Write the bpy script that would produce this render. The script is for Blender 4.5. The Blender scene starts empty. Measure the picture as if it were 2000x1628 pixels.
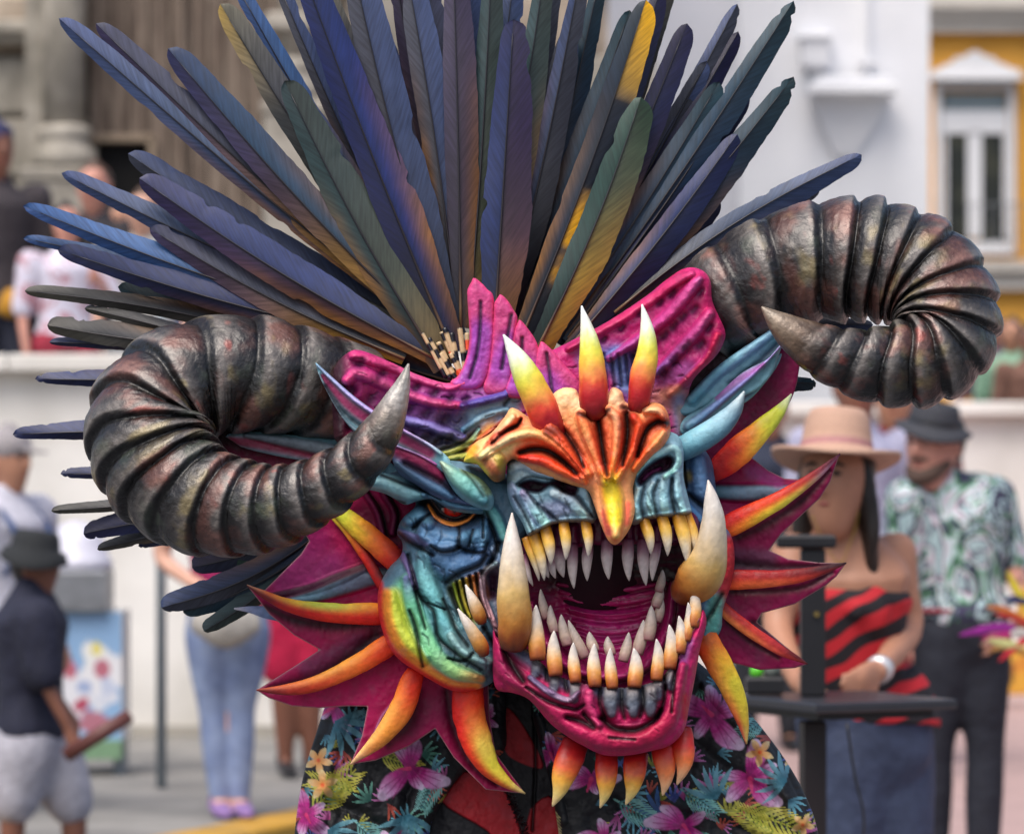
import bpy, math, random
import numpy as np
from mathutils import Vector
R = math.radians
scene = bpy.context.scene
COL = scene.collection
# ---------------------------------------------------------------- camera
cam_d = bpy.data.cameras.new('camera')
cam = bpy.data.objects.new('camera', cam_d); COL.objects.link(cam)
cam.location = (0, 0, 1.6); cam.rotation_euler = (R(90), 0, 0)
cam_d.sensor_width = 36; cam_d.lens = 144; cam_d.shift_y = 0.028
cam_d.clip_start = 0.5; cam_d.clip_end = 400
cam_d.dof.use_dof = True; cam_d.dof.focus_distance = 5.92; cam_d.dof.aperture_fstop = 6.3
scene.camera = cam
# ---------------------------------------------------------------- sky, sun, exposure
SUN_EL, SUN_AZ = 60, 150          # azimuth measured clockwise from +Y
wd = bpy.data.worlds.new('World'); scene.world = wd; wd.use_nodes = True
nt = wd.node_tree; bg = nt.nodes['Background']
sky = nt.nodes.new('ShaderNodeTexSky'); sky.sky_type = 'NISHITA'; sky.sun_disc = False
sky.sun_elevation = R(SUN_EL); sky.sun_rotation = R(SUN_AZ)
sky.air_density = 1.0; sky.dust_density = 4.5; sky.ozone_density = 0.6
nt.links.new(sky.outputs[0], bg.inputs[0]); bg.inputs[1].default_value = 0.15
sd = bpy.data.lights.new('sun', 'SUN'); sun = bpy.data.objects.new('sun', sd); COL.objects.link(sun)
sd.energy = 2.1; sd.angle = R(45); sd.color = (1.0, 0.965, 0.92)
az = R(SUN_AZ - 0)
dirv = Vector((math.sin(az) * math.cos(R(SUN_EL)), math.cos(az) * math.cos(R(SUN_EL)), math.sin(R(SUN_EL))))
# the sun stands behind the photographer's left shoulder
dirv.x = -abs(dirv.x)
sky.sun_rotation = math.atan2(dirv.x, dirv.y)
sun.rotation_euler = dirv.to_track_quat('Z', 'Y').to_euler(); sun.location = (-4, -2, 9)
scene.view_settings.view_transform = 'Standard'; scene.view_settings.look = 'None'
scene.view_settings.exposure = 0.34; scene.view_settings.gamma = 1.0
scene.cycles.max_bounces = 6; scene.cycles.diffuse_bounces = 3; scene.cycles.glossy_bounces = 3
scene.cycles.transmission_bounces = 3; scene.cycles.transparent_max_bounces = 6
# ---------------------------------------------------------------- colour + material helpers
def lin(c):
    c = c / 255.0
    return c / 12.92 if c <= 0.04045 else ((c + 0.055) / 1.055) ** 2.4
def S(h, g=1.0):
    if not isinstance(h, str): return np.array(h[:3], float)
    h = h.lstrip('#')
    return np.array([min(1, lin(int(h[i:i + 2], 16)) * g) for i in (0, 2, 4)])
MATS = {}
def mat(name, col='#808080', rough=0.6, metal=0.0, noise_amp=0.12, noise_scale=20, bump=0.0, bump_scale=80,
        coat=0.0, attr=False, spec=0.5, stretch=None, col2=None, mixlo=0.4, mixhi=0.6, bump_dist=0.002, rough_var=0.0):
    if name in MATS: return MATS[name]
    m = bpy.data.materials.new(name); m.use_nodes = True; N = m.node_tree.nodes; L = m.node_tree.links
    b = N['Principled BSDF']; b.inputs['Roughness'].default_value = rough; b.inputs['Metallic'].default_value = metal
    b.inputs['Coat Weight'].default_value = coat; b.inputs['Coat Roughness'].default_value = 0.25
    b.inputs['Specular IOR Level'].default_value = spec
    tc = N.new('ShaderNodeTexCoord'); mp = N.new('ShaderNodeMapping'); L.new(tc.outputs['Object'], mp.inputs[0])
    if stretch: mp.inputs['Scale'].default_value = stretch
    nz = N.new('ShaderNodeTexNoise'); nz.inputs['Scale'].default_value = noise_scale; nz.inputs['Detail'].default_value = 5
    L.new(mp.outputs[0], nz.inputs['Vector'])
    if attr:
        a = N.new('ShaderNodeAttribute'); a.attribute_name = 'Col'; base = a.outputs['Color']
    else:
        rg = N.new('ShaderNodeRGB'); c = S(col); rg.outputs[0].default_value = (*c, 1); base = rg.outputs[0]
    if col2:
        r2 = N.new('ShaderNodeRGB'); c = S(col2); r2.outputs[0].default_value = (*c, 1)
        mr0 = N.new('ShaderNodeMapRange'); mr0.inputs[1].default_value = mixlo; mr0.inputs[2].default_value = mixhi
        L.new(nz.outputs['Fac'], mr0.inputs[0])
        mx0 = N.new('ShaderNodeMix'); mx0.data_type = 'RGBA'; L.new(mr0.outputs[0], mx0.inputs[0])
        L.new(base, mx0.inputs[6]); L.new(r2.outputs[0], mx0.inputs[7]); base = mx0.outputs[2]
    nz2 = N.new('ShaderNodeTexNoise'); nz2.inputs['Scale'].default_value = noise_scale * 2.7; nz2.inputs['Detail'].default_value = 6
    L.new(mp.outputs[0], nz2.inputs['Vector'])
    mr = N.new('ShaderNodeMapRange'); mr.inputs[1].default_value = 0.25; mr.inputs[2].default_value = 0.75
    mr.inputs[3].default_value = 1 - noise_amp; mr.inputs[4].default_value = 1 + noise_amp; L.new(nz2.outputs['Fac'], mr.inputs[0])
    vm = N.new('ShaderNodeVectorMath'); vm.operation = 'SCALE'; L.new(base, vm.inputs[0]); L.new(mr.outputs[0], vm.inputs['Scale'])
    L.new(vm.outputs[0], b.inputs['Base Color'])
    if rough_var:
        mr3 = N.new('ShaderNodeMapRange'); mr3.inputs[1].default_value = 0.3; mr3.inputs[2].default_value = 0.7
        mr3.inputs[3].default_value = rough - rough_var; mr3.inputs[4].default_value = rough + rough_var
        L.new(nz2.outputs['Fac'], mr3.inputs[0]); L.new(mr3.outputs[0], b.inputs['Roughness'])
    if bump:
        nb = N.new('ShaderNodeTexNoise'); nb.inputs['Scale'].default_value = bump_scale; nb.inputs['Detail'].default_value = 4
        L.new(mp.outputs[0], nb.inputs['Vector'])
        bp = N.new('ShaderNodeBump'); bp.inputs['Strength'].default_value = bump; bp.inputs['Distance'].default_value = bump_dist
        L.new(nb.outputs['Fac'], bp.inputs['Height']); L.new(bp.outputs[0], b.inputs['Normal'])
    MATS[name] = m; return m
# ---------------------------------------------------------------- object helpers
def tag(o, label=None, cat=None, group=None, kind=None):
    if label: o['label'] = label
    if cat: o['category'] = cat
    if group: o['group'] = group
    if kind: o['kind'] = kind
    return o
def empty(name, loc=(0, 0, 0), label=None, cat=None, group=None):
    o = bpy.data.objects.new(name, None); COL.objects.link(o); o.location = loc
    o.empty_display_size = 0.1
    return tag(o, label, cat, group)
def origin(p):
    o = Vector((0, 0, 0))
    while p is not None:
        o += Vector(p.location); p = p.parent
    return np.array(o)
def link(name, me, parent=None, m=None):
    o = bpy.data.objects.new(name, me); COL.objects.link(o)
    if parent is not None: o.parent = parent
    if m is not None and len(me.materials) == 0: me.materials.append(m)
    return o
def mesh_np(name, V, F, C=None, UV=None, smooth=True):
    """V (n,3) world coordinates, F list of index tuples or (m,4) array, C (n,3) linear colours, UV (n,2)"""
    me = bpy.data.meshes.new(name)
    if isinstance(F, np.ndarray):
        k = F.shape[1]; n = len(F)
        me.vertices.add(len(V)); me.vertices.foreach_set('co', np.asarray(V, np.float32).ravel())
        me.loops.add(n * k); me.loops.foreach_set('vertex_index', F.astype(np.int32).ravel())
        me.polygons.add(n); me.polygons.foreach_set('loop_start', np.arange(0, n * k, k, dtype=np.int32))
        me.update(calc_edges=True); me.validate()
    else:
        me.from_pydata([tuple(map(float, v)) for v in V], [], F); me.update()
    if C is not None:
        ca = me.color_attributes.new('Col', 'FLOAT_COLOR', 'POINT')
        cc = np.ones((len(me.vertices), 4), np.float32); cc[:, :3] = C[:len(me.vertices)]
        ca.data.foreach_set('color', cc.ravel())
    if UV is not None:
        uvl = me.uv_layers.new(name='UVMap'); li = np.empty(len(me.loops), np.int32)
        me.loops.foreach_get('vertex_index', li)
        uvl.data.foreach_set('uv', np.asarray(UV, np.float32)[li].ravel())
    if smooth: me.polygons.foreach_set('use_smooth', np.ones(len(me.polygons), bool))
    return me
def obj_np(name, V, F, m, parent=None, C=None, UV=None, smooth=True):
    V = np.asarray(V, float) - origin(parent)
    return link(name, mesh_np(name, V, F, C, UV, smooth), parent, m)
FP = 8000.0
def W(px, py, Y):
    """world point that the lens shows at (px, py) of the 2000 px frame, Y metres in front of it"""
    return np.array([(px - 1000) / FP * Y, Y, 1.6 - (py - 870) / FP * Y])
def WA(P, Y0, MP=0.00075):
    """array version: P (n,3) = px, py, depth towards the camera in mask pixels"""
    P = np.asarray(P, float); Y = Y0 - P[:, 2] * MP
    return np.stack([(P[:, 0] - 1000) / FP * Y, Y, 1.6 - (P[:, 1] - 870) / FP * Y], 1)
def catmull(P, sub=6):
    P = np.asarray(P, float)
    if len(P) < 3: 
        t = np.linspace(0, 1, sub * (len(P) - 1) + 1)[:, None]; return P[0] * (1 - t) + P[-1] * t
    Q = np.vstack([2 * P[0] - P[1], P, 2 * P[-1] - P[-2]]); out = []
    for i in range(1, len(Q) - 2):
        p0, p1, p2, p3 = Q[i - 1], Q[i], Q[i + 1], Q[i + 2]
        for k in range(sub):
            t = k / sub
            out.append(0.5 * ((2 * p1) + (-p0 + p2) * t + (2 * p0 - 5 * p1 + 4 * p2 - p3) * t * t + (-p0 + 3 * p1 - 3 * p2 + p3) * t ** 3))
    out.append(P[-1]); return np.array(out)
def ramp(cols, t):
    """colour list (hex or (pos,hex)) sampled at array t"""
    if isinstance(cols, str): cols = [cols]
    if isinstance(cols[0], (tuple, list)) and isinstance(cols[0][1], str):
        ps = [c[0] for c in cols]; cs = np.array([S(c[1]) for c in cols])
    else:
        cs = np.array([S(c) for c in cols]); ps = np.linspace(0, 1, len(cs)) if len(cs) > 1 else [0]
    t = np.asarray(t, float)
    return np.stack([np.interp(t, ps, cs[:, k]) for k in range(3)], -1)
def sstep(a, b, x):
    t = np.clip((x - a) / (b - a + 1e-9), 0, 1); return t * t * (3 - 2 * t)
_rng = np.random.RandomState(7)
_T = _rng.rand(64, 64, 64)
def vnoise(x, y, z=0.0):
    x = np.asarray(x, float); y = np.asarray(y, float); z = np.broadcast_to(np.asarray(z, float), x.shape)
    xi = np.floor(x).astype(int); yi = np.floor(y).astype(int); zi = np.floor(z).astype(int)
    fx, fy, fz = x - xi, y - yi, z - zi
    fx = fx * fx * (3 - 2 * fx); fy = fy * fy * (3 - 2 * fy); fz = fz * fz * (3 - 2 * fz)
    g = lambda a, b, c: _T[(xi + a) % 64, (yi + b) % 64, (zi + c) % 64]
    c00 = g(0, 0, 0) * (1 - fx) + g(1, 0, 0) * fx; c10 = g(0, 1, 0) * (1 - fx) + g(1, 1, 0) * fx
    c01 = g(0, 0, 1) * (1 - fx) + g(1, 0, 1) * fx; c11 = g(0, 1, 1) * (1 - fx) + g(1, 1, 1) * fx
    return (c00 * (1 - fy) + c10 * fy) * (1 - fz) + (c01 * (1 - fy) + c11 * fy) * fz - 0.5
def fbm(x, y, z=0.0, o=4):
    s = 0; a = 1.0
    for k in range(o):
        s = s + a * vnoise(x * 2 ** k + 17 * k, y * 2 ** k + 5 * k, np.asarray(z) * 2 ** k); a *= 0.5
    return s
# ------------------------------------------------------- tubes: (x, y, z, r) rows in any right-handed space
def tube(P, n=24, sub=6, rad=None, flat=1.0, flat_dir=None, cap0=True, spin=0.0, steps=None):
    """returns V, F(list), T (0..1 per vertex), TH angle per vertex, frames"""
    P = catmull(P, sub)
    if steps:
        d = np.r_[0, np.cumsum(np.linalg.norm(np.diff(P[:, :3], axis=0), axis=1))]
        s = np.linspace(0, d[-1], steps); P = np.stack([np.interp(s, d, P[:, k]) for k in range(4)], 1)
    C = P[:, :3]; r = np.maximum(P[:, 3], 1e-4)
    tan = np.gradient(C, axis=0); tan /= np.linalg.norm(tan, axis=1)[:, None] + 1e-12
    ref = np.array(flat_dir if flat_dir is not None else (0, 0, 1.0))
    Nn = []; 
    for t in tan:
        v = ref - t * (ref @ t)
        if np.linalg.norm(v) < 1e-3: v = np.cross(t, (0.3, 0.9, 0.1))
        v /= np.linalg.norm(v); Nn.append(v)
        if flat_dir is None: ref = v
    Nn = np.array(Nn); Bn = np.cross(tan, Nn)
    th = np.linspace(0, 2 * math.pi, n, endpoint=False) + spin
    d = np.r_[0, np.cumsum(np.linalg.norm(np.diff(C, axis=0), axis=1))]; L = d[-1]; t = d / L
    TT = np.repeat(t, n); TH = np.tile(th, len(C)); RR = np.repeat(r, n)
    if rad is not None: RR = RR * rad(TT, TH, L)
    V = np.repeat(C, n, 0) + (np.repeat(Nn, n, 0) * (np.cos(TH) * flat)[:, None] + np.repeat(Bn, n, 0) * np.sin(TH)[:, None]) * RR[:, None]
    m = len(C); i = np.arange(m - 1)[:, None] * n; j = np.arange(n)[None]; j2 = (j + 1) % n
    F = np.stack([i + j, i + j2, i + n + j2, i + n + j], -1).reshape(-1, 4)
    F = [tuple(f) for f in F.tolist()]
    V = np.vstack([V, C[0], C[-1]]); TT = np.r_[TT, 0, 1]; TH = np.r_[TH, 0, 0]
    if cap0:
        F += [(m * n, (k + 1) % n, k) for k in range(n)]
    F += [(m * n + 1, (m - 1) * n + k, (m - 1) * n + (k + 1) % n) for k in range(n)]
    return V, F, TT, TH
# ================================================================ THE SETTING
def box_vf(c, s, rz=0.0, bev=0.0):
    """box centred at c, full sizes s, turned rz about Z"""
    cx, cy, cz = c; sx, sy, sz = [v / 2 for v in s]; ca, sa = math.cos(rz), math.sin(rz)
    V = []; 
    if bev <= 0:
        for z in (-sz, sz):
            for x, y in ((-sx, -sy), (sx, -sy), (sx, sy), (-sx, sy)): V.append((cx + x * ca - y * sa, cy + x * sa + y * ca, cz + z))
        F = [(3, 2, 1, 0), (4, 5, 6, 7), (0, 1, 5, 4), (1, 2, 6, 5), (2, 3, 7, 6), (3, 0, 4, 7)]
    else:
        b = bev
        for z, k in ((-sz, b), (-sz + b, 0), (sz - b, 0), (sz, b)):
            for x, y in ((-sx + k, -sy + k), (sx - k, -sy + k), (sx - k, sy - k), (-sx + k, sy - k)): V.append((cx + x * ca - y * sa, cy + x * sa + y * ca, cz + z))
        F = [(3, 2, 1, 0), (12, 13, 14, 15)]
        for l in range(3):
            for i in range(4): F.append((l * 4 + i, l * 4 + (i + 1) % 4, l * 4 + 4 + (i + 1) % 4, l * 4 + 4 + i))
    return V, F
class MB:
    def __init__(s): s.V = []; s.F = []; s.C = []
    def add(s, V, F, c=None):
        n = len(s.V); s.V += [tuple(map(float, v)) for v in V]; s.F += [tuple(int(i) + n for i in f) for f in F]
        if c is not None: s.C += [tuple(S(c))] * len(V)
        return s
    def box(s, c, sz, rz=0, bev=0): return s.add(*box_vf(c, sz, rz, bev))
    def prism(s, pts, y0, y1):
        """outline pts (x, z) extruded between depths y0 and y1"""
        n = len(pts); V = [(x, y0, z) for x, z in pts] + [(x, y1, z) for x, z in pts]
        F = [tuple(range(n)), tuple(range(2 * n - 1, n - 1, -1))] + [(i, i + n, (i + 1) % n + n, (i + 1) % n) for i in range(n)]
        return s.add(V, F)
    def lathe(s, c, prof, n=28, sx=1, sy=1):
        V = []; F = []
        for r, z in prof:
            for k in range(n): a = 2 * math.pi * k / n; V.append((c[0] + r * math.cos(a) * sx, c[1] + r * math.sin(a) * sy, c[2] + z))
        for i in range(len(prof) - 1):
            for k in range(n): F.append((i * n + k, i * n + (k + 1) % n, (i + 1) * n + (k + 1) % n, (i + 1) * n + k))
        F.append(tuple(range(n - 1, -1, -1))); F.append(tuple((len(prof) - 1) * n + k for k in range(n)))
        return s.add(V, F)
    def rod(s, a, b, r, n=10):
        V, F, T, TH = tube([(*a, r), (*b, r)], n=n, sub=1, flat_dir=(0.13, 0.97, 0.2)); return s.add(V, F)
    def build(s, name, m, parent=None, smooth=False):
        return obj_np(name, np.array(s.V), s.F, m, parent, np.array(s.C) if s.C else None, None, smooth)
def structure(o): o['kind'] = 'structure'; return o
M_road = mat('road asphalt', '#55565a', rough=.9, noise_scale=3, noise_amp=.18, bump=.5, bump_scale=60)
M_pave = mat('pavement concrete', '#84827e', rough=.9, noise_scale=1.6, noise_amp=.2, bump=.3, bump_scale=40, col2='#6c6b69', mixlo=.35, mixhi=.65)
M_brick = mat('pink paving', '#a48a86', rough=.85, noise_scale=1.4, noise_amp=.12, bump=.3, bump_scale=50)
M_yel = mat('yellow kerb paint', '#b88a28', rough=.7, noise_scale=4, noise_amp=.2, col2='#8f7640', mixlo=.45, mixhi=.75)
M_white = mat('white plaster', '#e2dfda', rough=.85, noise_scale=1.1, noise_amp=.07, col2='#bdb9b1', mixlo=.42, mixhi=.75)
M_white2 = mat('white lime wash', '#ecedf0', rough=.85, noise_scale=.8, noise_amp=.04, col2='#dcdee4', mixlo=.4, mixhi=.7)
M_stone = mat('weathered stone', '#a09a90', rough=.9, noise_scale=2.4, noise_amp=.25, col2='#827d73', mixlo=.38, mixhi=.62, bump=.4, bump_scale=18, bump_dist=.01)
M_stone2 = mat('tan stone', '#b0a292', rough=.9, noise_scale=2.0, noise_amp=.2, col2='#877a6c', mixlo=.38, mixhi=.62, bump=.4, bump_scale=18, bump_dist=.01)
M_wood = mat('old door wood', '#7c6e62', rough=.75, noise_scale=3.5, noise_amp=.25, stretch=(6, 6, .6), col2='#57493f', mixlo=.4, mixhi=.62)
M_dark = mat('dark interior', '#0b0b0d', rough=.9)
M_black = mat('black metal', '#15151a', rough=.42, noise_scale=12, noise_amp=.15)
M_grey = mat('grey painted steel', '#7c858c', rough=.5, noise_scale=6, noise_amp=.12)
# ground sheet to the horizon, pavement, kerb, pink paving
mb = MB(); mb.add([(-200, -60, 0), (200, -60, 0), (200, 330, 0), (-200, 330, 0)], [(0, 1, 2, 3)]); structure(mb.build('road', M_road))
K0, K1 = np.array([-1.58, 15.0]), np.array([.77, 20.86]); KD = (K1 - K0) / np.linalg.norm(K1 - K0)
mb = MB(); poly = [(-30, 9), (K0 + KD * -6.4).tolist(), K1.tolist(), (-30, 20.86)]; n = 4
poly = [tuple(p) for p in poly]; mb.add([(x, y, .115) for x, y in poly], [(0, 1, 2, 3)]); structure(mb.build('pavement', M_pave))
kerb = structure(empty('kerb', (-2, 17.4, 0))); ka = math.atan2(KD[1], KD[0])
for k in range(20):      # kerb stones painted yellow, running away from the lens
    c = K0 + KD * (-5.6 + k * .62) + np.array([KD[1], -KD[0]]) * .13
    V, F = box_vf((c[0], c[1], .055), (.605, .26, .130), rz=ka, bev=.012); obj_np('kerb_stone', V, F, M_yel, kerb, smooth=False)
mb = MB(); mb.add([(0.9, 8, .004), (60, 8, .004), (60, 26.78, .004), (0.9, 26.78, .004)], [(0, 1, 2, 3)]); structure(mb.build('paving', M_brick))
# pavers on the near part of the pink paving that the lens can separate
# white terrace wall (left, nearer) and (right, farther)
tw = empty('terrace_wall', (-3, 20.9, 0), 'low whitewashed terrace wall with a flat coping, behind the pedestrians on the left', 'wall', 'terrace walls')
mb = MB(); mb.box((-4.9, 21.1, 1.0), (10.2, .4, 2.0)); mb.build('wall', M_white, tw)
for k in range(8): V, F = box_vf((-9.6 + k * 1.28, 21.06, 2.02), (1.27, .56, .09), bev=.012); obj_np('coping', V, F, M_white, tw, smooth=False)
mb = MB(); mb.box((-4.9, 20.88, .145), (10.2, .03, .06)); mb.build('plinth', mat('stained plinth', '#a19c92', rough=.9, noise_amp=.2, noise_scale=2), tw)
tw2 = empty('terrace_wall', (4, 26.8, 0), 'low whitewashed terrace wall below the crowd at the right edge', 'wall', 'terrace walls')
mb = MB(); mb.box((6.2, 27.0, .9), (12.0, .4, 1.8)); mb.build('wall', M_white, tw2)
for k in range(9): V, F = box_vf((.85 + k * 1.33, 26.96, 1.84), (1.32, .56, .09), bev=.012); obj_np('coping', V, F, M_white, tw2, smooth=False)
mb = MB(); mb.add([(-14, 21.3, 1.34), (.2, 21.3, 1.34), (.2, 30.5, 1.34), (-14, 30.5, 1.34)], [(0, 1, 2, 3)]); structure(mb.build('terrace_floor', M_pave))
mb = MB(); mb.add([(.2, 27.2, .95), (30, 27.2, .95), (30, 34, .95), (.2, 34, .95)], [(0, 1, 2, 3)]); structure(mb.build('terrace_floor', M_pave))
# ---------------------------------------------------------------- church front
def X(px, Y): return (px - 1000) / FP * Y
def Z(py, Y): return 1.6 - (py - 870) / FP * Y
YC = 30.0
ch = empty('church_facade', (X(500, YC), YC, 0), 'weathered stone church front with columns and a tall plank door behind the feathers', 'church')
rs = random.Random(4)
bw, bh = .92, .46
blk = None
mb = MB(); mb.box(((X(1190, YC) - 6.5) / 2 , YC + .62, 5.5), (X(1190, YC) + 6.5, .4, 12.0)); mb.build('wall', M_stone2, ch)
proto = {}
for r in range(12):
    for c in range(11):
        x = X(-60, YC) + c * bw + (r % 2) * bw / 2; z = 1.5 + r * bh
        px = 1000 + x / YC * FP
        if 175 < px < 560 : continue
        if x > X(1190, YC): continue
        key = rs.randint(0, 3)
        if key not in proto:
            V, F = box_vf((0, 0, 0), (bw - .03, .16, bh - .028), bev=.018 + .005 * key); me = mesh_np('stone_block', np.array(V), F, smooth=False); me.materials.append(M_stone2 if key % 2 else M_stone); proto[key] = me
        o = bpy.data.objects.new('stone_block', proto[key]); COL.objects.link(o); o.parent = ch
        o.location = Vector((x, YC + .37 + rs.uniform(-.02, .02), z)) - ch.location
def column(x, r, zb, zt, nm='column'):
    mb = MB(); prof = [(r * 1.02, zb + .30)] + [(r * (1 - .08 * t / 10), zb + .30 + (zt - zb - .30) * t / 10) for t in range(1, 11)]
    mb.lathe((x, YC - .1, 0), prof, 32); col = mb.build(nm, M_stone, ch, smooth=True)
    mb = MB(); mb.lathe((x, YC - .1, 0), [(r * 1.5, zb), (r * 1.56, zb + .06), (r * 1.5, zb + .13), (r * 1.2, zb + .16), (r * 1.18, zb + .2), (r * 1.3, zb + .23), (r * 1.3, zb + .28), (r * 1.05, zb + .31)], 32); mb.build('column_base', M_stone, col, smooth=True)
    mb = MB(); mb.box((x, YC - .1, (zb + 1.34) / 2), (r * 3.5, r * 3.2, zb - 1.34), bev=.03); mb.box((x, YC - .1, zb - .06), (r * 3.8, r * 3.5, .1), bev=.02); mb.build('pedestal', M_stone, col)
column(X(128, YC), .155, Z(330, YC), 12)
column(X(580, YC), .13, Z(200, YC) , 12)
mb = MB(); mb.box((X(72, YC), YC + .1, 6), (.16, .3, 12)); mb.build('pilaster', M_stone, ch)
mb = MB(); mb.box((X(20, YC), YC + .2, Z(50, YC)), (.6, .3, .1), bev=.02); mb.box((X(20, YC), YC + .22, Z(70, YC)), (.5, .2, .08), bev=.02); mb.build('ledge', M_stone, ch)
mb = MB(); mb.box((X(570, YC), YC - .1, Z(50, YC)), (.36, .4, .14), bev=.03); mb.build('capital', M_stone, ch)
door = None
mb = MB(); mb.box((X(350, YC), YC + .34, 6), (1.62, .05, 10)); door = mb.build('door', M_dark, ch)
k = 0; x = X(168, YC)
while x < X(525, YC):
    w = .125 + .03 * rs.random(); pxc = 1000 + (x + w / 2) / YC * FP
    zb = Z(268, YC) if 172 < pxc < 290 else 1.36
    V, F = box_vf((x + w / 2, YC + .27 + rs.uniform(0, .012), (zb + 11) / 2), (w - .014, .05, 11 - zb), bev=.006)
    obj_np('plank', V, F, M_wood, door, smooth=False); x += w
mb = MB(); mb.box((X(232, YC), YC + .22, Z(266, YC)), (.46, .08, .06), bev=.008); mb.box((X(292, YC), YC + .22, Z(340, YC)), (.05, .08, .6), bev=.008); mb.build('wicket_frame', mat('door rail', '#8a7a68', rough=.7, noise_scale=5), door)
mb = MB(); mb.box((X(350, YC), YC + .21, Z(60, YC)), (.04, .05, 3.0)); mb.build('door_rail', M_wood, door)
# ---------------------------------------------------------------- white church tower
YW = 34.0
wb = empty('white_building', (X(1500, YW), YW, 0), 'tall whitewashed building with a plain wall and an inverted pyramid corbel', 'building')
mb = MB(); mb.box((X(1630, YW), YW + 2.0, 7), ((1815 - 1445) / FP * YW, 4.0, 14)); mb.build('wall', M_white2, wb)
mb = MB(); mb.box((X(1290, YW), YW + 2.3, 7), ((1444 - 1100) / FP * YW, 4.0, 14)); mb.build('side_wall', mat('shaded lime wash', '#d4d6de', rough=.85, noise_scale=.8, noise_amp=.04), wb)  # shade on this recessed face is put into a darker, bluer wash
mb = MB()
def frustum(x0, x1, y0, y1, zt, u0, u1, v0, v1, zb, mb):
    V = [(u0, v0, zb), (u1, v0, zb), (u1, v1, zb), (u0, v1, zb), (x0, y0, zt), (x1, y0, zt), (x1, y1, zt), (x0, y1, zt)]
    mb.add(V, [(3, 2, 1, 0), (4, 5, 6, 7), (0, 1, 5, 4), (1, 2, 6, 5), (2, 3, 7, 6), (3, 0, 4, 7)])
x0, x1 = X(1582, YW), X(1738, YW)
frustum(x0, x1, YW - .17, YW, Z(192, YW), X(1630, YW), X(1668, YW), YW - .06, YW, Z(305, YW), mb); mb.box(((x0 + x1) / 2, YW - .24, Z(180, YW)), (x1 - x0 + .08, .22, .09), bev=.015); mb.box(((x0 + x1) / 2, YW - .22, Z(163, YW)), (x1 - x0 - .06, .18, .06), bev=.015)
mb.build('corbel', M_white2, wb)
mb = MB(); mb.box((X(1590, YW), YW - .1, Z(105, YW)), (.22, .2, .26), bev=.03); mb.box((X(1590, YW), YW - .1, Z(76, YW)), (.27, .26, .05), bev=.01); mb.build('bracket', M_white2, wb)
mb = MB(); mb.box((X(1692, YW), YW - .05, Z(60, YW)), (.03, .1, 1.2)); mb.box((X(1692, YW), YW - .1, Z(122, YW)), (.14, .12, .05)); mb.build('downpipe', M_white2, wb)
# ---------------------------------------------------------------- yellow building with its balcony window
YY = 60.0
M_yw = mat('mustard render', '#dca040', rough=.85, noise_scale=.5, noise_amp=.08, col2='#d0973f', mixlo=.4, mixhi=.7)
M_trim = mat('cream trim', '#c9c2b8', rough=.8, noise_scale=.7, noise_amp=.08)
M_wt = mat('white window paint', '#d8d8da', rough=.5, noise_scale=1, noise_amp=.04)
M_glass = mat('dark window glass', '#1c2224', rough=.12, noise_scale=1.2, noise_amp=.3, col2='#4a4a3c', mixlo=.5, mixhi=.7)
yb = empty('yellow_building', (X(1950, YY), YY, 0), 'mustard yellow building with a white framed balcony window under a carved pediment', 'building')
mb = MB(); mb.box((X(2000, YY), YY + 2.1, 7), (9, 4, 14)); mb.build('wall', M_yw, yb)
mb = MB()
for (a, b_, d) in ((-60, 20, .5), (20, 40, .38), (40, 64, .26)): mb.box((X(2000, YY), YY + .1 - d / 2, Z((a + b_) / 2, YY)), (9.1, d, (b_ - a) / FP * YY))
mb.build('cornice', M_trim, yb)
mb = MB(); mb.box((X(2000, YY), YY - .02, Z(520, YY)), (9.1, .5, 20 / FP * YY)); mb.box((X(2000, YY), YY + .02, Z(548, YY)), (9.1, .26, 36 / FP * YY)); mb.build('string_course', M_trim, yb)
wn = None
mb = MB(); gx = X(1903, YY)
ww = (1981 - 1826) / FP * YY; zt, zb_ = Z(162, YY), Z(496, YY)
mb.box((gx, YY + .02, zt - .04), (ww, .12, .10)); mb.box((gx, YY + .02, Z(490, YY)), (ww, .12, .09))
mb.box((X(1831, YY), YY + .02, (zt + zb_) / 2), (.09, .12, zt - zb_ - .2)); mb.box((X(1976, YY), YY + .02, (zt + zb_) / 2), (.09, .12, zt - zb_ - .2))
wn = mb.build('window', M_wt, yb)
mb = MB(); mb.box((gx, YY + .06, Z(238, YY)), (ww - .2, .08, .34)); 
for xx in (1847, 1904, 1964): mb.box((X(xx, YY), YY + .06, Z(360, YY)), (.05 if xx != 1904 else .21, .08, 1.55))
mb.box((gx, YY + .06, Z(478, YY)), (ww - .2, .08, .09)); mb.build('casement', M_wt, wn)
for a, b_, c_, d_ in ((1851, 1886, 256, 480), (1923, 1960, 256, 480)):
    mb = MB(); mb.box((X((a + b_) / 2, YY), YY + .09, Z((c_ + d_) / 2, YY)), ((b_ - a) / FP * YY + .12, .02, (d_ - c_) / FP * YY)); mb.build('pane', M_glass, wn)
mb = MB(); mb.box((X(1904, YY), YY + .09, Z(199, YY)), ((1966 - 1841) / FP * YY, .02, (216 - 182) / FP * YY)); mb.build('pane', mat('grey transom glass', '#7c8a90', rough=.2, noise_scale=1), wn)
mb = MB()
pp = [(1818, 152), (1818, 140), (1832, 136), (1845, 128), (1858, 124), (1866, 114), (1880, 113), (1890, 106), (1902, 100), (1914, 106), (1924, 113), (1938, 114), (1946, 124), (1960, 128), (1974, 136), (1990, 138), (1990, 152)]
mb.prism([(X(x, YY), Z(y, YY)) for x, y in pp][::-1], YY - .16, YY + .1); mb.build('pediment', M_wt, yb)
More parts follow.
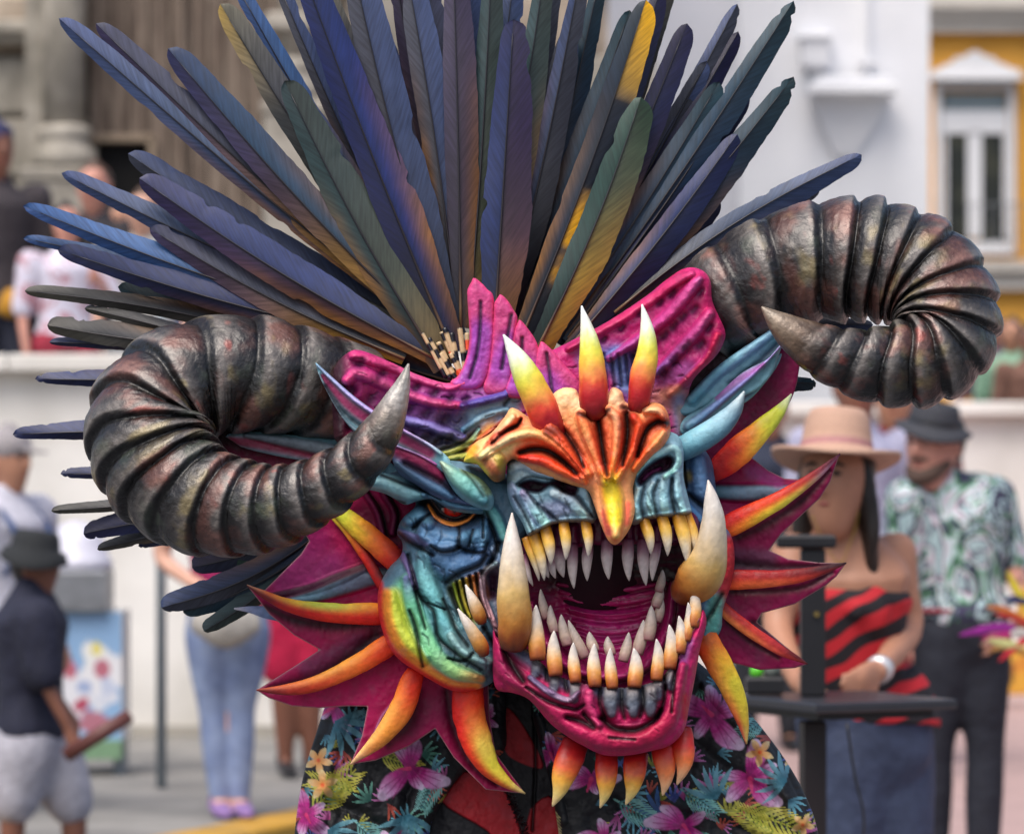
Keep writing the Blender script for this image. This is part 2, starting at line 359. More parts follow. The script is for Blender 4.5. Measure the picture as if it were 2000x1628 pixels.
mb = MB(); mb.box((gx, YY - .14, Z(155, YY)), (ww + .2, .3, .05)); mb.build('hood_mould', M_wt, yb)
rl = empty('balcony_railing', (gx, YY - .4, 0)); rl.parent = yb; rl.location = Vector((gx, YY - .4, 0)) - yb.location
mb = MB(); mb.rod((X(1880, YY), YY - .4, Z(402, YY)), (X(2040, YY), YY - .4, Z(402, YY)), .012); mb.rod((X(1880, YY), YY - .4, Z(500, YY)), (X(2040, YY), YY - .4, Z(500, YY)), .012)
M_iron = mat('thin iron', '#6a6c70', rough=.5)
mb.build('rail', M_iron, rl)
for k in range(11): mb = MB(); a = X(1884 + 14 * k, YY); mb.rod((a, YY - .4, Z(402, YY)), (a, YY - .4, Z(500, YY)), .008, 6); mb.build('baluster', M_iron, rl)
# ---------------------------------------------------------------- street furniture
YP = 17.75
pl = tag(MB().rod((X(315, YP), YP, .12), (X(315, YP), YP, 2.6), .023, 14).build('pole', M_grey, None, True), 'thin grey steel pole standing on the pavement left of the woman in jeans', 'pole')
# high black table with its post
YT = 9.25
tb = empty('high_table', (X(1590, YT), YT, 0), 'black high table with a square top and a post rising through it', 'table')
mb = MB(); mb.box((X(1645, YT), YT + .05, Z(1372, YT)), (.37, .40, .022), rz=R(27), bev=.004); mb.build('table_top', mat('black laminate', '#2c2d33', rough=.38, noise_amp=.1, noise_scale=8), tb)
mb = MB(); mb.box((X(1640, YT), YT + .05, Z(1372, YT) - .02), (.30, .32, .018), rz=R(27)); mb.build('apron', M_black, tb)
mb = MB(); mb.box((X(1587, YT), YT, (Z(1372, YT) - .04) / 2), (.052, .052, Z(1372, YT) - .04), rz=R(10), bev=.004); mb.build('post', mat('dark brown post', '#1c1416', rough=.5), tb)
mb = MB(); mb.box((X(1591, YT), YT + .06, (Z(1372, YT) + Z(1072, YT)) / 2 + .006), (.056, .04, Z(1072, YT) - Z(1372, YT) - .012), bev=.004); mb.build('upright', M_black, tb)
mb = MB(); mb.box((X(1577, YT), YT + .06, Z(1058, YT)), (.135, .07, .03), bev=.006); mb.build('crossbar', M_black, tb)
mb = MB(); mb.rod((X(1597, YT), YT + .035, Z(1200, YT)), (X(1597, YT), YT + .03, Z(1200, YT)), .006); mb.build('bolt', mat('brass bolt', '#a08a50', rough=.3, metal=.8), tb)
mb = MB()
V, F, T, TH = tube([(X(1640, YT), YT - .2, Z(1400, YT), .003), (X(1655, YT), YT - .2, Z(1500, YT), .003), (X(1672, YT), YT - .2, Z(1580, YT), .003), (X(1665, YT), YT - .2, Z(1700, YT), .003)], n=8); mb.add(V, F); mb.build('cable', M_black, tb, True)
# small device with a green light on the table
dv = empty('sound_device', (X(1490, YT), YT, Z(1355, YT)), 'small dark device with a bright green button standing on the black high table', 'device')
yd = YT + .10; zt0 = Z(1372, YT) + .012
mb = MB(); mb.box((X(1493, yd), yd, zt0 + .022), (.085, .06, .04), bev=.006); mb.build('case', M_black, dv)
mb = MB(); mb.lathe((X(1478, yd), yd, zt0 + .042), [(.012, 0), (.016, .006), (.015, .02), (.008, .026)], 16); mb.build('button', mat('green plastic', '#58b82c', rough=.35), dv, True)
mb = MB(); mb.lathe((X(1508, yd), yd, zt0 + .042), [(.018, 0), (.021, .012), (.019, .03), (.008, .036)], 16); mb.build('knob', mat('grey plastic', '#5a605c', rough=.3), dv, True)
# vendor cart behind the boy
YV = 18.6
vc = empty('vendor_cart', (X(165, YV), YV, .12), 'vendor cart with a grey metal box above a blue printed panel behind the boy', 'cart')
def sx(p): return X(p, YV)
def sz(p): return Z(p, YV)
mb = MB(); mb.box((sx(160), YV, (sz(1112) + sz(1192)) / 2), ((215 - 105) / FP * YV, .35, (1192 - 1112) / FP * YV), bev=.01); mb.build('metal_box', mat('galvanised box', '#7c7f84', rough=.45, metal=.4, noise_scale=5, noise_amp=.2), vc)
Pn = MB()
xs_, zs_ = np.linspace(sx(112), sx(243), 60), np.linspace(sz(1440), sz(1192), 90)
XX, ZZ = np.meshgrid(xs_, zs_); n_ = np.arange(60 * 90).reshape(90, 60)
Fp = np.stack([n_[:-1, :-1].ravel(), n_[:-1, 1:].ravel(), n_[1:, 1:].ravel(), n_[1:, :-1].ravel()], 1)
u = (XX - xs_[0]) / (xs_[-1] - xs_[0]); v = (ZZ - zs_[0]) / (zs_[-1] - zs_[0])
Cp = np.ones(XX.shape + (3,)) * S('#86a8cc')
def blob(cx, cy, rx, ry, c):
    w = sstep(1.15, .85, np.hypot((u - cx) / rx, (v - cy) / ry) + 1.3 * fbm(u * 5 + cx * 9, v * 7 + cy * 9, rx * 30))[..., None]; Cp[:] = Cp * (1 - w) + S(c) * w
for a in [(.3, .3, .42, .2, '#d4d4da'), (.6, .5, .36, .14, '#d8d8dc'), (.5, .68, .2, .1, '#dcdcd8'), (.25, .56, .14, .08, '#b06070'), (.72, .56, .12, .07, '#b06878'), (.6, .7, .07, .05, '#d8cc70'), (.4, .28, .12, .06, '#a8445c'), (.75, .3, .12, .1, '#c8ccd8'), (.2, .14, .18, .08, '#a87080'), (.65, .12, .25, .09, '#a86c7c'), (.45, .42, .1, .05, '#9aa8c8'), (.8, .42, .1, .05, '#b8c0d4')]: blob(*a)
V = np.stack([XX.ravel(), np.full(XX.size, YV - .12), ZZ.ravel()], 1)
obj_np('printed_panel', V, Fp, mat('printed vinyl', attr=True, rough=.4, noise_amp=.05), vc, Cp.reshape(-1, 3))
mb = MB(); mb.box((sx(178), YV + .06, (sz(1440) + sz(1192)) / 2), (.31, .34, sz(1192) - sz(1440))); mb.build('cabinet', M_white, vc)
mb = MB(); mb.box((sx(205), YV - .1, sz(1458)), (.18, .2, .08)); mb.build('step', mat('green plastic crate', '#6f9070', rough=.6), vc)
for dx in (-.13, .13): mb = MB(); mb.box((sx(178) + dx, YV + .05, .2), (.04, .3, .17)); mb.build('leg', M_grey, vc)
mb = MB(); mb.lathe((sx(150), YV, sz(1112)), [(.16, 0), (.165, .04), (.15, .05), (.13, .12), (.08, .2), (.02, .22)], 24); mb.build('lid', mat('white lid', '#c4c4d2', rough=.5), vc, True)
# yellow barriers far right
for (a, b_, lab) in ((1915, 2060, 'yellow printed street barrier at the right edge behind the feathered costume'), (1790, 1868, 'yellow street barrier seen between the legs of the man in black trousers')):
    br = empty('street_barrier', (X((a + b_) / 2, 25), 25, 0), lab, 'barrier', 'yellow street barriers')
    mb = MB(); mb.box((X((a + b_) / 2, 25), 25, Z(1308, 25)), ((b_ - a) / FP * 25, .06, .30), bev=.01); pnl = mb.build('panel', mat('yellow banner', '#d09a34', rough=.6, noise_scale=9, noise_amp=.1, col2='#c06a28', mixlo=.5, mixhi=.62), br)
    for xx in (a + 8, b_ - 8): mb = MB(); mb.box((X(xx, 25), 25.05, .15), (.05, .05, .3)); mb.build('leg', M_grey, br)
    for kk in range(2): mb = MB(); mb.box((X(a + 22 + 34 * kk, 25), 24.965, Z(1312, 25)), (.03, .01, .12)); mb.build('printed_mark', M_black, br)
# ================================================================ PEOPLE
def patt(name, cols, scale, rough=.8, stretch=(1, 1, 1), distort=1.0, edges=None):
    m = bpy.data.materials.new(name); m.use_nodes = True; N = m.node_tree.nodes; L = m.node_tree.links; b = N['Principled BSDF']; b.inputs['Roughness'].default_value = rough
    tc = N.new('ShaderNodeTexCoord'); mp = N.new('ShaderNodeMapping'); mp.inputs['Scale'].default_value = stretch; L.new(tc.outputs['Object'], mp.inputs[0])
    nz = N.new('ShaderNodeTexNoise'); nz.inputs['Scale'].default_value = scale; nz.inputs['Detail'].default_value = 2; nz.inputs['Distortion'].default_value = distort; L.new(mp.outputs[0], nz.inputs[0])
    cr = N.new('ShaderNodeValToRGB'); cr.color_ramp.interpolation = 'LINEAR'; e = cr.color_ramp.elements
    n = len(cols); ps = np.linspace(.36, .64, n)
    for i, c in enumerate(cols):
        el = e[i] if i < 2 else e.new(ps[i]); el.position = ps[i]; el.color = (*S(c), 1)
    L.new(nz.outputs['Fac'], cr.inputs[0]); L.new(cr.outputs[0], b.inputs['Base Color']); return m
def stripes(name, c1, c2, per, dirv, rough=.8):
    m = bpy.data.materials.new(name); m.use_nodes = True; N = m.node_tree.nodes; L = m.node_tree.links; b = N['Principled BSDF']; b.inputs['Roughness'].default_value = rough
    tc = N.new('ShaderNodeTexCoord'); dp = N.new('ShaderNodeVectorMath'); dp.operation = 'DOT_PRODUCT'; dp.inputs[1].default_value = dirv; L.new(tc.outputs['Object'], dp.inputs[0])
    nz = N.new('ShaderNodeTexNoise'); nz.inputs['Scale'].default_value = 5; L.new(tc.outputs['Object'], nz.inputs[0])
    a = N.new('ShaderNodeMath'); a.operation = 'MULTIPLY_ADD'; L.new(nz.outputs['Fac'], a.inputs[0]); a.inputs[1].default_value = per * 1.1; L.new(dp.outputs['Value'], a.inputs[2])
    f = N.new('ShaderNodeMath'); f.operation = 'MULTIPLY'; f.inputs[1].default_value = 2 * math.pi / per; L.new(a.outputs[0], f.inputs[0])
    s = N.new('ShaderNodeMath'); s.operation = 'SINE'; L.new(f.outputs[0], s.inputs[0])
    cr = N.new('ShaderNodeValToRGB'); cr.color_ramp.elements[0].position = .42; cr.color_ramp.elements[1].position = .58
    mr = N.new('ShaderNodeMapRange'); mr.inputs[1].default_value = -1; mr.inputs[2].default_value = 1; L.new(s.outputs[0], mr.inputs[0]); L.new(mr.outputs[0], cr.inputs[0])
    cr.color_ramp.elements[0].color = (*S(c1), 1); cr.color_ramp.elements[1].color = (*S(c2), 1); L.new(cr.outputs[0], b.inputs['Base Color']); return m
def cloth(hexc, nm): return mat('cloth ' + nm, hexc, rough=.85, noise_scale=14, noise_amp=.2, bump=.8, bump_scale=8, bump_dist=.03)
def skin(hexc, nm): return mat('skin ' + nm, hexc, rough=.5, noise_scale=7, noise_amp=.12, spec=.4, bump=.15, bump_scale=160, bump_dist=.001)
SK = {'light': skin('#c79a86', 'light'), 'tan': skin('#a97a62', 'tan'), 'brown': skin('#7a5040', 'brown'), 'pink': skin('#b98474', 'pink')}
M_hair = mat('dark hair', '#1d1512', rough=.42, noise_scale=30, noise_amp=.5, stretch=(3, 3, .3), bump=1.0, bump_scale=40, bump_dist=.006)
M_hairb = mat('brown hair', '#4a3528', rough=.55, noise_scale=30, noise_amp=.3, stretch=(3, 3, .4))
M_eyeb = mat('dark eye', '#120d0b', rough=.3)
M_lip = mat('lip', '#8e4a42', rough=.4)
def blend(name, chains, m, parent, vox=.012, smooth=6, n=14):
    """closed tapered forms grown together into one continuous skin. chain: (rows (x,y,z,r), flat, flat_dir)"""
    mb = MB()
    for ch_ in chains:
        rows, fl_, fd = ch_; A = np.array(rows, float)
        d0 = A[0, :3] - A[1, :3]; d1 = A[-1, :3] - A[-2, :3]; d0 /= np.linalg.norm(d0) + 1e-9; d1 /= np.linalg.norm(d1) + 1e-9
        rows = [(*(A[0, :3] + d0 * A[0, 3] * .62), A[0, 3] * .55)] + [tuple(r) for r in A] + [(*(A[-1, :3] + d1 * A[-1, 3] * .62), A[-1, 3] * .55)]
        V, F, T, TH = tube(np.array(rows, float), n=n, sub=4, flat=fl_, flat_dir=fd); mb.add(V, F)
    o = mb.build(name, m, parent, True)
    r = o.modifiers.new('r', 'REMESH'); r.mode = 'VOXEL'; r.voxel_size = vox; r.use_smooth_shade = True
    if smooth: s = o.modifiers.new('s', 'SMOOTH'); s.factor = .5; s.iterations = smooth
    return o
class Fig:
    """a standing person; joints in metres (x right of the person as seen, y depth, z up) turned by face (0 = towards the lens)"""
    def __init__(s, label, x, y, z=0, h=1.68, face=0.0, group=None, build=1.0, **J):
        s.root = empty('person', (x, y, z), label, 'person', group); s.o = np.array([x, y, z]); s.h = h; s.f = face; s.b = build
        k = h
        s.J = dict(pelvis=(0, 0, .53), waist=(0, 0, .61), chest=(0, 0, .73), neck=(0, .0, .83), head=(0, -.01, .925), shl=(-.118, 0, .805), shr=(.118, 0, .805), ell=(-.15, .01, .63), elr=(.15, .01, .63),
                   wrl=(-.15, -.05, .49), wrr=(.15, -.05, .49), hal=(-.148, -.065, .44), har=(.148, -.065, .44), hil=(-.055, 0, .52), hir=(.055, 0, .52), knl=(-.06, -.01, .285), knr=(.06, -.01, .285), anl=(-.06, .01, .05), anr=(.06, .01, .05))
        s.J.update(J)
    def w(s, p):
        p = np.array(s.J[p] if isinstance(p, str) else p, float) * s.h; c, n = math.cos(s.f), math.sin(s.f)
        return s.o + np.array([p[0] * c - p[1] * n, p[0] * n + p[1] * c, p[2]])
    def px(s, **kw):
        c, n = math.cos(s.f), math.sin(s.f)
        for k, (a, b_, dy) in kw.items():
            d = (W(a, b_, s.o[1] + dy) - s.o) / s.h; s.J[k] = (d[0] * c + d[1] * n, -d[0] * n + d[1] * c, d[2])
        return s
    def row(s, p, r, off=(0, 0, 0)):
        q = s.w(tuple(np.array(s.J[p] if isinstance(p, str) else p) + np.array(off))); return (*q, r * s.h)
    def fd(s): return (-math.sin(s.f), math.cos(s.f), 0)
    def torso(s, g=0.0):
        b = s.b; g = g / s.h
        return ([s.row('pelvis', .085 * b + g, (0, 0, -.03)), s.row('pelvis', .098 * b + g, (0, 0, .02)), s.row('waist', .083 * b + g), s.row('chest', .098 * b + g), s.row('chest', .104 * b + g, (0, 0, .045)), s.row('neck', .062 * b + g, (0, 0, -.012))], .66, s.fd())
    def limb(s, ps, rs, g=0.0): return ([s.row(p, r + g / s.h) for p, r in zip(ps, rs)], 1.0, s.fd())
    def arm(s, sd_, g=0.0, upto=3):
        rs = (.036 * s.b, .029 * s.b, .023, .016); return s.limb(['sh' + sd_, tuple((np.array(s.J['sh' + sd_]) + np.array(s.J['el' + sd_])) / 2), 'el' + sd_, 'wr' + sd_][:upto + 1], rs[:upto + 1], g)
    def leg(s, sd_, g=0.0, end=1.0):
        hi, kn, an = (np.array(s.J[q + sd_]) for q in ('hi', 'kn', 'an')); pts = [hi, hi * .5 + kn * .5, kn, kn * .6 + an * .4, an]; rs = [.062 * s.b, .053 * s.b, .036, .034, .022]
        n = max(2, int(round(end * 4)) + 1); return s.limb([tuple(p) for p in pts[:n]], rs[:n], g)
    def hand(s, sd_, curl=.3):
        w, h_ = np.array(s.J['wr' + sd_]), np.array(s.J['ha' + sd_]); d = h_ - w; d = d / (np.linalg.norm(d) + 1e-9); out = []
        side = np.cross(d, (0, 1, 0.2)); side /= np.linalg.norm(side) + 1e-9; pn = np.cross(side, d)
        out.append(([s.row(tuple(w), .016), s.row(tuple(w + d * .03), .022), s.row(tuple(w + d * .055), .021)], .55, tuple(pn)))
        for k, (o_, l) in enumerate(((-.016, .036), (-.0055, .043), (.0055, .041), (.016, .032))):
            a = w + d * .052 + side * o_; b_ = a + d * l * .55 + pn * l * curl * .3; c = b_ + d * l * .45 + pn * l * curl * .6
            out.append(([s.row(tuple(a), .0055), s.row(tuple(b_), .005), s.row(tuple(c), .004)], 1.0, tuple(pn)))
        a = w + d * .018 + side * .016; out.append(([s.row(tuple(a), .007), s.row(tuple(a + side * .018 + d * .018), .006), s.row(tuple(a + side * .02 + d * .038), .005)], 1.0, tuple(pn)))
        return out
    def headc(s, tilt=(0, 0)):
        H = np.array(s.J['head']); f = np.array((tilt[0] * .0, -1.0, 0))
        return [([s.row(tuple(H + (0, .004, -.062)), .028), s.row(tuple(H + (0, -.006, -.052)), .036), s.row(tuple(H + (0, -.004, -.02)), .047), s.row(tuple(H + (0, .004, .02)), .051), s.row(tuple(H + (0, .006, .052)), .040), s.row(tuple(H + (0, .006, .070)), .016)], 1.12, s.fd()),
                ([s.row('neck', .034, (0, 0, -.02)), s.row('neck', .031, (0, 0, .02)), s.row(tuple(H + (0, .012, -.045)), .030)], 1.0, s.fd()),
                ([s.row(tuple(H + (0, -.052, .012)), .006), s.row(tuple(H + (0, -.062, -.006)), .0085), s.row(tuple(H + (0, -.054, -.014)), .009)], 1.0, s.fd()),
                ([s.row(tuple(H + (-.052, .006, .012)), .006), s.row(tuple(H + (-.054, .008, -.012)), .007)], 1.0, s.fd()), ([s.row(tuple(H + (.052, .006, .012)), .006), s.row(tuple(H + (.054, .008, -.012)), .007)], 1.0, s.fd())]
    def body(s, sk, vox=.014, feet=True, hands=True):
        ch_ = [s.torso(), s.arm('l'), s.arm('r'), s.leg('l'), s.leg('r')] + s.headc()
        if hands: ch_ += s.hand('l') + s.hand('r')
        for sd_ in 'lr':
            a = np.array(s.J['an' + sd_]); ch_.append(([s.row(tuple(a + (0, .02, -.012)), .02), s.row(tuple(a + (0, -.04, -.030)), .022), s.row(tuple(a + (0, -.09, -.038)), .014)], .7, (0, 0, 1)))
        return blend('body', ch_, sk, s.root, vox)
    def shirt(s, m, sleeves=2, name='shirt', g=.014, vox=.014, drop=.02):
        t = s.torso(g); r0 = t[0][0]; t[0][0] = (*(np.array(s.w('pelvis')) + (0, 0, -drop * s.h)), r0[3] * 1.1)
        return blend(name, [t] + [s.arm(q, g + .004, sleeves) for q in 'lr' if sleeves], m, s.root, vox)
    def trousers(s, m, name='trousers', g=.012, end=1.0, vox=.014, flare=0):
        w = [s.row('waist', .083 * s.b + g / s.h, (0, 0, -.02)), s.row('pelvis', .099 * s.b + g / s.h), s.row('pelvis', .085 * s.b + g / s.h, (0, 0, -.045))]
        ls = []
        for q in 'lr':
            c = s.leg(q, g, end); rows = [list(r) for r in c[0]]
            if flare:
                for i, r in enumerate(rows[1:]): r[3] *= 1 + flare * (i + 1) / len(rows)
            ls.append(([tuple(r) for r in rows], 1.0, s.fd()))
        return blend(name, [(w, .68, s.fd())] + ls, m, s.root, vox)
    def shoes(s, m):
        for sd_ in 'lr':
            a = np.array(s.J['an' + sd_]); blend('shoe', [([s.row(tuple(a + (0, .026, -.022)), .024), s.row(tuple(a + (0, -.03, -.028)), .028), s.row(tuple(a + (0, -.088, -.034)), .022), s.row(tuple(a + (0, -.108, -.036)), .012)], .62, (0, 0, 1)), ([s.row(tuple(a + (0, .01, -.02)), .024), s.row(tuple(a + (0, .006, .01)), .025)], 1.0, s.fd())], m, s.root, .010, 3)
    def hair(s, m, long=0.0, name='hair'):
        H = np.array(s.J['head']); ch_ = [([s.row(tuple(H + (0, .02, -.03)), .040), s.row(tuple(H + (0, .018, .01)), .054), s.row(tuple(H + (0, .010, .045)), .050), s.row(tuple(H + (0, .006, .075)), .022)], 1.05, s.fd())]
        if long:
            for i, q in enumerate(np.linspace(-1.1, 1.1, 11)): yy = .034 - .028 * abs(q) ** 2; jl = .03 * math.sin(i * 2.3); ch_.append(([s.row(tuple(H + (q * .036, yy, .02)), .017), s.row(tuple(H + (q * .048, yy + .002, -.05)), .015), s.row(tuple(H + (q * .054 + .006 * math.sin(i * 5), yy, -.05 - long * .7 - jl)), .011), s.row(tuple(H + (q * .05, yy, -.055 - long - jl)), .004)], .8, s.fd()))
        return blend(name, ch_, m, s.root, .010, 3)
    def face(s, brow=True):
        H = np.array(s.J['head'])
        for q in (-1, 1):
            MBq = MB(); V, F, T, TH = tube([s.row(tuple(H + (q * .019 - .007, -.0475, .010)), .0012), s.row(tuple(H + (q * .019, -.051, .011)), .0042), s.row(tuple(H + (q * .019 + .007, -.0475, .010)), .0012)], n=8); MBq.add(V, F); MBq.build('eye', M_eyeb, s.root, True)
            MBq = MB(); V, F, T, TH = tube([s.row(tuple(H + (q * .019 - .012, -.0475, .022)), .0016), s.row(tuple(H + (q * .019, -.0525, .0255)), .0028), s.row(tuple(H + (q * .019 + .012, -.0475, .022)), .0016)], n=8); MBq.add(V, F); MBq.build('eyebrow', M_hair, s.root, True)
        MBq = MB(); V, F, T, TH = tube([s.row(tuple(H + (-.014, -.044, -.033)), .0015), s.row(tuple(H + (0, -.0505, -.033)), .0042), s.row(tuple(H + (.014, -.044, -.033)), .0015)], n=8); MBq.add(V, F); MBq.build('mouth', M_lip, s.root, True)
def hat(parent, c, R_, crown, brim, hgt, m, tilt=(0, 0), droop=.0, pinch=.0, name='hat', band=None):
    """brimmed hat: crown radius, brim radius, height; tilt in radians about x then y"""
    n = 48; prof = [(brim, -droop), (brim * 1.0, -droop + .006), (crown * 1.25, .008), (crown * 1.04, .02), (crown, hgt * .45), (crown * .93, hgt * .8), (crown * .80, hgt * .97), (crown * .45, hgt * (1.0 - pinch)), (0.004, hgt * (1.0 - pinch * 1.4)),
                           (0.004, .004), (crown * .9, 0.0), (brim * .99, -droop - .004)]
    V = []; F = []
    ax, ay = tilt; Rx = np.array([[1, 0, 0], [0, math.cos(ax), -math.sin(ax)], [0, math.sin(ax), math.cos(ax)]]); Ry = np.array([[math.cos(ay), 0, math.sin(ay)], [0, 1, 0], [-math.sin(ay), 0, math.cos(ay)]])
    for r, z in prof:
        for k in range(n):
            a = 2 * math.pi * k / n; zz = z + (.014 * math.cos(2 * a) * (r / brim) ** 2 if r > crown * 1.1 else 0)
            p = np.array([r * math.cos(a), r * math.sin(a) * 1.12, zz]); V.append(Ry @ Rx @ p + np.array(c))
    for i in range(len(prof) - 1):
        for k in range(n): F.append((i * n + k, i * n + (k + 1) % n, (i + 1) * n + (k + 1) % n, (i + 1) * n + k))
    F.append(tuple((len(prof) - 1) * n + k for k in range(n)) + ()); F[-1] = tuple(reversed(F[-1]))
    for k in range(n): F.append(((len(prof) - 1) * n + k, (len(prof) - 1) * n + (k + 1) % n, (k + 1) % n, k))
    F.pop(len(prof) * n - n)
    o = obj_np(name, np.array(V), F, m, parent)
    if band:
        V = []; F = []
        for z0, rr in ((.016, crown * 1.07), (.034, crown * 1.045)):
            for k in range(n): a = 2 * math.pi * k / n; V.append(Ry @ Rx @ np.array([rr * math.cos(a), rr * math.sin(a) * 1.12, z0]) + np.array(c))
        F = [(k, (k + 1) % n, n + (k + 1) % n, n + k) for k in range(n)]; obj_np('hat_band', np.array(V), F, band, o)
    return o
# ---------------------------------------------------------------- woman with the straw hat behind the table
YA = 10.0
wx = X(1650, YA)
wo = Fig('woman in a pink straw hat and strapless red and black striped top', wx, YA, 0, h=1.66, face=R(-24), build=1.0)
wo.px(head=(1632, 938, -.08), neck=(1642, 1035, -.03), chest=(1645, 1170, 0), waist=(1660, 1330, .02), pelvis=(1690, 1440, .05), shl=(1553, 1075, -.03), shr=(1742, 1072, .05), elr=(1772, 1232, .02), wrr=(1716, 1308, -.22), har=(1660, 1340, -.34),
      ell=(1520, 1230, -.12), wrl=(1560, 1330, -.3), hal=(1590, 1352, -.4), hil=(1660, 1450, .04), hir=(1735, 1450, .08), knl=(1650, 1800, .0), knr=(1760, 1800, .06), anl=(1650, 2080, .06), anr=(1770, 2080, .12))
wo.body(SK['tan'], vox=.0085); wo.face(); wo.hair(M_hair, long=.09)
t = ([wo.row('pelvis', .08, (0, 0, .022)), wo.row('pelvis', .116, (0, 0, .026)), wo.row('pelvis', .106, (0, 0, .045)), wo.row('waist', .087), wo.row('chest', .100, (0, 0, -.02)), wo.row('chest', .107, (0, 0, .0)), wo.row('chest', .098, (0, 0, .014))], .70, wo.fd())
M_str = stripes('red and black stripes', '#b81c28', '#17131a', .056, (-.46, .2, .86))
blend('top', [t, ([wo.row('chest', .045, (-.045, -.045, -.012)), wo.row('chest', .02, (-.045, -.062, -.012))], 1.0, wo.fd()), ([wo.row('chest', .045, (.045, -.045, -.012)), wo.row('chest', .02, (.045, -.062, -.012))], 1.0, wo.fd())], M_str, wo.root, .009, 4)
wo.trousers(cloth('#39435c', 'denim blue'), g=.010, vox=.011)
wo.shoes(M_black)
hh = wo.w('head')
M_straw = mat('pink straw', '#b6937f', rough=.75, noise_scale=90, noise_amp=.22, stretch=(1, 1, 2.5), bump=1.0, bump_scale=240, bump_dist=.002)
hat(wo.root, (X(1627, YA), YA - .10, Z(893, YA)), 0, .084, .158, .116, M_straw, tilt=(R(-11), R(3)), droop=.006, pinch=.07, band=mat('pink ribbon', '#a87878', rough=.7))
mb = MB(); V, F, T, TH = tube([(*(wo.w('neck') + np.array([math.cos(a) * .056, math.sin(a) * .056, .025])), .007) for a in np.linspace(0, 2 * math.pi, 17)], n=8, sub=1); mb.add(V, F); mb.build('choker', M_black, wo.root, True)
M_gold = mat('gold chain', '#a88a4c', rough=.3, metal=.7)
for pts in ([(1672, 960, -.12), (1676, 1000, -.12), (1668, 1040, -.12)], [(1588, 1010, -.2), (1610, 1060, -.16), (1640, 1100, -.12), (1660, 1060, -.12), (1675, 1020, -.10)]):
    mb = MB()
    P = catmull([(*W(a, b_, YA + c),) for a, b_, c in pts], 6)
    for q in P: V, F, T, TH = tube([(q[0] - .004, q[1], q[2], .001), (q[0], q[1], q[2], .004), (q[0] + .004, q[1], q[2], .001)], n=6, sub=2); mb.add(V, F)
    mb.build('necklace', M_gold, wo.root, True)
wr = wo.w('wrr'); mb = MB(); dirr = wo.w('har') - wo.w('elr'); dirr /= np.linalg.norm(dirr)
q0 = wr - dirr * .005; mb.rod(tuple(q0 - dirr * .012), tuple(q0 + dirr * .012), .034, 20); mb.build('bracelet', mat('silver bracelet', '#c8c8cc', rough=.25, metal=.3), wo.root, True)
# ---------------------------------------------------------------- man with the dark hat
YB = 13.8
mn = Fig('man in a dark brimmed hat, pale leaf print shirt and black trousers', X(1862, YB), YB, 0, h=1.78, face=R(-38), build=1.04)
mn.px(head=(1822, 872, -.06), neck=(1838, 950, -.02), chest=(1860, 1040, 0), waist=(1868, 1150, 0), pelvis=(1875, 1215, 0), shl=(1782, 968, -.04), shr=(1930, 966, .05), elr=(1978, 1110, .03), wrr=(1990, 1150, -.18), har=(1992, 1165, -.28), ell=(1758, 1130, -.02), wrl=(1752, 1240, -.06), hal=(1750, 1295, -.08),
      hil=(1850, 1225, 0), hir=(1905, 1225, .02), knl=(1826, 1450, .0), knr=(1924, 1450, .0), anl=(1818, 1760, .05), anr=(1918, 1760, .0))
mn.body(SK['pink'], vox=.010); mn.face(); mn.hair(M_hair)
mn.shirt(patt('leaf print', ['#2a2840', '#9cb8bc', '#aac4c8', '#2c2a48', '#34304c', '#3c7848', '#b4ccd0', '#c4b4c0', '#38344c', '#a0b8bc'], 6.5, stretch=(1.1, 1.1, .8), distort=1.8), sleeves=2, g=.022, vox=.011, drop=-.012)
mn.trousers(cloth('#181c28', 'black denim'), g=.002, vox=.012, flare=.06); mn.shoes(M_black)
H = np.array(mn.J['head'])
blend('beard', [([mn.row(tuple(H + (-.036, -.01, -.03)), .012), mn.row(tuple(H + (-.022, -.036, -.05)), .015), mn.row(tuple(H + (0, -.044, -.058)), .016), mn.row(tuple(H + (.022, -.036, -.05)), .015), mn.row(tuple(H + (.036, -.01, -.03)), .012)], 1.0, mn.fd()),
                ([mn.row(tuple(H + (-.018, -.048, -.024)), .005), mn.row(tuple(H + (0, -.054, -.022)), .006), mn.row(tuple(H + (.018, -.048, -.024)), .005)], 1.0, mn.fd())], mat('short dark beard', '#4a3830', rough=.8, noise_scale=120, noise_amp=.4), mn.root, .006, 2)
hc = mn.w(tuple(H + (0, 0, .032)))
hat(mn.root, (hc[0], hc[1], hc[2]), 0, .086, .132, .095, mat('charcoal felt', '#33353c', rough=.85, noise_amp=.1, noise_scale=20), tilt=(R(6), R(9)), droop=.012, pinch=.1, band=M_black)
mb = MB(); V, F, T, TH = tube([(*(mn.w('waist') + np.array([math.cos(a) * .150, math.sin(a) * .11, -.07])), .022) for a in np.linspace(0, 2 * math.pi, 25)], n=8, sub=1, flat=.4); mb.add(V, F); mb.build('belt', cloth('#7c1c2c', 'crimson'), mn.root, True)
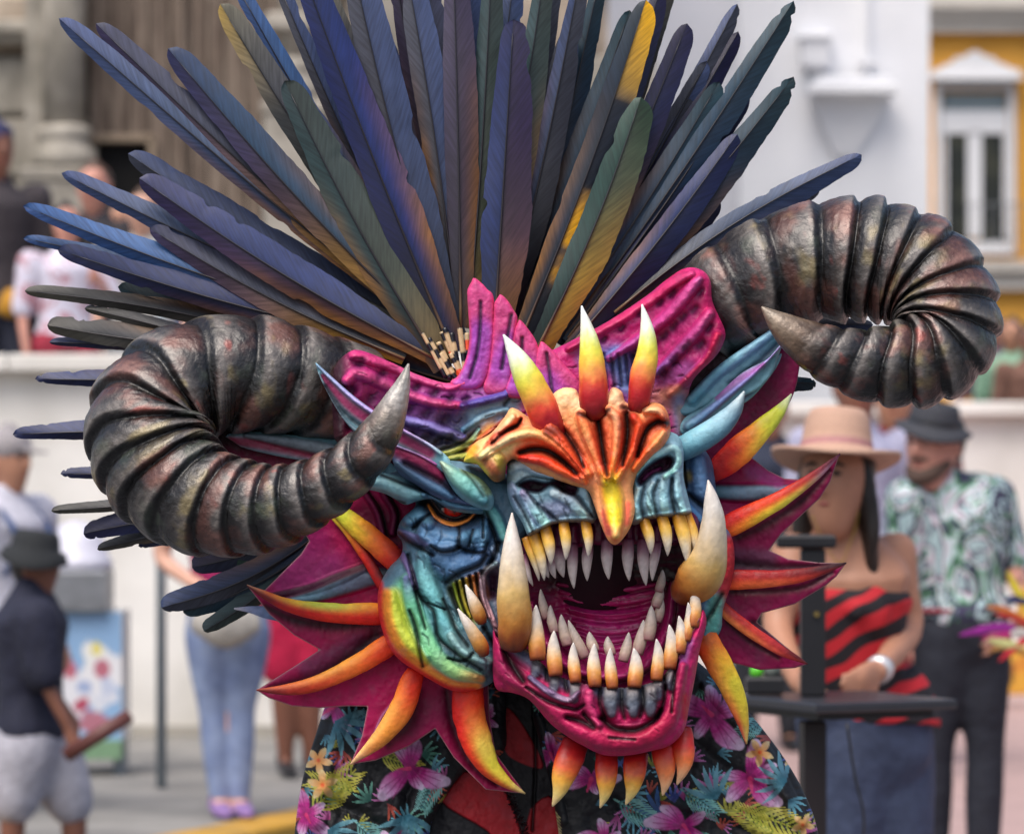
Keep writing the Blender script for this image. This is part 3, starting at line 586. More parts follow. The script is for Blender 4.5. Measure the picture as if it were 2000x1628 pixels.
# ---------------------------------------------------------------- boy, left
YD = 15.0
by_ = Fig('boy in a dark bucket hat and navy T-shirt walking at the left edge', X(62, 14.0), 14.0, .115, h=1.32, face=R(72), build=1.12)
by_.px(head=(72, 1108, 0), neck=(62, 1160, .0), chest=(60, 1245, 0), waist=(60, 1350, 0), pelvis=(64, 1425, 0), shr=(62, 1205, .14), shl=(66, 1200, -.14), ell=(88, 1325, -.17), wrl=(132, 1418, -.17), hal=(146, 1452, -.17), elr=(80, 1320, .16), wrr=(128, 1385, .16), har=(140, 1410, .16),
       hil=(48, 1440, -.06), hir=(84, 1440, .06), knl=(26, 1578, -.06), knr=(142, 1578, .06), anl=(22, 1690, -.06), anr=(148, 1690, .06))
by_.body(SK['brown'], vox=.012); by_.face(); by_.hair(M_hair); by_.shirt(cloth('#191c30', 'navy'), sleeves=2, g=.03, drop=.02); by_.trousers(cloth('#a3a2ac', 'pale grey'), name='shorts', g=.022, end=.5, flare=.2); by_.shoes(cloth('#b8b8bc', 'shoe white'))
hc = by_.w(tuple(np.array(by_.J['head']) + (0, 0, .02)))
hat(by_.root, tuple(hc + np.array([-.008, 0, .018])), 0, .084, .118, .085, mat('black bucket hat cloth', '#202326', rough=.9, noise_amp=.15, noise_scale=30), tilt=(0, R(8)), droop=.03, pinch=.04)
q = by_.w('hal'); mb = MB(); mb.box((q[0] + .08, q[1] - .02, q[2] + .03), (.26, .03, .05), bev=.008); V = np.array(mb.V); c = np.array([q[0] + .08, q[1], q[2] + .03]); a = R(-32); V = V - c; V = np.stack([V[:, 0] * math.cos(a) + V[:, 2] * math.sin(a), V[:, 1], -V[:, 0] * math.sin(a) + V[:, 2] * math.cos(a)], 1) + c
fan_ = empty('hand_fan', tuple(c), 'folded red brown fan held in the hand of the boy in navy', 'fan'); obj_np('blade', V, mb.F, mat('brown lacquer', '#5c3430', rough=.5), fan_)
# ---------------------------------------------------------------- man with the backpack at the left edge
YE = 16.6
me_ = Fig('man in a cap with a blue backpack, cut off by the left edge', X(10, YE), YE, 0, h=1.66, face=R(60), build=1.1)
me_.body(SK['tan'], vox=.014); me_.face(); me_.hair(M_hair); me_.shirt(cloth('#bcbcc8', 'white cotton'), sleeves=2, g=.03); me_.trousers(cloth('#2a2c34', 'dark grey'), g=.02); me_.shoes(M_black)
hc = me_.w(tuple(np.array(me_.J['head']) + (0, .0, .03))); blend('cap', [([(hc[0], hc[1], hc[2] - .01, .095), (hc[0], hc[1], hc[2] + .05, .088), (hc[0], hc[1], hc[2] + .085, .04)], 1.0, (0, 1, 0)), ([(hc[0] + .05, hc[1] - .02, hc[2] - .005, .05), (hc[0] + .15, hc[1] - .05, hc[2] - .012, .035)], .2, (0, 0, 1))], cloth('#8f8a8c', 'grey cap'), me_.root, .01, 3)
bk = empty('backpack', tuple(me_.w((0, .1, .72))), 'navy backpack on the back of the man in the white T-shirt', 'backpack')
q = me_.w((.0, .10, .70)); blend('bag', [([(q[0] - .0, q[1], q[2] - .17, .13), (q[0], q[1], q[2], .15), (q[0], q[1], q[2] + .16, .12), (q[0], q[1], q[2] + .22, .05)], .7, (0, 1, 0))], cloth('#2a3350', 'navy nylon'), bk, .014, 3)
for dx in (-.07, .07):
    pts = [me_.w((dx, .06, .80)), me_.w((dx, -.0, .83)), me_.w((dx, -.075, .77)), me_.w((dx, -.09, .70)), me_.w((dx, -.02, .62))]; mb = MB(); V, F, T, TH = tube([(*p, .022) for p in pts], n=8, flat=.4); mb.add(V, F); mb.build('strap', cloth('#3c5078', 'blue strap'), bk, True)
# ---------------------------------------------------------------- woman in jeans, person in red shorts
YJ = 16.4
wj = Fig('woman in pale blue jeans and lilac trainers standing beside the grey pole', X(445, YJ), YJ, .12, h=1.60, face=R(14), elr=(.16, .02, .64), ell=(-.16, .02, .64), wrl=(-.06, -.12, .56), hal=(-.01, -.14, .545), wrr=(.06, -.12, .55), har=(.01, -.14, .54), build=1.05,
         knl=(-.055, -.01, .285), anl=(-.035, .01, .05), knr=(.05, -.01, .285), anr=(.042, .01, .05))
wj.px(pelvis=(445, 1205, 0), hil=(412, 1225, 0), hir=(478, 1225, 0), knl=(416, 1385, 0), knr=(470, 1385, 0), anl=(428, 1556, 0), anr=(470, 1556, 0))
wj.body(SK['light'], vox=.014); wj.face(); wj.hair(M_hairb, long=.08); wj.shirt(cloth('#8c1450', 'magenta'), sleeves=1, g=.014, drop=-.02); wj.trousers(mat('pale jeans', '#8494b4', rough=.85, noise_scale=9, noise_amp=.16, col2='#6c7ca0', mixlo=.4, mixhi=.65), g=.003, vox=.012)
wj.shoes(cloth('#84689c', 'lilac'))
q = wj.w((-.03, -.14, .50)); bg_ = empty('handbag', tuple(q), 'soft beige handbag held in front of the woman in pale jeans', 'bag')
blend('bag', [([(q[0] - .11, q[1], q[2] - .02, .05), (q[0], q[1], q[2] - .03, .095), (q[0] + .11, q[1], q[2] - .02, .05)], .6, (0, 1, 0))], cloth('#9a9690', 'beige bag'), bg_, .012, 4)
blend('strap', [([(q[0] - .09, q[1], q[2] + .02, .01), (q[0], q[1] + .01, q[2] + .1, .01), (q[0] + .09, q[1], q[2] + .02, .01)], 1.0, (0, 1, 0))], cloth('#6c6660', 'bag strap'), bg_, .008, 1)
YR = 18.4
rsx = Fig('person in crimson shorts with black socks standing to the right of the woman in jeans', X(573, YR), YR, .12, h=1.66, face=R(10), knl=(-.03, -.01, .285), anl=(-.02, .01, .05), knr=(.045, -.01, .285), anr=(.05, .01, .05))
rsx.body(SK['brown'], vox=.015); rsx.face(); rsx.hair(M_hair); rsx.shirt(cloth('#b8b4b8', 'white'), g=.02); rsx.trousers(cloth('#b41040', 'bright crimson'), name='shorts', g=.035, end=.45, flare=.1); rsx.shoes(M_black)
# ---------------------------------------------------------------- spectators on the terrace
def spect(label, px, py_head, Y, z, face, skn, shirt_c, tr_c, hairm, long=0, cap=None, h=None, cam_=None, **J):
    zt = Z(py_head, Y); hgt = zt - z if h is None else h
    f = Fig(label, X(px, Y), Y, z, h=hgt, face=face, group='spectators and passers-by in the background', **J)
    f.body(SK[skn], vox=.016); f.face(); f.hair(hairm, long=long); f.shirt(shirt_c, g=.02, vox=.016); f.trousers(tr_c, g=.014, vox=.016); f.shoes(M_black)
    if cap:
        hc = f.w(tuple(np.array(f.J['head']) + (0, 0, .03))); blend('cap', [([(hc[0], hc[1], hc[2] - .01, .096), (hc[0], hc[1], hc[2] + .05, .09), (hc[0], hc[1], hc[2] + .085, .04)], 1.0, (0, 1, 0)), ([(hc[0], hc[1] - .06, hc[2] - .005, .05), (hc[0], hc[1] - .14, hc[2] - .012, .035)], .2, (0, 0, 1))], cap, f.root, .012, 3)
    return f
PR = patt('red print on white', ['#c8c4d4', '#ccc8d8', '#d0ccdc', '#a05058', '#c8c0d0'], 9)
spect('child in a white T-shirt with a red print leaning on the terrace wall', 128, 398, 21.8, 1.34, R(20), 'pink', PR, cloth('#8c2438', 'raspberry'), M_hair, long=.06, elr=(.17, -.02, .64), wrr=(.1, -.12, .72), har=(.06, -.14, .76))
spect('spectator in a dark shirt with a pinkish face behind the tip of a blue feather', 185, 320, 23.4, 1.34, R(-10), 'pink', cloth('#2c2a30', 'charcoal'), cloth('#3a3c44', 'slate'), M_hairb)
spect('dark haired spectator in a grey shirt holding up a camera at the left edge', 8, 352, 23.4, 1.34, R(15), 'tan', cloth('#4a5058', 'steel grey'), cloth('#5a6c8c', 'faded denim'), M_hairb, elr=(.15, -.1, .72), wrr=(.05, -.16, .84), har=(.03, -.17, .88))
spect('tall spectator in a navy baseball cap at the extreme left edge of the terrace', -12, 236, 22.0, 1.34, R(30), 'brown', cloth('#3a3438', 'dark plum'), cloth('#2c3040', 'ink'), M_hair, cap=cloth('#2a2c50', 'navy cap'))
spect('spectator in an off white shirt seen between two blue feathers on the terrace', 280, 372, 23.2, 1.34, R(-5), 'light', cloth('#a8a6a2', 'off white'), cloth('#70747c', 'mid grey'), M_hairb)
spect('spectator in a dark blue shirt partly hidden behind the feather fan', 345, 385, 24.5, 1.34, R(0), 'tan', cloth('#34405c', 'dark blue'), cloth('#33363c', 'soot'), M_hair)
sg = empty('shoulder_bag', tuple(W(28, 590, 21.9)), 'yellow bag with a red tag hanging at the left edge above the terrace wall', 'bag')
q = W(24, 592, 21.9); blend('bag', [([(q[0] - .09, q[1], q[2], .06), (q[0], q[1], q[2], .085), (q[0] + .09, q[1], q[2] - .01, .06)], .5, (0, 1, 0))], cloth('#b8862c', 'yellow bag'), sg, .012, 3)
mb = MB(); mb.box(tuple(W(37, 588, 21.84)), (.035, .02, .05), bev=.004); mb.build('tag', cloth('#a01c24', 'red tag'), sg)
spect('spectator in a sand coloured shirt far back between the lowest long feathers', 232, 395, 26.0, 1.34, R(25), 'tan', cloth('#8c8070', 'sand'), cloth('#3a3c44', 'slate'), M_hair)
spect('spectator in a brick red shirt far back to the left, near the column pedestal', 62, 372, 26.5, 1.34, R(-25), 'pink', cloth('#8c4438', 'brick red'), cloth('#3a3c44', 'slate'), M_hairb)
# right-hand crowd
spect('spectator in a mint green shirt behind the right horn on the far terrace', 1978, 622, 29.0, .95, R(-20), 'tan', cloth('#7ca088', 'mint'), cloth('#4a4c54', 'iron grey'), M_hair)
spect('spectator in a mauve top behind the right horn on the far terrace', 1938, 612, 29.6, .95, R(10), 'pink', cloth('#6a5468', 'mauve'), cloth('#3c3444', 'aubergine'), M_hairb, long=.06)
spect('spectator with a brown shirt farthest right on the far terrace', 2012, 640, 28.6, .95, R(0), 'brown', cloth('#6c4c40', 'russet'), cloth('#2c2c30', 'coal'), M_hair)
spect('pedestrian in a lavender shirt behind the crown of the pink hat', 1670, 700, 19.6, 0, R(15), 'brown', cloth('#9c9cb4', 'lavender'), cloth('#8c8c94', 'ash'), M_hair)
spect('pedestrian in a dark red dress between the pink hat and the dark hat', 1748, 720, 20.6, 0, R(-12), 'tan', cloth('#6c0c20', 'dark red'), cloth('#6c0c20', 'dark red'), M_hair)
spect('pedestrian in dark clothes glimpsed to the left of the pink hat', 1500, 745, 21.5, 0, R(5), 'tan', cloth('#20283c', 'midnight'), cloth('#20242c', 'near black'), M_hair)
# ================================================================ THE MASK
Y0 = 6.0
def MW(P): return WA(P, Y0)
mask = empty('devil_mask', W(1100, 1000, 6.0), 'large snarling horned devil mask with a fan of dark blue feathers on the dancer', 'mask')
M_paint = mat('painted papier mache', attr=True, rough=0.56, noise_amp=0.13, noise_scale=34, bump=0.7, bump_scale=120, coat=0.04, bump_dist=0.0026, rough_var=0.14, spec=.42)
M_memb = mat('painted foam sheet', attr=True, rough=0.55, noise_amp=0.16, noise_scale=16, bump=0.25, bump_scale=60, coat=0.0, spec=.32, rough_var=0.12)
M_tooth = mat('painted tooth', attr=True, rough=0.42, noise_amp=0.09, noise_scale=50, bump=0.4, bump_scale=130, coat=0.08)
M_mouth = mat('glossy mouth paint', attr=True, rough=0.3, noise_amp=0.18, noise_scale=25, bump=0.4, bump_scale=60, coat=0.3)

def pip(X, Y, poly):
    inside = np.zeros(X.shape, bool); n = len(poly)
    for i in range(n):
        x1, y1 = poly[i]; x2, y2 = poly[(i + 1) % n]
        if y1 == y2: continue
        c = ((y1 > Y) != (y2 > Y)) & (X < (x2 - x1) * (Y - y1) / (y2 - y1) + x1)
        inside ^= c
    return inside
def near_poly(X, Y, poly):
    best = np.full(X.shape, 1e9); BX = X.copy(); BY = Y.copy(); n = len(poly)
    for i in range(n):
        a = poly[i]; b = poly[(i + 1) % n]; dx, dy = b - a; L2 = dx * dx + dy * dy + 1e-9
        u = np.clip(((X - a[0]) * dx + (Y - a[1]) * dy) / L2, 0, 1); qx = a[0] + u * dx; qy = a[1] + u * dy
        d = np.hypot(X - qx, Y - qy); m = d < best
        best = np.where(m, d, best); BX = np.where(m, qx, BX); BY = np.where(m, qy, BY)
    return best, BX, BY
class Relief:
    """a sculpted sheet: outline, height towards the viewer, and paint laid on by strokes"""
    def __init__(s, poly, base=0, edge_r=30, edge_h=30, col='#888888', res=2.0, smooth=True, nz=1.5, nzs=30.0, paintvar=0.12):
        poly = np.array(poly, float)
        if smooth:
            Q = np.vstack([poly[-2:], poly, poly[:2]]); P = catmull(Q, 4); poly = P[8:-8] if len(P) > 20 else poly
        s.poly = poly; x0, y0 = poly.min(0) - res; x1, y1 = poly.max(0) + res
        s.xs = np.arange(x0, x1 + res, res); s.ys = np.arange(y0, y1 + res, res); s.res = res
        s.X, s.Y = np.meshgrid(s.xs, s.ys)
        s.ins = pip(s.X, s.Y, poly); d, bx, by = near_poly(s.X, s.Y, poly); s.D = np.where(s.ins, d, 0)
        s.PX = np.where(s.ins, s.X, bx); s.PY = np.where(s.ins, s.Y, by)
        e = np.clip(s.D / edge_r, 0, 1); s.H = base + edge_h * np.sqrt(1 - (1 - e) ** 2)
        s.H = s.H + nz * fbm(s.X / nzs, s.Y / nzs, base * 0.37, 5)
        s.base = base
        s.C = np.ones(s.X.shape + (3,)) * S(col)
        s.pv = paintvar
    def _q(s, pts, margin=1.0):
        pts = np.array(pts, float)
        if pts.ndim == 1: pts = pts[None]
        P = catmull(pts, 5) if len(pts) > 2 else pts
        rm = P[:, 2].max() * margin
        ix0 = max(0, int((P[:, 0].min() - rm - s.xs[0]) / s.res)); ix1 = min(len(s.xs), int((P[:, 0].max() + rm - s.xs[0]) / s.res) + 2)
        iy0 = max(0, int((P[:, 1].min() - rm - s.ys[0]) / s.res)); iy1 = min(len(s.ys), int((P[:, 1].max() + rm - s.ys[0]) / s.res) + 2)
        if ix1 <= ix0 or iy1 <= iy0: return None
        sl = (slice(iy0, iy1), slice(ix0, ix1)); X = s.X[sl]; Y = s.Y[sl]
        if len(P) == 1:
            return sl, np.hypot(X - P[0, 0], Y - P[0, 1]) / P[0, 2], np.zeros(X.shape)
        bq = np.full(X.shape, 1e9); bt = np.zeros(X.shape); n = len(P) - 1
        for i in range(n):
            a, b = P[i], P[i + 1]; dx, dy = b[0] - a[0], b[1] - a[1]; L2 = dx * dx + dy * dy + 1e-9
            u = np.clip(((X - a[0]) * dx + (Y - a[1]) * dy) / L2, 0, 1)
            q = np.hypot(X - a[0] - u * dx, Y - a[1] - u * dy) / np.maximum(0.3, a[2] + u * (b[2] - a[2]))
            m = q < bq; bq = np.where(m, q, bq); bt = np.where(m, (i + u) / n, bt)
        return sl, bq, bt
    def _mix(s, sl, w, c):
        w = np.clip(w, 0, 1)[..., None]; s.C[sl] = s.C[sl] * (1 - w) + c * w
    def ridge(s, pts, h, col=None, edge=None, a=0.95, p=0.8, soft=0.45):
        r = s._q(pts)
        if r is None: return s
        sl, q, t = r; w = np.clip(1 - q * q, 0, 1) ** p
        hh = np.interp(t, np.linspace(0, 1, len(h)), h) if isinstance(h, (list, tuple)) else h
        s.H[sl] += hh * w
        if col is not None:
            c = ramp(col, t)
            if edge is not None:
                e = ramp(edge, t); k = sstep(0.35, 0.9, q)[..., None]; c = c * (1 - k) + e * k
            s._mix(sl, a * sstep(1.0, 1.0 - soft, q), c)
        return s
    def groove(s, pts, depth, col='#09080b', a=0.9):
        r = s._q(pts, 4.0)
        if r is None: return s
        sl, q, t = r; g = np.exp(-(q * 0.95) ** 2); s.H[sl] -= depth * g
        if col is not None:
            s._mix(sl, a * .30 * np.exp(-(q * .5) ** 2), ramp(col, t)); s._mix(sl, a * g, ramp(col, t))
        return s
    def paint(s, pts, col, a=0.9, soft=1.0):
        r = s._q(pts, 1.6)
        if r is None: return s
        sl, q, t = r; s._mix(sl, a * sstep(1.0 + 0.5 * soft, 1.0 - 0.7 * soft, q), ramp(col, t)); return s
    def fill(s, poly, dh=0, col=None, soft=6, a=1.0, smooth=True):
        poly = np.array(poly, float)
        if smooth:
            Q = np.vstack([poly[-2:], poly, poly[:2]]); P = catmull(Q, 4); poly = P[8:-8]
        ins = pip(s.X, s.Y, poly); d, _, _ = near_poly(s.X, s.Y, poly); sd = np.where(ins, d, -d)
        w = sstep(-soft * 0.5, soft * 0.5, sd) if soft > 0 else ins.astype(float)
        s.H += dh * w
        if col is not None: s._mix((slice(None), slice(None)), a * w, ramp(col, np.zeros(s.X.shape)))
        return s
    def edge(s, r, col, a=0.9, h=0.0):
        w = sstep(r, 0, s.D); s._mix((slice(None), slice(None)), a * w, S(col)); s.H += h * w; return s
    def build(s, name, m, parent, thick=60, shell=False):
        if s.pv:
            s.C = s.C * (1 + s.pv * 2.2 * fbm(s.X / 15, s.Y / 15, s.base * 0.11 + 3, 5))[..., None]
            w_ = (0.07 * sstep(.1, .5, fbm(s.X / 26, s.Y / 26, s.base * .2 + 9)))[..., None]; lum = s.C.mean(-1, keepdims=True)
            s.C = s.C * (1 - w_) + w_ * (lum * np.array([1.1, .95, 1.5]) + .03)
            s.H = s.H + 1.6 * fbm(s.X / 7, s.Y / 9, s.base * .3, 3)
        cnt = (s.ins[:-1, :-1].astype(int) + s.ins[1:, :-1] + s.ins[:-1, 1:] + s.ins[1:, 1:])
        cell = cnt >= 1; ny, nx = s.X.shape; idx = np.arange(ny * nx).reshape(ny, nx)
        a = idx[:-1, :-1][cell]; b = idx[:-1, 1:][cell]; c = idx[1:, 1:][cell]; d = idx[1:, :-1][cell]
        F = np.stack([a, d, c, b], 1)
        used = np.zeros(ny * nx, bool); used[F.ravel()] = True; remap = np.cumsum(used) - 1; F = remap[F]
        px, py, H = s.PX.ravel()[used], s.PY.ravel()[used], s.H.ravel()[used]; C = s.C.reshape(-1, 3)[used]
        n = len(px)
        # border edges
        E = np.concatenate([F[:, [0, 1]], F[:, [1, 2]], F[:, [2, 3]], F[:, [3, 0]]])
        key = E[:, 0].astype(np.int64) * n + E[:, 1]; rev = E[:, 1].astype(np.int64) * n + E[:, 0]
        bd = E[~np.isin(key, rev)]
        back = (H - thick) if shell else np.full(n, H.min() - thick)
        if not shell: back = np.minimum(H - 4, s.base - thick + 0 * H)
        V = np.concatenate([np.stack([px, py, H], 1), np.stack([px, py, back], 1)])
        Fb = F[:, ::-1] + n; Fs = np.stack([bd[:, 1], bd[:, 0], bd[:, 0] + n, bd[:, 1] + n], 1)
        CC = np.concatenate([C, C * 0.5 + S('#2a1420') * 0.5])
        return obj_np(name, MW(V), np.concatenate([F, Fb, Fs]), m, parent, np.clip(CC, 0.002, 0.95))
def spike(name, pts, cols, parent, m=None, n=20, flat=0.85, spin_dark=None, label=None, steps=26, tex=0.035, side=None, gain=1.0):
    """pts rows (px, py, depth, r) base first"""
    P = np.array(pts, float); P[:, 1] *= -1
    V, F, T, TH = tube(P, n=n, steps=steps, flat=flat, flat_dir=(0, 0, 1),
                       rad=lambda t, th, L: 1 + tex * 2 * vnoise(t * L / 16, np.cos(th) * 1.3 + 5, np.sin(th) * 1.3 + P[0, 0]))
    C = ramp(cols, np.clip(T + .07 * fbm(T * 9, np.cos(TH) * 2 + P[0, 0], np.sin(TH) * 2), 0, 1))
    if side is not None:           # second colour ramp on one side (sin>0), painted band
        C2 = ramp(side, T); k = sstep(-0.25, 0.75, np.sin(TH))[:, None]; C = C * (1 - k) + C2 * k
    C = C * (1 + 0.30 * fbm(T * 16 + P[0, 0], np.cos(TH) * 2.5, np.sin(TH) * 2.5 + P[0, 1]))[:, None] * gain
    V = V.copy(); V[:, 1] *= -1
    o = obj_np(name, MW(V), F, m or M_tooth, parent, C)
    if label: o['label'] = label
    return o
# ================================================================ THE DANCER under the mask
dc = Fig('dancer wearing the devil mask and a black floral shirt, leaning forward', .07, 6.42, 0, h=1.68, face=R(4), build=1.12, pelvis=(0, .06, .53), waist=(0, .02, .60), chest=(0, -.05, .68), neck=(0, -.10, .755), head=(0.0, -.10, .85), shl=(-.135, -.03, .69), shr=(.115, -.03, .69),
         ell=(-.18, -.02, .55), elr=(.17, -.02, .55), wrl=(-.16, -.16, .47), wrr=(.16, -.16, .47), hal=(-.13, -.2, .45), har=(.13, -.2, .45), hil=(-.055, .06, .52), hir=(.055, .06, .52))
dc.body(SK['brown'], vox=.013); dc.trousers(cloth('#101116', 'black'), g=.02); dc.shoes(M_black)
dc.shirt(cloth('#0e0f14', 'black shirt'), sleeves=2, name='undershirt', g=.01, drop=.05)
M_flo = mat('printed rayon', attr=True, rough=.62, noise_amp=.10, noise_scale=30, bump=.3, bump_scale=30, bump_dist=.004)
def motif(f):
    rs = np.random.RandomState(5)
    def hib(cx, cy, r, a0=0, k=5, cols=('#90085c', '#c02488', '#d08cc0', '#d8bcd8')):
        r = r * .72
        R0 = r
        for i in range(k):
            r = R0 * (1 + .28 * math.sin(i * 2.2 + cx)); a = a0 + i * 2 * math.pi / k + .3 * math.sin(i * 3.1 + cy); ex, ey = cx + math.cos(a) * r, cy + math.sin(a) * r * .9; mx, my = cx + math.cos(a + .12) * r * .55, cy + math.sin(a + .12) * r * .55
            f.paint([(cx, cy, r * .10), (mx, my, r * .25), (ex, ey, r * .13)], list(cols), .97, soft=.25)
            for s in (-.22, .0, .22): f.paint([(cx, cy, r * .03), (cx + math.cos(a + s) * r * .85, cy + math.sin(a + s) * r * .85, 1.2)], '#8c1464', .55, soft=.5)
        f.paint([(cx, cy, r * .10), (cx + math.cos(a0 + .5) * r * .5, cy + math.sin(a0 + .5) * r * .5, r * .03)], '#d83070', .9, soft=.4)
    def palm(cx, cy, L_, a, cols=('#8c9c2c', '#c8c050'), k=10, w=.021):
        dx, dy = math.cos(a), math.sin(a); f.paint([(cx, cy, 2.2), (cx + dx * L_, cy + dy * L_, 1.2)], cols[1], .9, soft=.3)
        for i in range(k):
            u = .12 + .86 * i / k; px, py = cx + dx * L_ * u, cy + dy * L_ * u; ll = L_ * (.48 - .25 * u)
            for s in (-1, 1):
                b_ = a + s * .75; f.paint([(px, py, 1.5), (px + math.cos(b_) * ll * .5, py + math.sin(b_) * ll * .5, L_ * w), (px + math.cos(b_ - s * .15) * ll, py + math.sin(b_ - s * .15) * ll, .8)], [cols[0], cols[1], cols[1]], .95, soft=.25)
    def burst(cx, cy, r, a0, n=6, cols=('#2c6c80', '#7cb4c0')):
        for i in range(n):
            a = a0 + i * .42; f.paint([(cx, cy, 1.2), (cx + math.cos(a) * r * .55, cy + math.sin(a) * r * .55, r * .085), (cx + math.cos(a + .08) * r, cy + math.sin(a + .08) * r, .8)], list(cols), .95, soft=.25)
    def fran(cx, cy, r, a0=0, c=('#e08c38', '#e0c890')):
        for i in range(5):
            a = a0 + i * 1.2566; f.paint([(cx, cy, r * .1), (cx + math.cos(a) * r * .6, cy + math.sin(a) * r * .6, r * .27), (cx + math.cos(a) * r, cy + math.sin(a) * r, r * .1)], list(c), .97, soft=.25)
        f.paint([(cx, cy, r * .16)], '#d85020', .9)
    for (x, y, r, a) in [(720, 1400, 62, .3), (1110, 1450, 50, 1), (1290, 1590, 56, 2)]: burst(x, y, r, a, 7, ('#203c70', '#3c68a0'))
    for k in range(330):
        x, y = rs.uniform(575, 1610), rs.uniform(1290, 1780); burst(x, y, rs.uniform(18, 38), rs.uniform(0, 6.28), rs.randint(3, 7), [('#1c4c60', '#78bccc'), ('#2c2c60', '#5c74c0'), ('#7c1c20', '#e06a50'), ('#1c5048', '#84c8b0'), ('#8c1c60', '#d080bc'), ('#6c7420', '#c8c050')][k % 6])
    for (x, y, L_, a, c) in [(600, 1590, 130, -.75, 0), (700, 1545, 100, -2.9, 0), (735, 1470, 90, .35, 0), (860, 1500, 90, 2.0, 1), (690, 1600, 90, .7, 1), (1440, 1575, 140, .35, 0), (1520, 1630, 100, -2.6, 0), (1330, 1540, 90, .6, 1), (1060, 1560, 90, 1.3, 2), (1200, 1560, 100, .5, 1), (1500, 1400, 80, 2.6, 1),
                              (640, 1700, 120, .4, 0), (850, 1700, 120, -.4, 1), (1250, 1720, 130, -.2, 0), (1460, 1720, 120, .9, 1)]:
        palm(x, y, L_, a, (('#7c8c28', '#c0b848'), ('#2c6c70', '#7cb8b0'), ('#8c8850', '#b8ac78'))[c])
    for (x, y, r, a) in [(652, 1378, 62, 2.0), (800, 1500, 88, 2.6), (598, 1590, 62, .6), (1465, 1520, 84, .9), (1390, 1395, 92, 3.4), (1335, 1610, 78, .4), (1155, 1520, 58, 1.4), (1075, 1470, 46, .7), (1180, 1640, 60, 2), (760, 1680, 80, 1), (1530, 1700, 80, 1), (950, 1400, 30, 1)]: hib(x, y, r, a)
    burst(655, 1408, 74, -.35, 6); burst(1535, 1525, 62, 2.3, 7); burst(800, 1590, 70, .6, 6); burst(640, 1620, 60, -.4, 5); burst(1400, 1560, 70, 3.4, 5)
    for (x, y, r, a) in [(622, 1484, 26, .2), (630, 1532, 28, .9), (1484, 1468, 26, .4), (1568, 1610, 22, .2), (1545, 1480, 16, 1), (560, 1440, 20, 1), (1310, 1480, 20, .3)]: fran(x, y, r, a)
def flap(poly, name, base=-150):
    f = Relief(poly, base=base, edge_r=60, edge_h=46, col='#0c0d12', nz=26, nzs=70, paintvar=.10); motif(f); f.C = f.C * .95; return f
fl1 = flap([(655, 1325), (700, 1300), (800, 1285), (940, 1320), (985, 1345), (988, 1400), (982, 1470), (905, 1508), (850, 1590), (838, 1640), (830, 1790), (560, 1790), (568, 1690), (575, 1630), (582, 1570), (596, 1500), (618, 1430), (636, 1375)], 'shirt_front')
for pts in [[(700, 1330, 14), (650, 1450, 18), (620, 1600, 20)], [(960, 1350, 9), (955, 1420, 12), (930, 1480, 10)], [(780, 1560, 14), (760, 1640, 16)]]: fl1.ridge(pts, 16)
for pts in [[(640, 1560, 10), (720, 1600, 14), (800, 1640, 10)], [(850, 1460, 8), (800, 1540, 10), (770, 1640, 10)]]: fl1.groove(pts, 14, None)
fl1.build('shirt_front', M_flo, dc.root, thick=60)
fl2 = flap([(1040, 1340), (1100, 1300), (1300, 1270), (1350, 1283), (1400, 1325), (1455, 1382), (1500, 1436), (1545, 1500), (1580, 1568), (1600, 1635), (1625, 1790), (1100, 1790), (1092, 1640), (1080, 1560), (1058, 1460), (1040, 1400)], 'shirt_front')
for pts in [[(1052, 1400, 9), (1072, 1480, 12), (1096, 1600, 14)], [(1380, 1340, 14), (1480, 1450, 18), (1560, 1600, 20)], [(1300, 1560, 14), (1420, 1590, 16), (1540, 1640, 12)]]: fl2.ridge(pts, 16)
for pts in [[(1350, 1440, 10), (1420, 1500, 14), (1520, 1560, 10)], [(1200, 1560, 10), (1260, 1620, 12)], [(1290, 1500, 8), (1340, 1560, 10), (1360, 1640, 10)]]: fl2.groove(pts, 14, None)
fl2.build('shirt_front', M_flo, dc.root, thick=60)
sh = Relief([(950, 1330), (1080, 1330), (1110, 1500), (1120, 1790), (800, 1790), (820, 1600), (900, 1480), (960, 1450)], base=-190, edge_r=30, edge_h=16, col='#121016', nz=10, nzs=60)
sh.fill([(986, 1385), (1010, 1400), (1052, 1470), (1056, 1500), (1000, 1480), (984, 1450)], 3, '#a0101c', soft=4)
sh.fill([(905, 1505), (975, 1530), (1010, 1600), (1020, 1660), (985, 1660), (950, 1620), (860, 1560)], 8, '#a8101e', soft=4)
sh.fill([(1036, 1580), (1082, 1560), (1100, 1680), (1050, 1700), (1020, 1640)], 6, '#a0101c', soft=4)
sh.groove([(1044, 1380, 3), (1046, 1500, 3), (1040, 1620, 3)], 9, '#060608')
sh.build('costume_front', M_flo, dc.root, thick=40)
# ragged black trim beside the red panel
mb = MB(); rr = random.Random(3)
for k in range(160):
    u = rr.random(); x = 985 + 45 * u + rr.uniform(-8, 10); y = 1535 + 110 * u; a = rr.uniform(-1, 1)
    p = MW([[x, y, -150 + rr.uniform(0, 10)], [x + 9 * math.cos(a), y + 9 * math.sin(a), -140], [x + 2, y + 3, -150]]); mb.add(p, [(0, 1, 2)])
mb.build('fringe', M_black, dc.root)
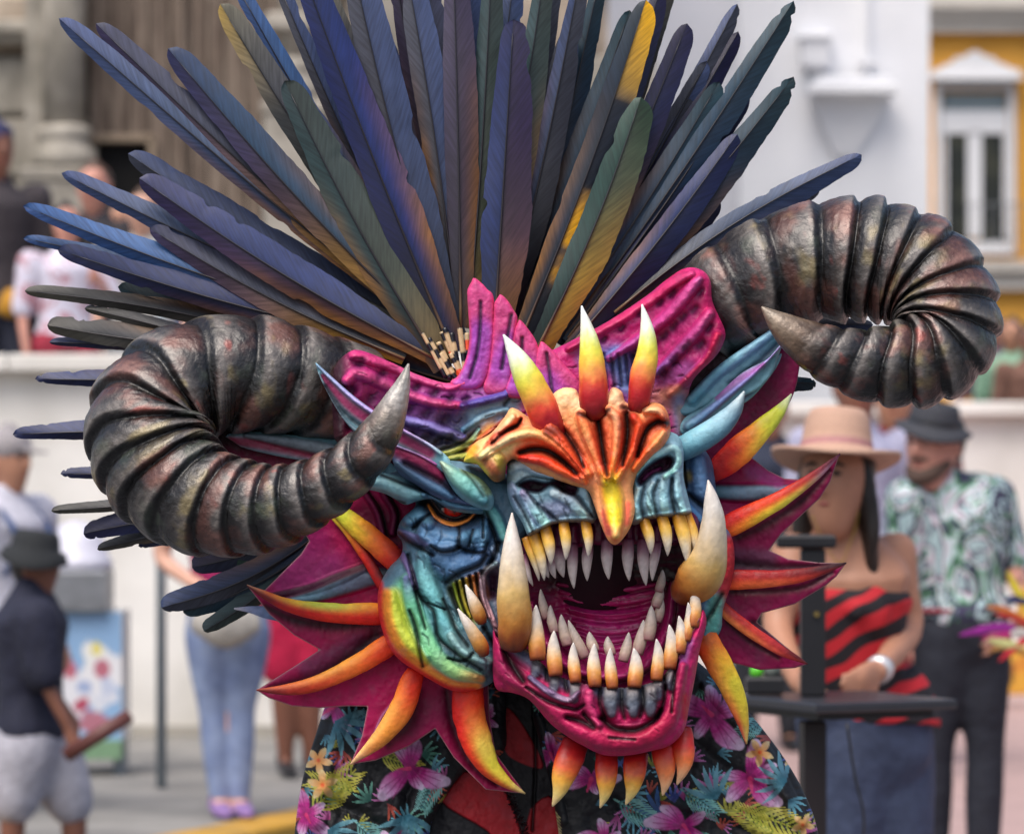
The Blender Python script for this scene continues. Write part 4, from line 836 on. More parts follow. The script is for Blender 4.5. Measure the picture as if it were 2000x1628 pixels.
# ---------------------------------------------------------------- feathered costume at the right edge
YF = 12.0
ft = empty('feathered_costume', tuple(W(2010, 1250, YF)), 'bright purple, yellow and red feathered costume piece entering at the right edge', 'costume')
def bfeather(pts, col, w):
    P = np.array([(*W(a, b_, YF), w) for a, b_ in pts]); n = len(catmull(P, 6)); P = catmull(P, 6); t = np.linspace(0, 1, n); P[:, 3] = w * YF / FP * np.sin(np.clip(t * .9 + .1, 0, 1) * math.pi) ** .6 + .001
    V, F, T, TH = tube(P, n=10, sub=1, flat=.15, flat_dir=(0, 1, 0)); obj_np('feather', V, F, cloth(col, 'feather ' + col), ft)
for pts, c, w in [([(1985, 1225), (1940, 1226), (1872, 1240)], '#7c1478', 9), ([(2010, 1230), (1960, 1240), (1915, 1246)], '#94185c', 6), ([(2000, 1262), (1960, 1256), (1925, 1244)], '#a8a870', 9), ([(2010, 1280), (1970, 1262), (1930, 1272)], '#8c6430', 6), ([(2020, 1235), (1985, 1262), (1950, 1292)], '#a81c2c', 7),
                  ([(2010, 1190), (1985, 1150), (1968, 1115)], '#b8a828', 7), ([(2012, 1215), (1960, 1190), (1925, 1185)], '#a85c28', 6), ([(2016, 1225), (1980, 1205), (1945, 1200)], '#a01c20', 6), ([(2010, 1180), (1990, 1170), (1962, 1170)], '#1c2450', 8), ([(2015, 1240), (1990, 1235), (1965, 1240)], '#a8a4a0', 9)]:
    bfeather(pts, c, w)
pf = Fig('performer in a yellow and orange costume cut off by the right edge', X(2195, 12.3), 12.3, 0, h=1.6, face=R(-30), ell=(-.16, -.04, .66), wrl=(-.17, -.14, .66), hal=(-.18, -.18, .64))
pf.body(SK['brown'], vox=.016); pf.face(); pf.hair(M_hair); pf.shirt(cloth('#b88a30', 'golden'), g=.03); pf.trousers(cloth('#b0702c', 'orange'), g=.03); pf.shoes(M_black)
# ---------------------------------------------------------------- horns
M_horn = mat('aged bronze horn', attr=True, rough=0.40, metal=0.15, noise_amp=0.34, noise_scale=30, bump=0.9, bump_scale=85, coat=0.18, rough_var=0.14, bump_dist=0.0035)
def horn(pts, seed, slant, pitch, tipc, label, swap=1):
    P = np.array(pts, float); P[:, 1] *= -1
    rs = np.random.RandomState(seed)
    Pc = catmull(P, 6); L0 = np.linalg.norm(np.diff(Pc[:, :3], axis=0), axis=1).sum()
    PT = np.linspace(0, 1, 60); pit = np.interp(PT, [0, .24, .36, .62, .8, 1], pitch); PP = np.r_[0, np.cumsum(L0 / 59 / ((pit[1:] + pit[:-1]) / 2))]
    def ph(t, th, L):
        return np.interp(t, PT, PP) + 0.12 * np.sin(t * 23 + seed) + slant * np.cos(th - 0.6 * swap) + 0.28 * vnoise(t * L / 150, np.cos(th) * 1.1 + seed, np.sin(th) * 1.1)
    def rad(t, th, L):
        p = ph(t, th, L); f = p - np.floor(p); k = np.floor(p)
        amp = np.interp(t, [0, .08, .22, .36, .8, 1], [.04, .075, .10, .125, .125, .1]) * (1 - sstep(0.84, 0.92, t)) * (0.75 + 0.5 * _T[(k.astype(int)) % 64, seed, 3])
        saw = np.where(f < 0.80, np.sin(np.clip(f / 0.80, 0, 1) * 1.9) ** .8, (1 - sstep(0.80, 1.0, f)) * .946)
        return 1 + amp * (saw - 0.6) + 0.055 * fbm(t * L / 45, np.cos(th) * 1.7, np.sin(th) * 1.7 + seed, 4)
    P[:, 3] *= .985
    V, F, T, TH = tube(P, n=120, steps=520, rad=rad, flat=1.0, flat_dir=(0, 0, 1))
    L = 1500.0
    Pc = catmull(P, 6); L = np.linalg.norm(np.diff(Pc[:, :3], axis=0), axis=1).sum()
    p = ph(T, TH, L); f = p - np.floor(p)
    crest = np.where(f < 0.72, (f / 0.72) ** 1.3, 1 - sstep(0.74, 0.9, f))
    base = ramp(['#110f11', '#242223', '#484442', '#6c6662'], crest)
    cop = S('#8d5040'); red = S('#a83a2c'); och = S('#8a7a4a'); green = S('#52604e')
    n1 = fbm(T * L / 55, np.cos(TH) * 1.5 + seed, np.sin(TH) * 1.5); n2 = fbm(T * L / 38, np.cos(TH) * 2 + 9, np.sin(TH) * 2 + seed)
    w = (sstep(0.02, 0.38, n1) * (0.25 + 0.75 * crest))[:, None]; base = base * (1 - 0.5 * w) + cop * 0.5 * w
    w = (sstep(0.34, 0.6, n2) * crest)[:, None]; base = base * (1 - 0.55 * w) + red * 0.55 * w
    w = (sstep(0.16, 0.5, -n2) * crest)[:, None]; base = base * (1 - 0.6 * w) + och * 0.6 * w
    w = (sstep(0.2, 0.5, -n1) * 0.6)[:, None]; base = base * (1 - 0.5 * w) + green * 0.5 * w
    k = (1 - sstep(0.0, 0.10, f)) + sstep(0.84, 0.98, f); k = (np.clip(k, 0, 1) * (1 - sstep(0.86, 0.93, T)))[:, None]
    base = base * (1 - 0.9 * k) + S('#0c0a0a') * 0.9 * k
    w = sstep(0.84, 0.93, T)[:, None]; tc = ramp(tipc, sstep(0.86, 1.0, T)); base = base * (1 - w) + tc * (0.8 + 0.5 * n1[:, None]) * w
    V = V.copy(); V[:, 1] *= -1
    o = obj_np('horn', MW(V), F, M_horn, mask, np.clip(base, 0.004, 0.9)); o['label'] = label
    return o
horn([(700, 770, -30, 92), (680, 765, -20, 98), (590, 745, -10, 108), (510, 733, 0, 113), (430, 730, 5, 115), (370, 745, 15, 118), (318, 780, 30, 122), (291, 828, 50, 125), (300, 884, 75, 124),
      (332, 933, 100, 119), (377, 968, 125, 112), (430, 986, 145, 103), (490, 992, 165, 92), (550, 985, 182, 79), (610, 962, 196, 67), (665, 928, 208, 58),
      (712, 886, 216, 50), (745, 842, 220, 40), (768, 796, 222, 29), (786, 752, 222, 16), (798, 710, 222, 2)], 3, 0.42, [88, 84, 52, 50, 56, 60],
     ['#5a5046', '#8f857c', '#b5b0ab', '#a8a49c'], 'horn with the pale pointed tip turned up', 1)
horn([(1378, 640, -30, 100), (1400, 618, -25, 106), (1440, 578, -15, 112), (1530, 528, 0, 116), (1620, 508, 10, 119), (1700, 508, 20, 121), (1768, 520, 30, 114), (1816, 545, 45, 108),
      (1843, 582, 62, 105), (1852, 626, 82, 104), (1843, 670, 102, 102), (1812, 697, 122, 95), (1757, 711, 142, 83), (1690, 711, 160, 71), (1628, 694, 174, 59),
      (1572, 666, 184, 44), (1526, 634, 190, 27), (1487, 599, 192, 2)], 11, -0.38, [88, 84, 46, 42, 54, 60],
     ['#4a3a30', '#6e5a4a', '#8d7a68', '#9a8a78'], 'horn with the brown pointed tip turned left', -1)
# ---------------------------------------------------------------- scalp and crest
MG = '#c42a78'
sc_ = Relief([(648, 790), (652, 720), (682, 687), (712, 686), (772, 711), (815, 731), (872, 748), (900, 738), (960, 735), (1010, 700), (1060, 690), (1090, 678), (1126, 660), (1188, 627),
              (1262, 578), (1303, 545), (1340, 523), (1372, 528), (1388, 550), (1392, 590), (1416, 645), (1412, 672), (1396, 698), (1352, 745), (1342, 800), (1330, 890), (1200, 960),
              (1000, 960), (900, 945), (850, 905), (800, 880), (740, 870), (690, 875), (652, 855)], base=20, edge_r=26, edge_h=34, col=MG, nz=9, nzs=30)
sc_.H += 58 * sstep(800, 690, sc_.X) + 74 * sstep(1250, 1370, sc_.X) * sstep(800, 740, sc_.Y)
# colour fields
sc_.paint([(660, 850, 30), (700, 850, 40)], '#b81858', .9)
sc_.paint([(780, 800, 50), (900, 800, 55), (960, 770, 40)], '#8a4a9c', .75)
sc_.paint([(800, 845, 40), (880, 850, 45), (930, 815, 40)], '#6a6aa8', .8)
sc_.paint([(820, 880, 28), (880, 872, 34), (900, 850, 30)], '#4c6d7c', .8)
sc_.paint([(930, 815, 26), (985, 795, 26), (1000, 780, 20)], '#8fc7cf', .9)
sc_.paint([(850, 905, 22), (900, 893, 26), (925, 878, 24)], '#b8cc58', .95)
sc_.paint([(905, 905, 16), (930, 870, 22), (960, 840, 20)], '#e0a63c', .95)
sc_.paint([(1160, 700, 34), (1230, 710, 34), (1240, 760, 30)], '#4b62a4', .9)
sc_.paint([(1205, 690, 16), (1215, 750, 16)], '#6d9bd0', .8)
sc_.paint([(1290, 740, 26), (1340, 720, 22)], '#7d4a8c', .7)
sc_.paint([(1290, 780, 26), (1330, 780, 26)], '#d08a78', .9)
sc_.paint([(1325, 780, 16), (1335, 850, 16)], '#9aa8c0', .8)
sc_.paint([(1310, 540, 30), (1380, 570, 34), (1400, 650, 26)], '#cc1a60', .8)
sc_.paint([(655, 690, 30), (652, 780, 34), (656, 850, 26)], '#1a1014', .95)
# raised folds
PK = ['#d8407c', '#dd5a92', '#d8407c']
sc_.ridge([(690, 692, 12), (770, 716, 12), (815, 736, 12), (875, 752, 12), (905, 745, 10)], 18, PK, MG)
sc_.ridge([(678, 742, 13), (700, 728, 15), (757, 752, 14), (810, 775, 13), (850, 786, 12), (905, 792, 10)], 26, PK, '#b02a78')
sc_.ridge([(905, 792, 10), (940, 784, 11), (985, 770, 12), (1000, 752, 10)], 22, '#4a3f98', '#5a4aa8')
sc_.ridge([(770, 812, 10), (800, 822, 13), (840, 832, 13), (890, 850, 12), (905, 855, 9)], 22, '#8f8fd0', '#6a5ab0')
sc_.ridge([(670, 790, 14), (700, 800, 16), (740, 815, 14)], 18, '#c83a74', '#a02a68')
sc_.ridge([(1110, 680, 8), (1180, 640, 11), (1260, 592, 12), (1318, 550, 12), (1350, 535, 9)], 20, ['#b01a5c', '#d8306c', '#d8407c'], '#a81c60')
sc_.ridge([(1190, 700, 9), (1250, 660, 12), (1310, 610, 14), (1352, 560, 14), (1366, 545, 8)], 26, ['#a04098', '#d04a90', '#e06aa8'], '#b02a74')
sc_.ridge([(1282, 728, 10), (1320, 690, 13), (1362, 645, 15), (1386, 612, 12)], 26, ['#7a58a8', '#c04a94', '#d84a84'], '#a81c60')
sc_.ridge([(1310, 770, 8), (1350, 735, 12), (1385, 700, 13), (1402, 655, 11)], 20, ['#a01c54', '#d01a50'], '#8a123c')
# pits painted dark
for x, y, r in [(705, 708, 12), (744, 732, 12), (780, 745, 8), (813, 757, 9), (849, 768, 10), (880, 779, 10), (910, 781, 9), (684, 766, 13), (720, 783, 15), (757, 790, 10), (800, 800, 9), (834, 806, 11),
                (871, 820, 13), (802, 852, 11), (836, 852, 11), (857, 862, 9), (879, 858, 9), (690, 830, 10), (1314, 572, 9), (1369, 570, 9), (1357, 604, 10), (1335, 619, 10), (1317, 636, 10),
                (1298, 655, 10), (1277, 672, 9), (1369, 672, 10), (1341, 676, 11), (1318, 702, 11), (1295, 726, 9), (1250, 610, 8), (1215, 640, 8), (1180, 662, 7), (1290, 590, 8), (1385, 640, 9), (1240, 690, 8), (1140, 672, 6)]:
    sc_.groove([(x - r * .3, y + r * .35, r * 0.85), (x + r * .3, y - r * .35, r * 0.65)], 9, '#34183c', .72)
for k in range(7):
    x = 1165 + k * 14; sc_.groove([(x, 690 + k, 3), (x + 8, 760 - k * 2, 3)], 7, '#141a3c', .7)
for pts in [[(860, 880, 3), (905, 862, 3), (935, 835, 3)], [(845, 900, 3), (880, 888, 3), (910, 880, 3)], [(905, 870, 2.5), (950, 855, 2.5), (985, 815, 2.5)], [(930, 880, 3), (960, 850, 3)], [(985, 790, 3), (1000, 770, 3)]]:
    sc_.groove(pts, 9, '#1a1418', .75)
sc_.ridge([(905, 895, 6), (935, 862, 9), (975, 832, 10), (1000, 808, 8)], 16, ['#e8b040', '#e06a38', '#e8a070'], '#b83018')
sc_.ridge([(840, 905, 6), (880, 893, 8), (915, 888, 7)], 12, '#c8da60', '#7ea050')
sc_.paint([(800, 862, 16), (850, 866, 16), (895, 845, 12)], '#1c2030', .7); sc_.paint([(860, 818, 16), (905, 818, 12)], '#33304a', .6)
sc_.ridge([(905, 838, 7), (945, 812, 9), (990, 800, 8)], 10, ['#5c9cb4', '#a4dce0', '#90ccd4'], '#4c7c98')
sc_.ridge([(838, 888, 5), (880, 882, 7), (918, 862, 7), (935, 838, 5)], 10, ['#78a048', '#ccdc5c', '#b8d46c', '#8cc8b0'], '#4c7c68')
sc_.paint([(1330, 800, 10), (1338, 850, 9)], '#e0c4a8', .8); sc_.paint([(1300, 770, 12), (1322, 760, 10)], '#e09c70', .7)
for k in range(60):
    x = 690 + (k * 97) % 690; y = 700 + (k * 61) % 150
    sc_.groove([(x, y, 1.4), (x + 10, y + 4 * math.sin(k), 1.4), (x + 18, y + 8 * math.sin(k * 2), 1)], 4, '#241428', .45)
sc_.C = sc_.C * np.array([.86, .74, .86])
sc_.build('crown', M_paint, mask, thick=150)
# fins
def fin(poly, base, ln, o_label=None):
    f = Relief(poly, base=base, edge_r=13, edge_h=16, col='#c0407c', nz=3, nzs=20)
    f.paint([(ln[0][0], ln[0][1] + 60, 30), (ln[-1][0], ln[-1][1], 34)], '#9a40a8', .95)
    f.edge(7, '#d84478', .8)
    f.groove([(x, y, 3.2) for x, y in ln], 9, '#35304a', .85)
    f.build('crest_fin', M_paint, mask, thick=24)
fin([(924, 543), (940, 552), (952, 565), (964, 580), (966, 640), (962, 700), (950, 745), (925, 762), (890, 760), (880, 745), (895, 733), (910, 700), (917, 660), (914, 600), (913, 565)], 45, [(939, 590), (938, 640), (932, 690), (918, 738)])
fin([(976, 575), (990, 585), (1003, 605), (1011, 625), (1004, 680), (1000, 740), (990, 770), (955, 772), (944, 755), (952, 730), (960, 680), (964, 620), (966, 590)], 55, [(999, 615), (990, 665), (980, 720)])
fin([(1014, 624), (1030, 640), (1050, 672), (1062, 720), (1050, 770), (1005, 778), (985, 765), (1000, 720), (1001, 672), (1006, 640)], 62, [(1020, 660), (1018, 700), (1010, 745)])
fin([(1056, 667), (1075, 680), (1100, 710), (1132, 748), (1120, 790), (1060, 800), (1030, 780), (1040, 735), (1047, 690)], 68, [(1068, 690), (1074, 730), (1080, 775)])
# ---------------------------------------------------------------- left half of the face
fc = Relief([(738, 935), (790, 915), (850, 898), (900, 900), (950, 912), (1000, 930), (1045, 960), (1060, 1010), (1030, 1050), (1012, 1120), (1008, 1240), (985, 1262), (978, 1300), (962, 1332), (915, 1350),
             (880, 1347), (846, 1330), (818, 1313), (772, 1280), (745, 1225), (738, 1158), (757, 1112), (782, 1085), (786, 1060), (775, 1040), (786, 1012), (812, 985), (790, 958)],
            base=50, edge_r=46, edge_h=62, col='#4c6a88', nz=7, nzs=34)
# paint fields
fc.paint([(880, 1040, 60), (930, 1060, 50)], '#3f5f92', .8)
fc.paint([(870, 1100, 60), (900, 1130, 40)], '#3f6a92', .7)
fc.paint([(830, 1120, 26), (840, 1180, 30), (870, 1230, 34)], '#62a0b4', .9)
fc.paint([(790, 1150, 22), (800, 1210, 30), (830, 1270, 30)], '#62a890', .9)
fc.paint([(768, 1165, 18), (778, 1210, 24), (800, 1262, 22), (830, 1290, 14)], '#b4bc3c', .95)
fc.paint([(850, 1290, 14), (880, 1305, 18), (930, 1315, 14)], '#9cb868', .8)
fc.paint([(752, 1160, 12), (756, 1210, 12), (778, 1262, 12), (815, 1296, 12), (850, 1318, 12), (885, 1334, 12), (930, 1338, 12)], '#e8802c', .95)
fc.edge(13, '#c81c1a', .0)
fc.paint([(740, 1140, 9), (741, 1200, 9), (760, 1262, 9), (800, 1300, 9), (846, 1330, 9), (885, 1347, 9), (925, 1350, 9)], '#c4161c', .95)
fc.paint([(900, 1260, 26), (940, 1290, 26), (960, 1310, 18)], '#4d6378', .8)
fc.paint([(900, 1150, 22), (925, 1200, 18)], '#a0a03a', .9)
fc.paint([(925, 1125, 18), (950, 1160, 12)], '#b86c30', .9)
fc.paint([(985, 1120, 26), (990, 1200, 26)], '#5c4660', .8)
# masses
BL = '#4c72a4'; BT = '#86b4c6'
fc.ridge([(800, 1010, 20), (822, 1002, 20), (838, 1018, 16)], 26, '#5684ae', '#2f4474')
fc.ridge([(780, 1040, 12), (810, 1052, 14), (842, 1062, 12)], 14, '#5a5a92', '#2f3464')
fc.ridge([(835, 1040, 24), (868, 1052, 32), (890, 1052, 28)], 34, BL, '#2c416e')
fc.ridge([(912, 1050, 24), (935, 1046, 24)], 30, '#4f7aa8', '#2c416e')
fc.ridge([(945, 1020, 12), (948, 1050, 12), (940, 1075, 10)], 18, '#4f7aa8', '#2c416e')
fc.ridge([(845, 1078, 22), (880, 1098, 40), (925, 1096, 34), (950, 1080, 20)], 30, ['#4a6a98', '#456aa0', '#43609a'], '#31507c')
fc.ridge([(826, 1085, 16), (832, 1130, 22), (848, 1170, 22), (864, 1215, 24), (900, 1268, 26), (945, 1300, 20)], 30, ['#4e7898', '#74b4c8', '#62a4b8', '#5896ac', '#6d90a4', '#5b7488'], '#356074')
fc.ridge([(795, 1130, 14), (806, 1180, 20), (826, 1230, 22), (850, 1278, 22), (890, 1312, 20), (940, 1325, 12)], 20, ['#5f6aa0', '#68b49c', '#68b090', '#76b48c', '#8ab47c', '#b87a48'], '#4f9080')
fc.ridge([(762, 1160, 14), (768, 1205, 20), (790, 1250, 22), (825, 1285, 16)], 22)
fc.ridge([(785, 1082, 9), (800, 1110, 10), (812, 1148, 8)], 12, '#6a5a98', '#343058')
fc.ridge([(945, 985, 16), (968, 1010, 16), (985, 1050, 12)], 22, '#5a98a4', '#3f6a84')
fc.ridge([(965, 1070, 10), (975, 1095, 12), (985, 1115, 8)], 18, '#6a84b0', '#2f4058')
fc.ridge([(955, 1290, 12), (905, 1275, 12), (880, 1240, 10)], 12, '#7aa0b0', '#3f5a70')
# gum stripes in the cheek hollow
fc.groove([(885, 1150, 10), (905, 1180, 14), (925, 1215, 10)], 16, None)
for k, (x, c) in enumerate([(886, '#9cae3c'), (898, '#b8a83c'), (911, '#b08a34'), (924, '#a05c2c'), (935, '#7c4030')]):
    fc.ridge([(x, 1140 - k * 5, 5), (x + 8, 1170, 6), (x + 20, 1205, 5)], 12, c, '#3a2a18')
    fc.groove([(x + 6, 1135 - k * 5, 2.5), (x + 14, 1170, 2.8), (x + 27, 1206, 2.2)], 10)
# mouth corner ring
fc.ridge([(968, 1100, 8), (945, 1120, 9), (944, 1160, 8), (958, 1200, 8), (972, 1235, 8)], 22, ['#8aa4bc', '#a890a8', '#b48aa0', '#7a5468'], '#5a4460')
fc.groove([(962, 1128, 11), (962, 1160, 10)], 26, '#3a0c30', .95)
# creases
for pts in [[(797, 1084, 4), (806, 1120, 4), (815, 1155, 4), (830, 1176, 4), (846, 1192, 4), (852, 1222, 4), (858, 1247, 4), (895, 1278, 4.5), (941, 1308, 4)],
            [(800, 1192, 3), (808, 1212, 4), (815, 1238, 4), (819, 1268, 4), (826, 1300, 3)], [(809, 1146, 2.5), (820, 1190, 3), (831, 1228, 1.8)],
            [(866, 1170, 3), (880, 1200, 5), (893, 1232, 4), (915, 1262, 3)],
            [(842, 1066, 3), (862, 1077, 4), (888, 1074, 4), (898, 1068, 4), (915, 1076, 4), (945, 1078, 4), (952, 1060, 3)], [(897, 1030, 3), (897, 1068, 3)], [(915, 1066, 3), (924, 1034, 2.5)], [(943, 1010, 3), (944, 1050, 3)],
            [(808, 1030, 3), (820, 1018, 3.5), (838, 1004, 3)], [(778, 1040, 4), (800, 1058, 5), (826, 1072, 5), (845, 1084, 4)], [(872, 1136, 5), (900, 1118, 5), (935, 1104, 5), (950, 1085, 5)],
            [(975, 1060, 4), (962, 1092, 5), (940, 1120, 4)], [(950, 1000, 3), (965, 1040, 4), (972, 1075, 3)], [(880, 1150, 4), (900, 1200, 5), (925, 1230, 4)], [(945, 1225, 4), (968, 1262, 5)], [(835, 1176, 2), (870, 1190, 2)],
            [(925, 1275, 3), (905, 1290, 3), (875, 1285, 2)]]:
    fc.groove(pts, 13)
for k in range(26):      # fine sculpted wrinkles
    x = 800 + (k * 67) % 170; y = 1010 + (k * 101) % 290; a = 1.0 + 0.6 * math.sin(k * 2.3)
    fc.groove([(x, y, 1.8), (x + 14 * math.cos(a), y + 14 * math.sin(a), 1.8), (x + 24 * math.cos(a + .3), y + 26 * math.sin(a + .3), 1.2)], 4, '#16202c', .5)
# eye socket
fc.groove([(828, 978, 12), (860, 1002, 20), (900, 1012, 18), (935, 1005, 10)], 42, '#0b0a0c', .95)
fc.ridge([(836, 985, 4), (855, 1012, 6), (885, 1023, 6.5), (912, 1016, 5), (930, 1000, 3)], 22, ['#c8702c', '#d8843c', '#c06a2c'], '#4a1c10')
fc.ridge([(842, 976, 3), (862, 1001, 4.5), (888, 1011, 4.5), (908, 1005, 3)], 18, '#2a2226', '#0a090a')
fc.C = fc.C * np.array([1.42, 1.42, 1.15])
fc.build('face', M_paint, mask, thick=160)
# eyeball
def ball(name, c, r, cols, parent, m, flat=1.0, n=20):
    P = np.array([(c[0] - r * math.cos(a), -c[1], c[2], max(0.2, r * math.sin(a))) for a in np.linspace(0, math.pi, 14)])
    V, F, T, TH = tube(P, n=n, sub=1, flat=flat, flat_dir=(0, 0, 1)); C = ramp(cols, T); V = V.copy(); V[:, 1] *= -1
    return V, F, C
V, F, C = ball('eye', (884, 992, 62), 27, '#d8d0c8', mask, None)
dd = np.hypot(V[:, 0] - 886, V[:, 1] - 996); C = np.where((dd < 22)[:, None], S('#c8180c'), C); C = np.where((dd < 5)[:, None], S('#140404'), C)
obj_np('eye', MW(V), F, mat('glossy eye', attr=True, rough=0.12, noise_amp=.15, noise_scale=60, coat=.6), mask, C)
# brow blades over the eye
def blade(poly, base, strokes, name='brow_blade', edge_r=14, edge_h=22, col='#6f9fb0', thick=40, label=None, nz=2.5):
    b = Relief(poly, base=base, edge_r=edge_r, edge_h=edge_h, col=col, nz=nz, nzs=22)
    for st in strokes: getattr(b, st[0])(*st[1:])
    b.C = np.clip(b.C * np.array([1.28, 1.26, 1.2]), 0, .85)
    o = b.build(name, M_paint, mask, thick=thick)
    if label: o['label'] = label
    return o
blade([(690, 950), (722, 925), (760, 925), (800, 940), (840, 958), (880, 975), (925, 985), (955, 975), (962, 990), (950, 1003), (915, 1002), (880, 996), (845, 975), (815, 978), (790, 985), (755, 965), (715, 955)], 92,
      [('ridge', [(700, 945, 10), (750, 945, 20), (800, 962, 20), (826, 968, 10)], 22, ['#7aa6b8', '#8cbcc4', '#5f94a4'], '#35526c'), ('ridge', [(830, 965, 10), (880, 982, 14), (940, 990, 10)], 14, '#4f7a98', '#2c4a6c'),
       ('groove', [(740, 925, 3), (790, 945, 4), (838, 962, 4), (860, 975, 3)], 9), ('groove', [(700, 956, 3), (745, 968, 3), (790, 982, 3)], 6)])
blade([(760, 862), (790, 872), (830, 888), (856, 903), (872, 935), (892, 965), (930, 985), (900, 985), (850, 970), (810, 945), (780, 925), (765, 895)], 118,
      [('paint', [(780, 880, 14), (830, 905, 16), (860, 930, 12)], '#8a1848', .95), ('ridge', [(770, 868, 4), (815, 884, 5), (853, 906, 4)], 10, ['#a8a0d0', '#c090c8', '#b060a8'], '#6a3a80'),
       ('ridge', [(775, 905, 8), (820, 935, 12), (880, 968, 12)], 14, ['#56708c', '#4a6c90', '#44688c'], '#2c3c5c'), ('groove', [(790, 905, 5), (830, 925, 6), (868, 945, 5), (885, 965, 3)], 9, '#1a0c1c', .85)], col='#4c5c80')
blade([(857, 899), (875, 902), (900, 915), (930, 928), (950, 945), (965, 972), (958, 996), (925, 988), (895, 968), (878, 945), (866, 922)], 140,
      [('ridge', [(862, 905, 8), (888, 930, 20), (922, 955, 24), (945, 978, 14)], 22, ['#a8c0a8', '#7fb8ac', '#5c9c9c', '#3f7484'], '#3c6a6a'), ('paint', [(905, 915, 8), (940, 935, 9), (955, 960, 8)], '#7a8c4c', .7),
       ('groove', [(905, 918, 2.5), (925, 940, 3), (945, 968, 3)], 5, '#1c2418', .7)])
# long leaf ears on the left
blade([(616, 708), (640, 728), (690, 772), (740, 808), (790, 838), (850, 872), (880, 900), (872, 925), (835, 900), (790, 880), (740, 868), (700, 850), (668, 815), (640, 768), (622, 730)], 132,
      [('paint', [(630, 735, 6), (680, 790, 12), (740, 830, 14), (840, 885, 12)], '#8a1450', .95), ('ridge', [(618, 712, 3), (650, 742, 5), (700, 786, 6), (760, 824, 6), (830, 862, 6), (860, 885, 5)], 14, ['#8ab0cc', '#a8a0d8', '#b090cc', '#8ab8c0'], '#6a5a98'),
       ('ridge', [(622, 728, 3), (645, 780, 6), (680, 832, 9), (740, 862, 8)], 10, ['#7a94a4', '#5c7484', '#48606c'], '#2c3844'), ('groove', [(635, 755, 4), (670, 805, 6), (715, 840, 5)], 8, '#1c0818', .8)],
      name='ear_blade', edge_r=8, edge_h=10, thick=22)
blade([(440, 852), (480, 842), (560, 848), (640, 855), (700, 870), (760, 900), (780, 935), (700, 925), (620, 905), (540, 890), (470, 872)], -5,
      [('paint', [(450, 860, 10), (560, 875, 16), (680, 900, 16)], '#7c0c34', .95), ('ridge', [(480, 850, 6), (560, 862, 14), (650, 880, 18), (740, 910, 14)], 14, ['#5a6470', '#66727c', '#4c5a68'], '#2a3038')],
      name='ear_blade', edge_r=8, edge_h=8, thick=20)
blade([(405, 838), (470, 835), (600, 840), (700, 850), (790, 900), (800, 960), (700, 970), (600, 950), (500, 925), (440, 895), (410, 865)], -40, [('paint', [(420, 850, 30), (620, 850, 30)], '#160c12', .9)], name='ear_membrane', edge_r=5, edge_h=4, thick=8, col='#6c0a34')
blade([(1290, 760), (1330, 700), (1400, 672), (1445, 676), (1450, 700), (1400, 730), (1350, 790), (1310, 800)], 20, [('paint', [(1330, 740, 20), (1420, 690, 20)], '#2c0c18', .8)], name='horn_socket', edge_r=14, edge_h=12, thick=60, col='#24141a')
# ---------------------------------------------------------------- long blades on the right side
blade([(1571, 567), (1545, 590), (1526, 618), (1490, 652), (1440, 686), (1395, 720), (1350, 765), (1325, 800), (1345, 812), (1385, 790), (1440, 750), (1500, 702), (1532, 668), (1554, 628)], 40,
      [('ridge', [(1568, 570, 3), (1530, 628, 9), (1465, 680, 14), (1400, 725, 17), (1350, 778, 16)], 18, ['#8c9cc8', '#88b4d0', '#74aec4', '#5c94a8'], '#3f5c74'), ('groove', [(1566, 585, 3), (1536, 650, 5), (1490, 700, 7), (1430, 750, 8)], 8, '#2c3048', .8)], name='ear_blade', edge_r=8, edge_h=10, thick=18)
blade([(1566, 690), (1530, 672), (1490, 700), (1440, 760), (1400, 815), (1375, 880), (1385, 915), (1410, 935), (1450, 895), (1500, 840), (1540, 790), (1557, 745)], 0,
      [('paint', [(1550, 700, 30), (1480, 800, 40), (1410, 900, 40)], '#84104a', .95), ('groove', [(1500, 770, 20), (1440, 860, 20)], 2, '#5c0c38', .4)], name='ear_membrane', edge_r=5, edge_h=4, thick=8, col='#84104a')
blade([(1530, 668), (1500, 700), (1470, 716), (1440, 735), (1380, 790), (1338, 815), (1328, 840), (1345, 848), (1390, 820), (1440, 780), (1480, 760), (1510, 725)], 60,
      [('ridge', [(1526, 674, 3), (1480, 722, 6), (1430, 765, 8), (1380, 805, 11), (1345, 832, 13)], 18, ['#9a8ac0', '#8a84c8', '#7a80c0', '#6c8cb8', '#5c88a0'], '#3c3c68'), ('paint', [(1490, 712, 6), (1440, 742, 8), (1400, 775, 6)], '#904a98', .8)], name='ear_blade', edge_r=7, edge_h=8, thick=18)
blade([(1524, 690), (1515, 720), (1470, 775), (1430, 800), (1400, 815), (1430, 780), (1470, 752)], 48,
      [('paint', [(1500, 720, 14), (1430, 790, 14)], '#3c4458', .9), ('ridge', [(1520, 695, 2), (1470, 755, 4), (1410, 805, 4)], 8, '#d8a8c0', '#704a78')], name='ear_blade', edge_r=6, edge_h=6, thick=14)
spike('ear_blade', [(1312, 884, 110, 24), (1345, 870, 112, 25), (1380, 850, 112, 25), (1412, 826, 112, 22), (1436, 798, 112, 15), (1454, 764, 112, 2)], ['#4c8494', '#78b4c4', '#8cbccc', '#90b4c4', '#b8c8cc'], mask, M_paint, side=['#3c6478', '#4f8498', '#5c8ca0', '#5c7c94', '#8ca0a8'])
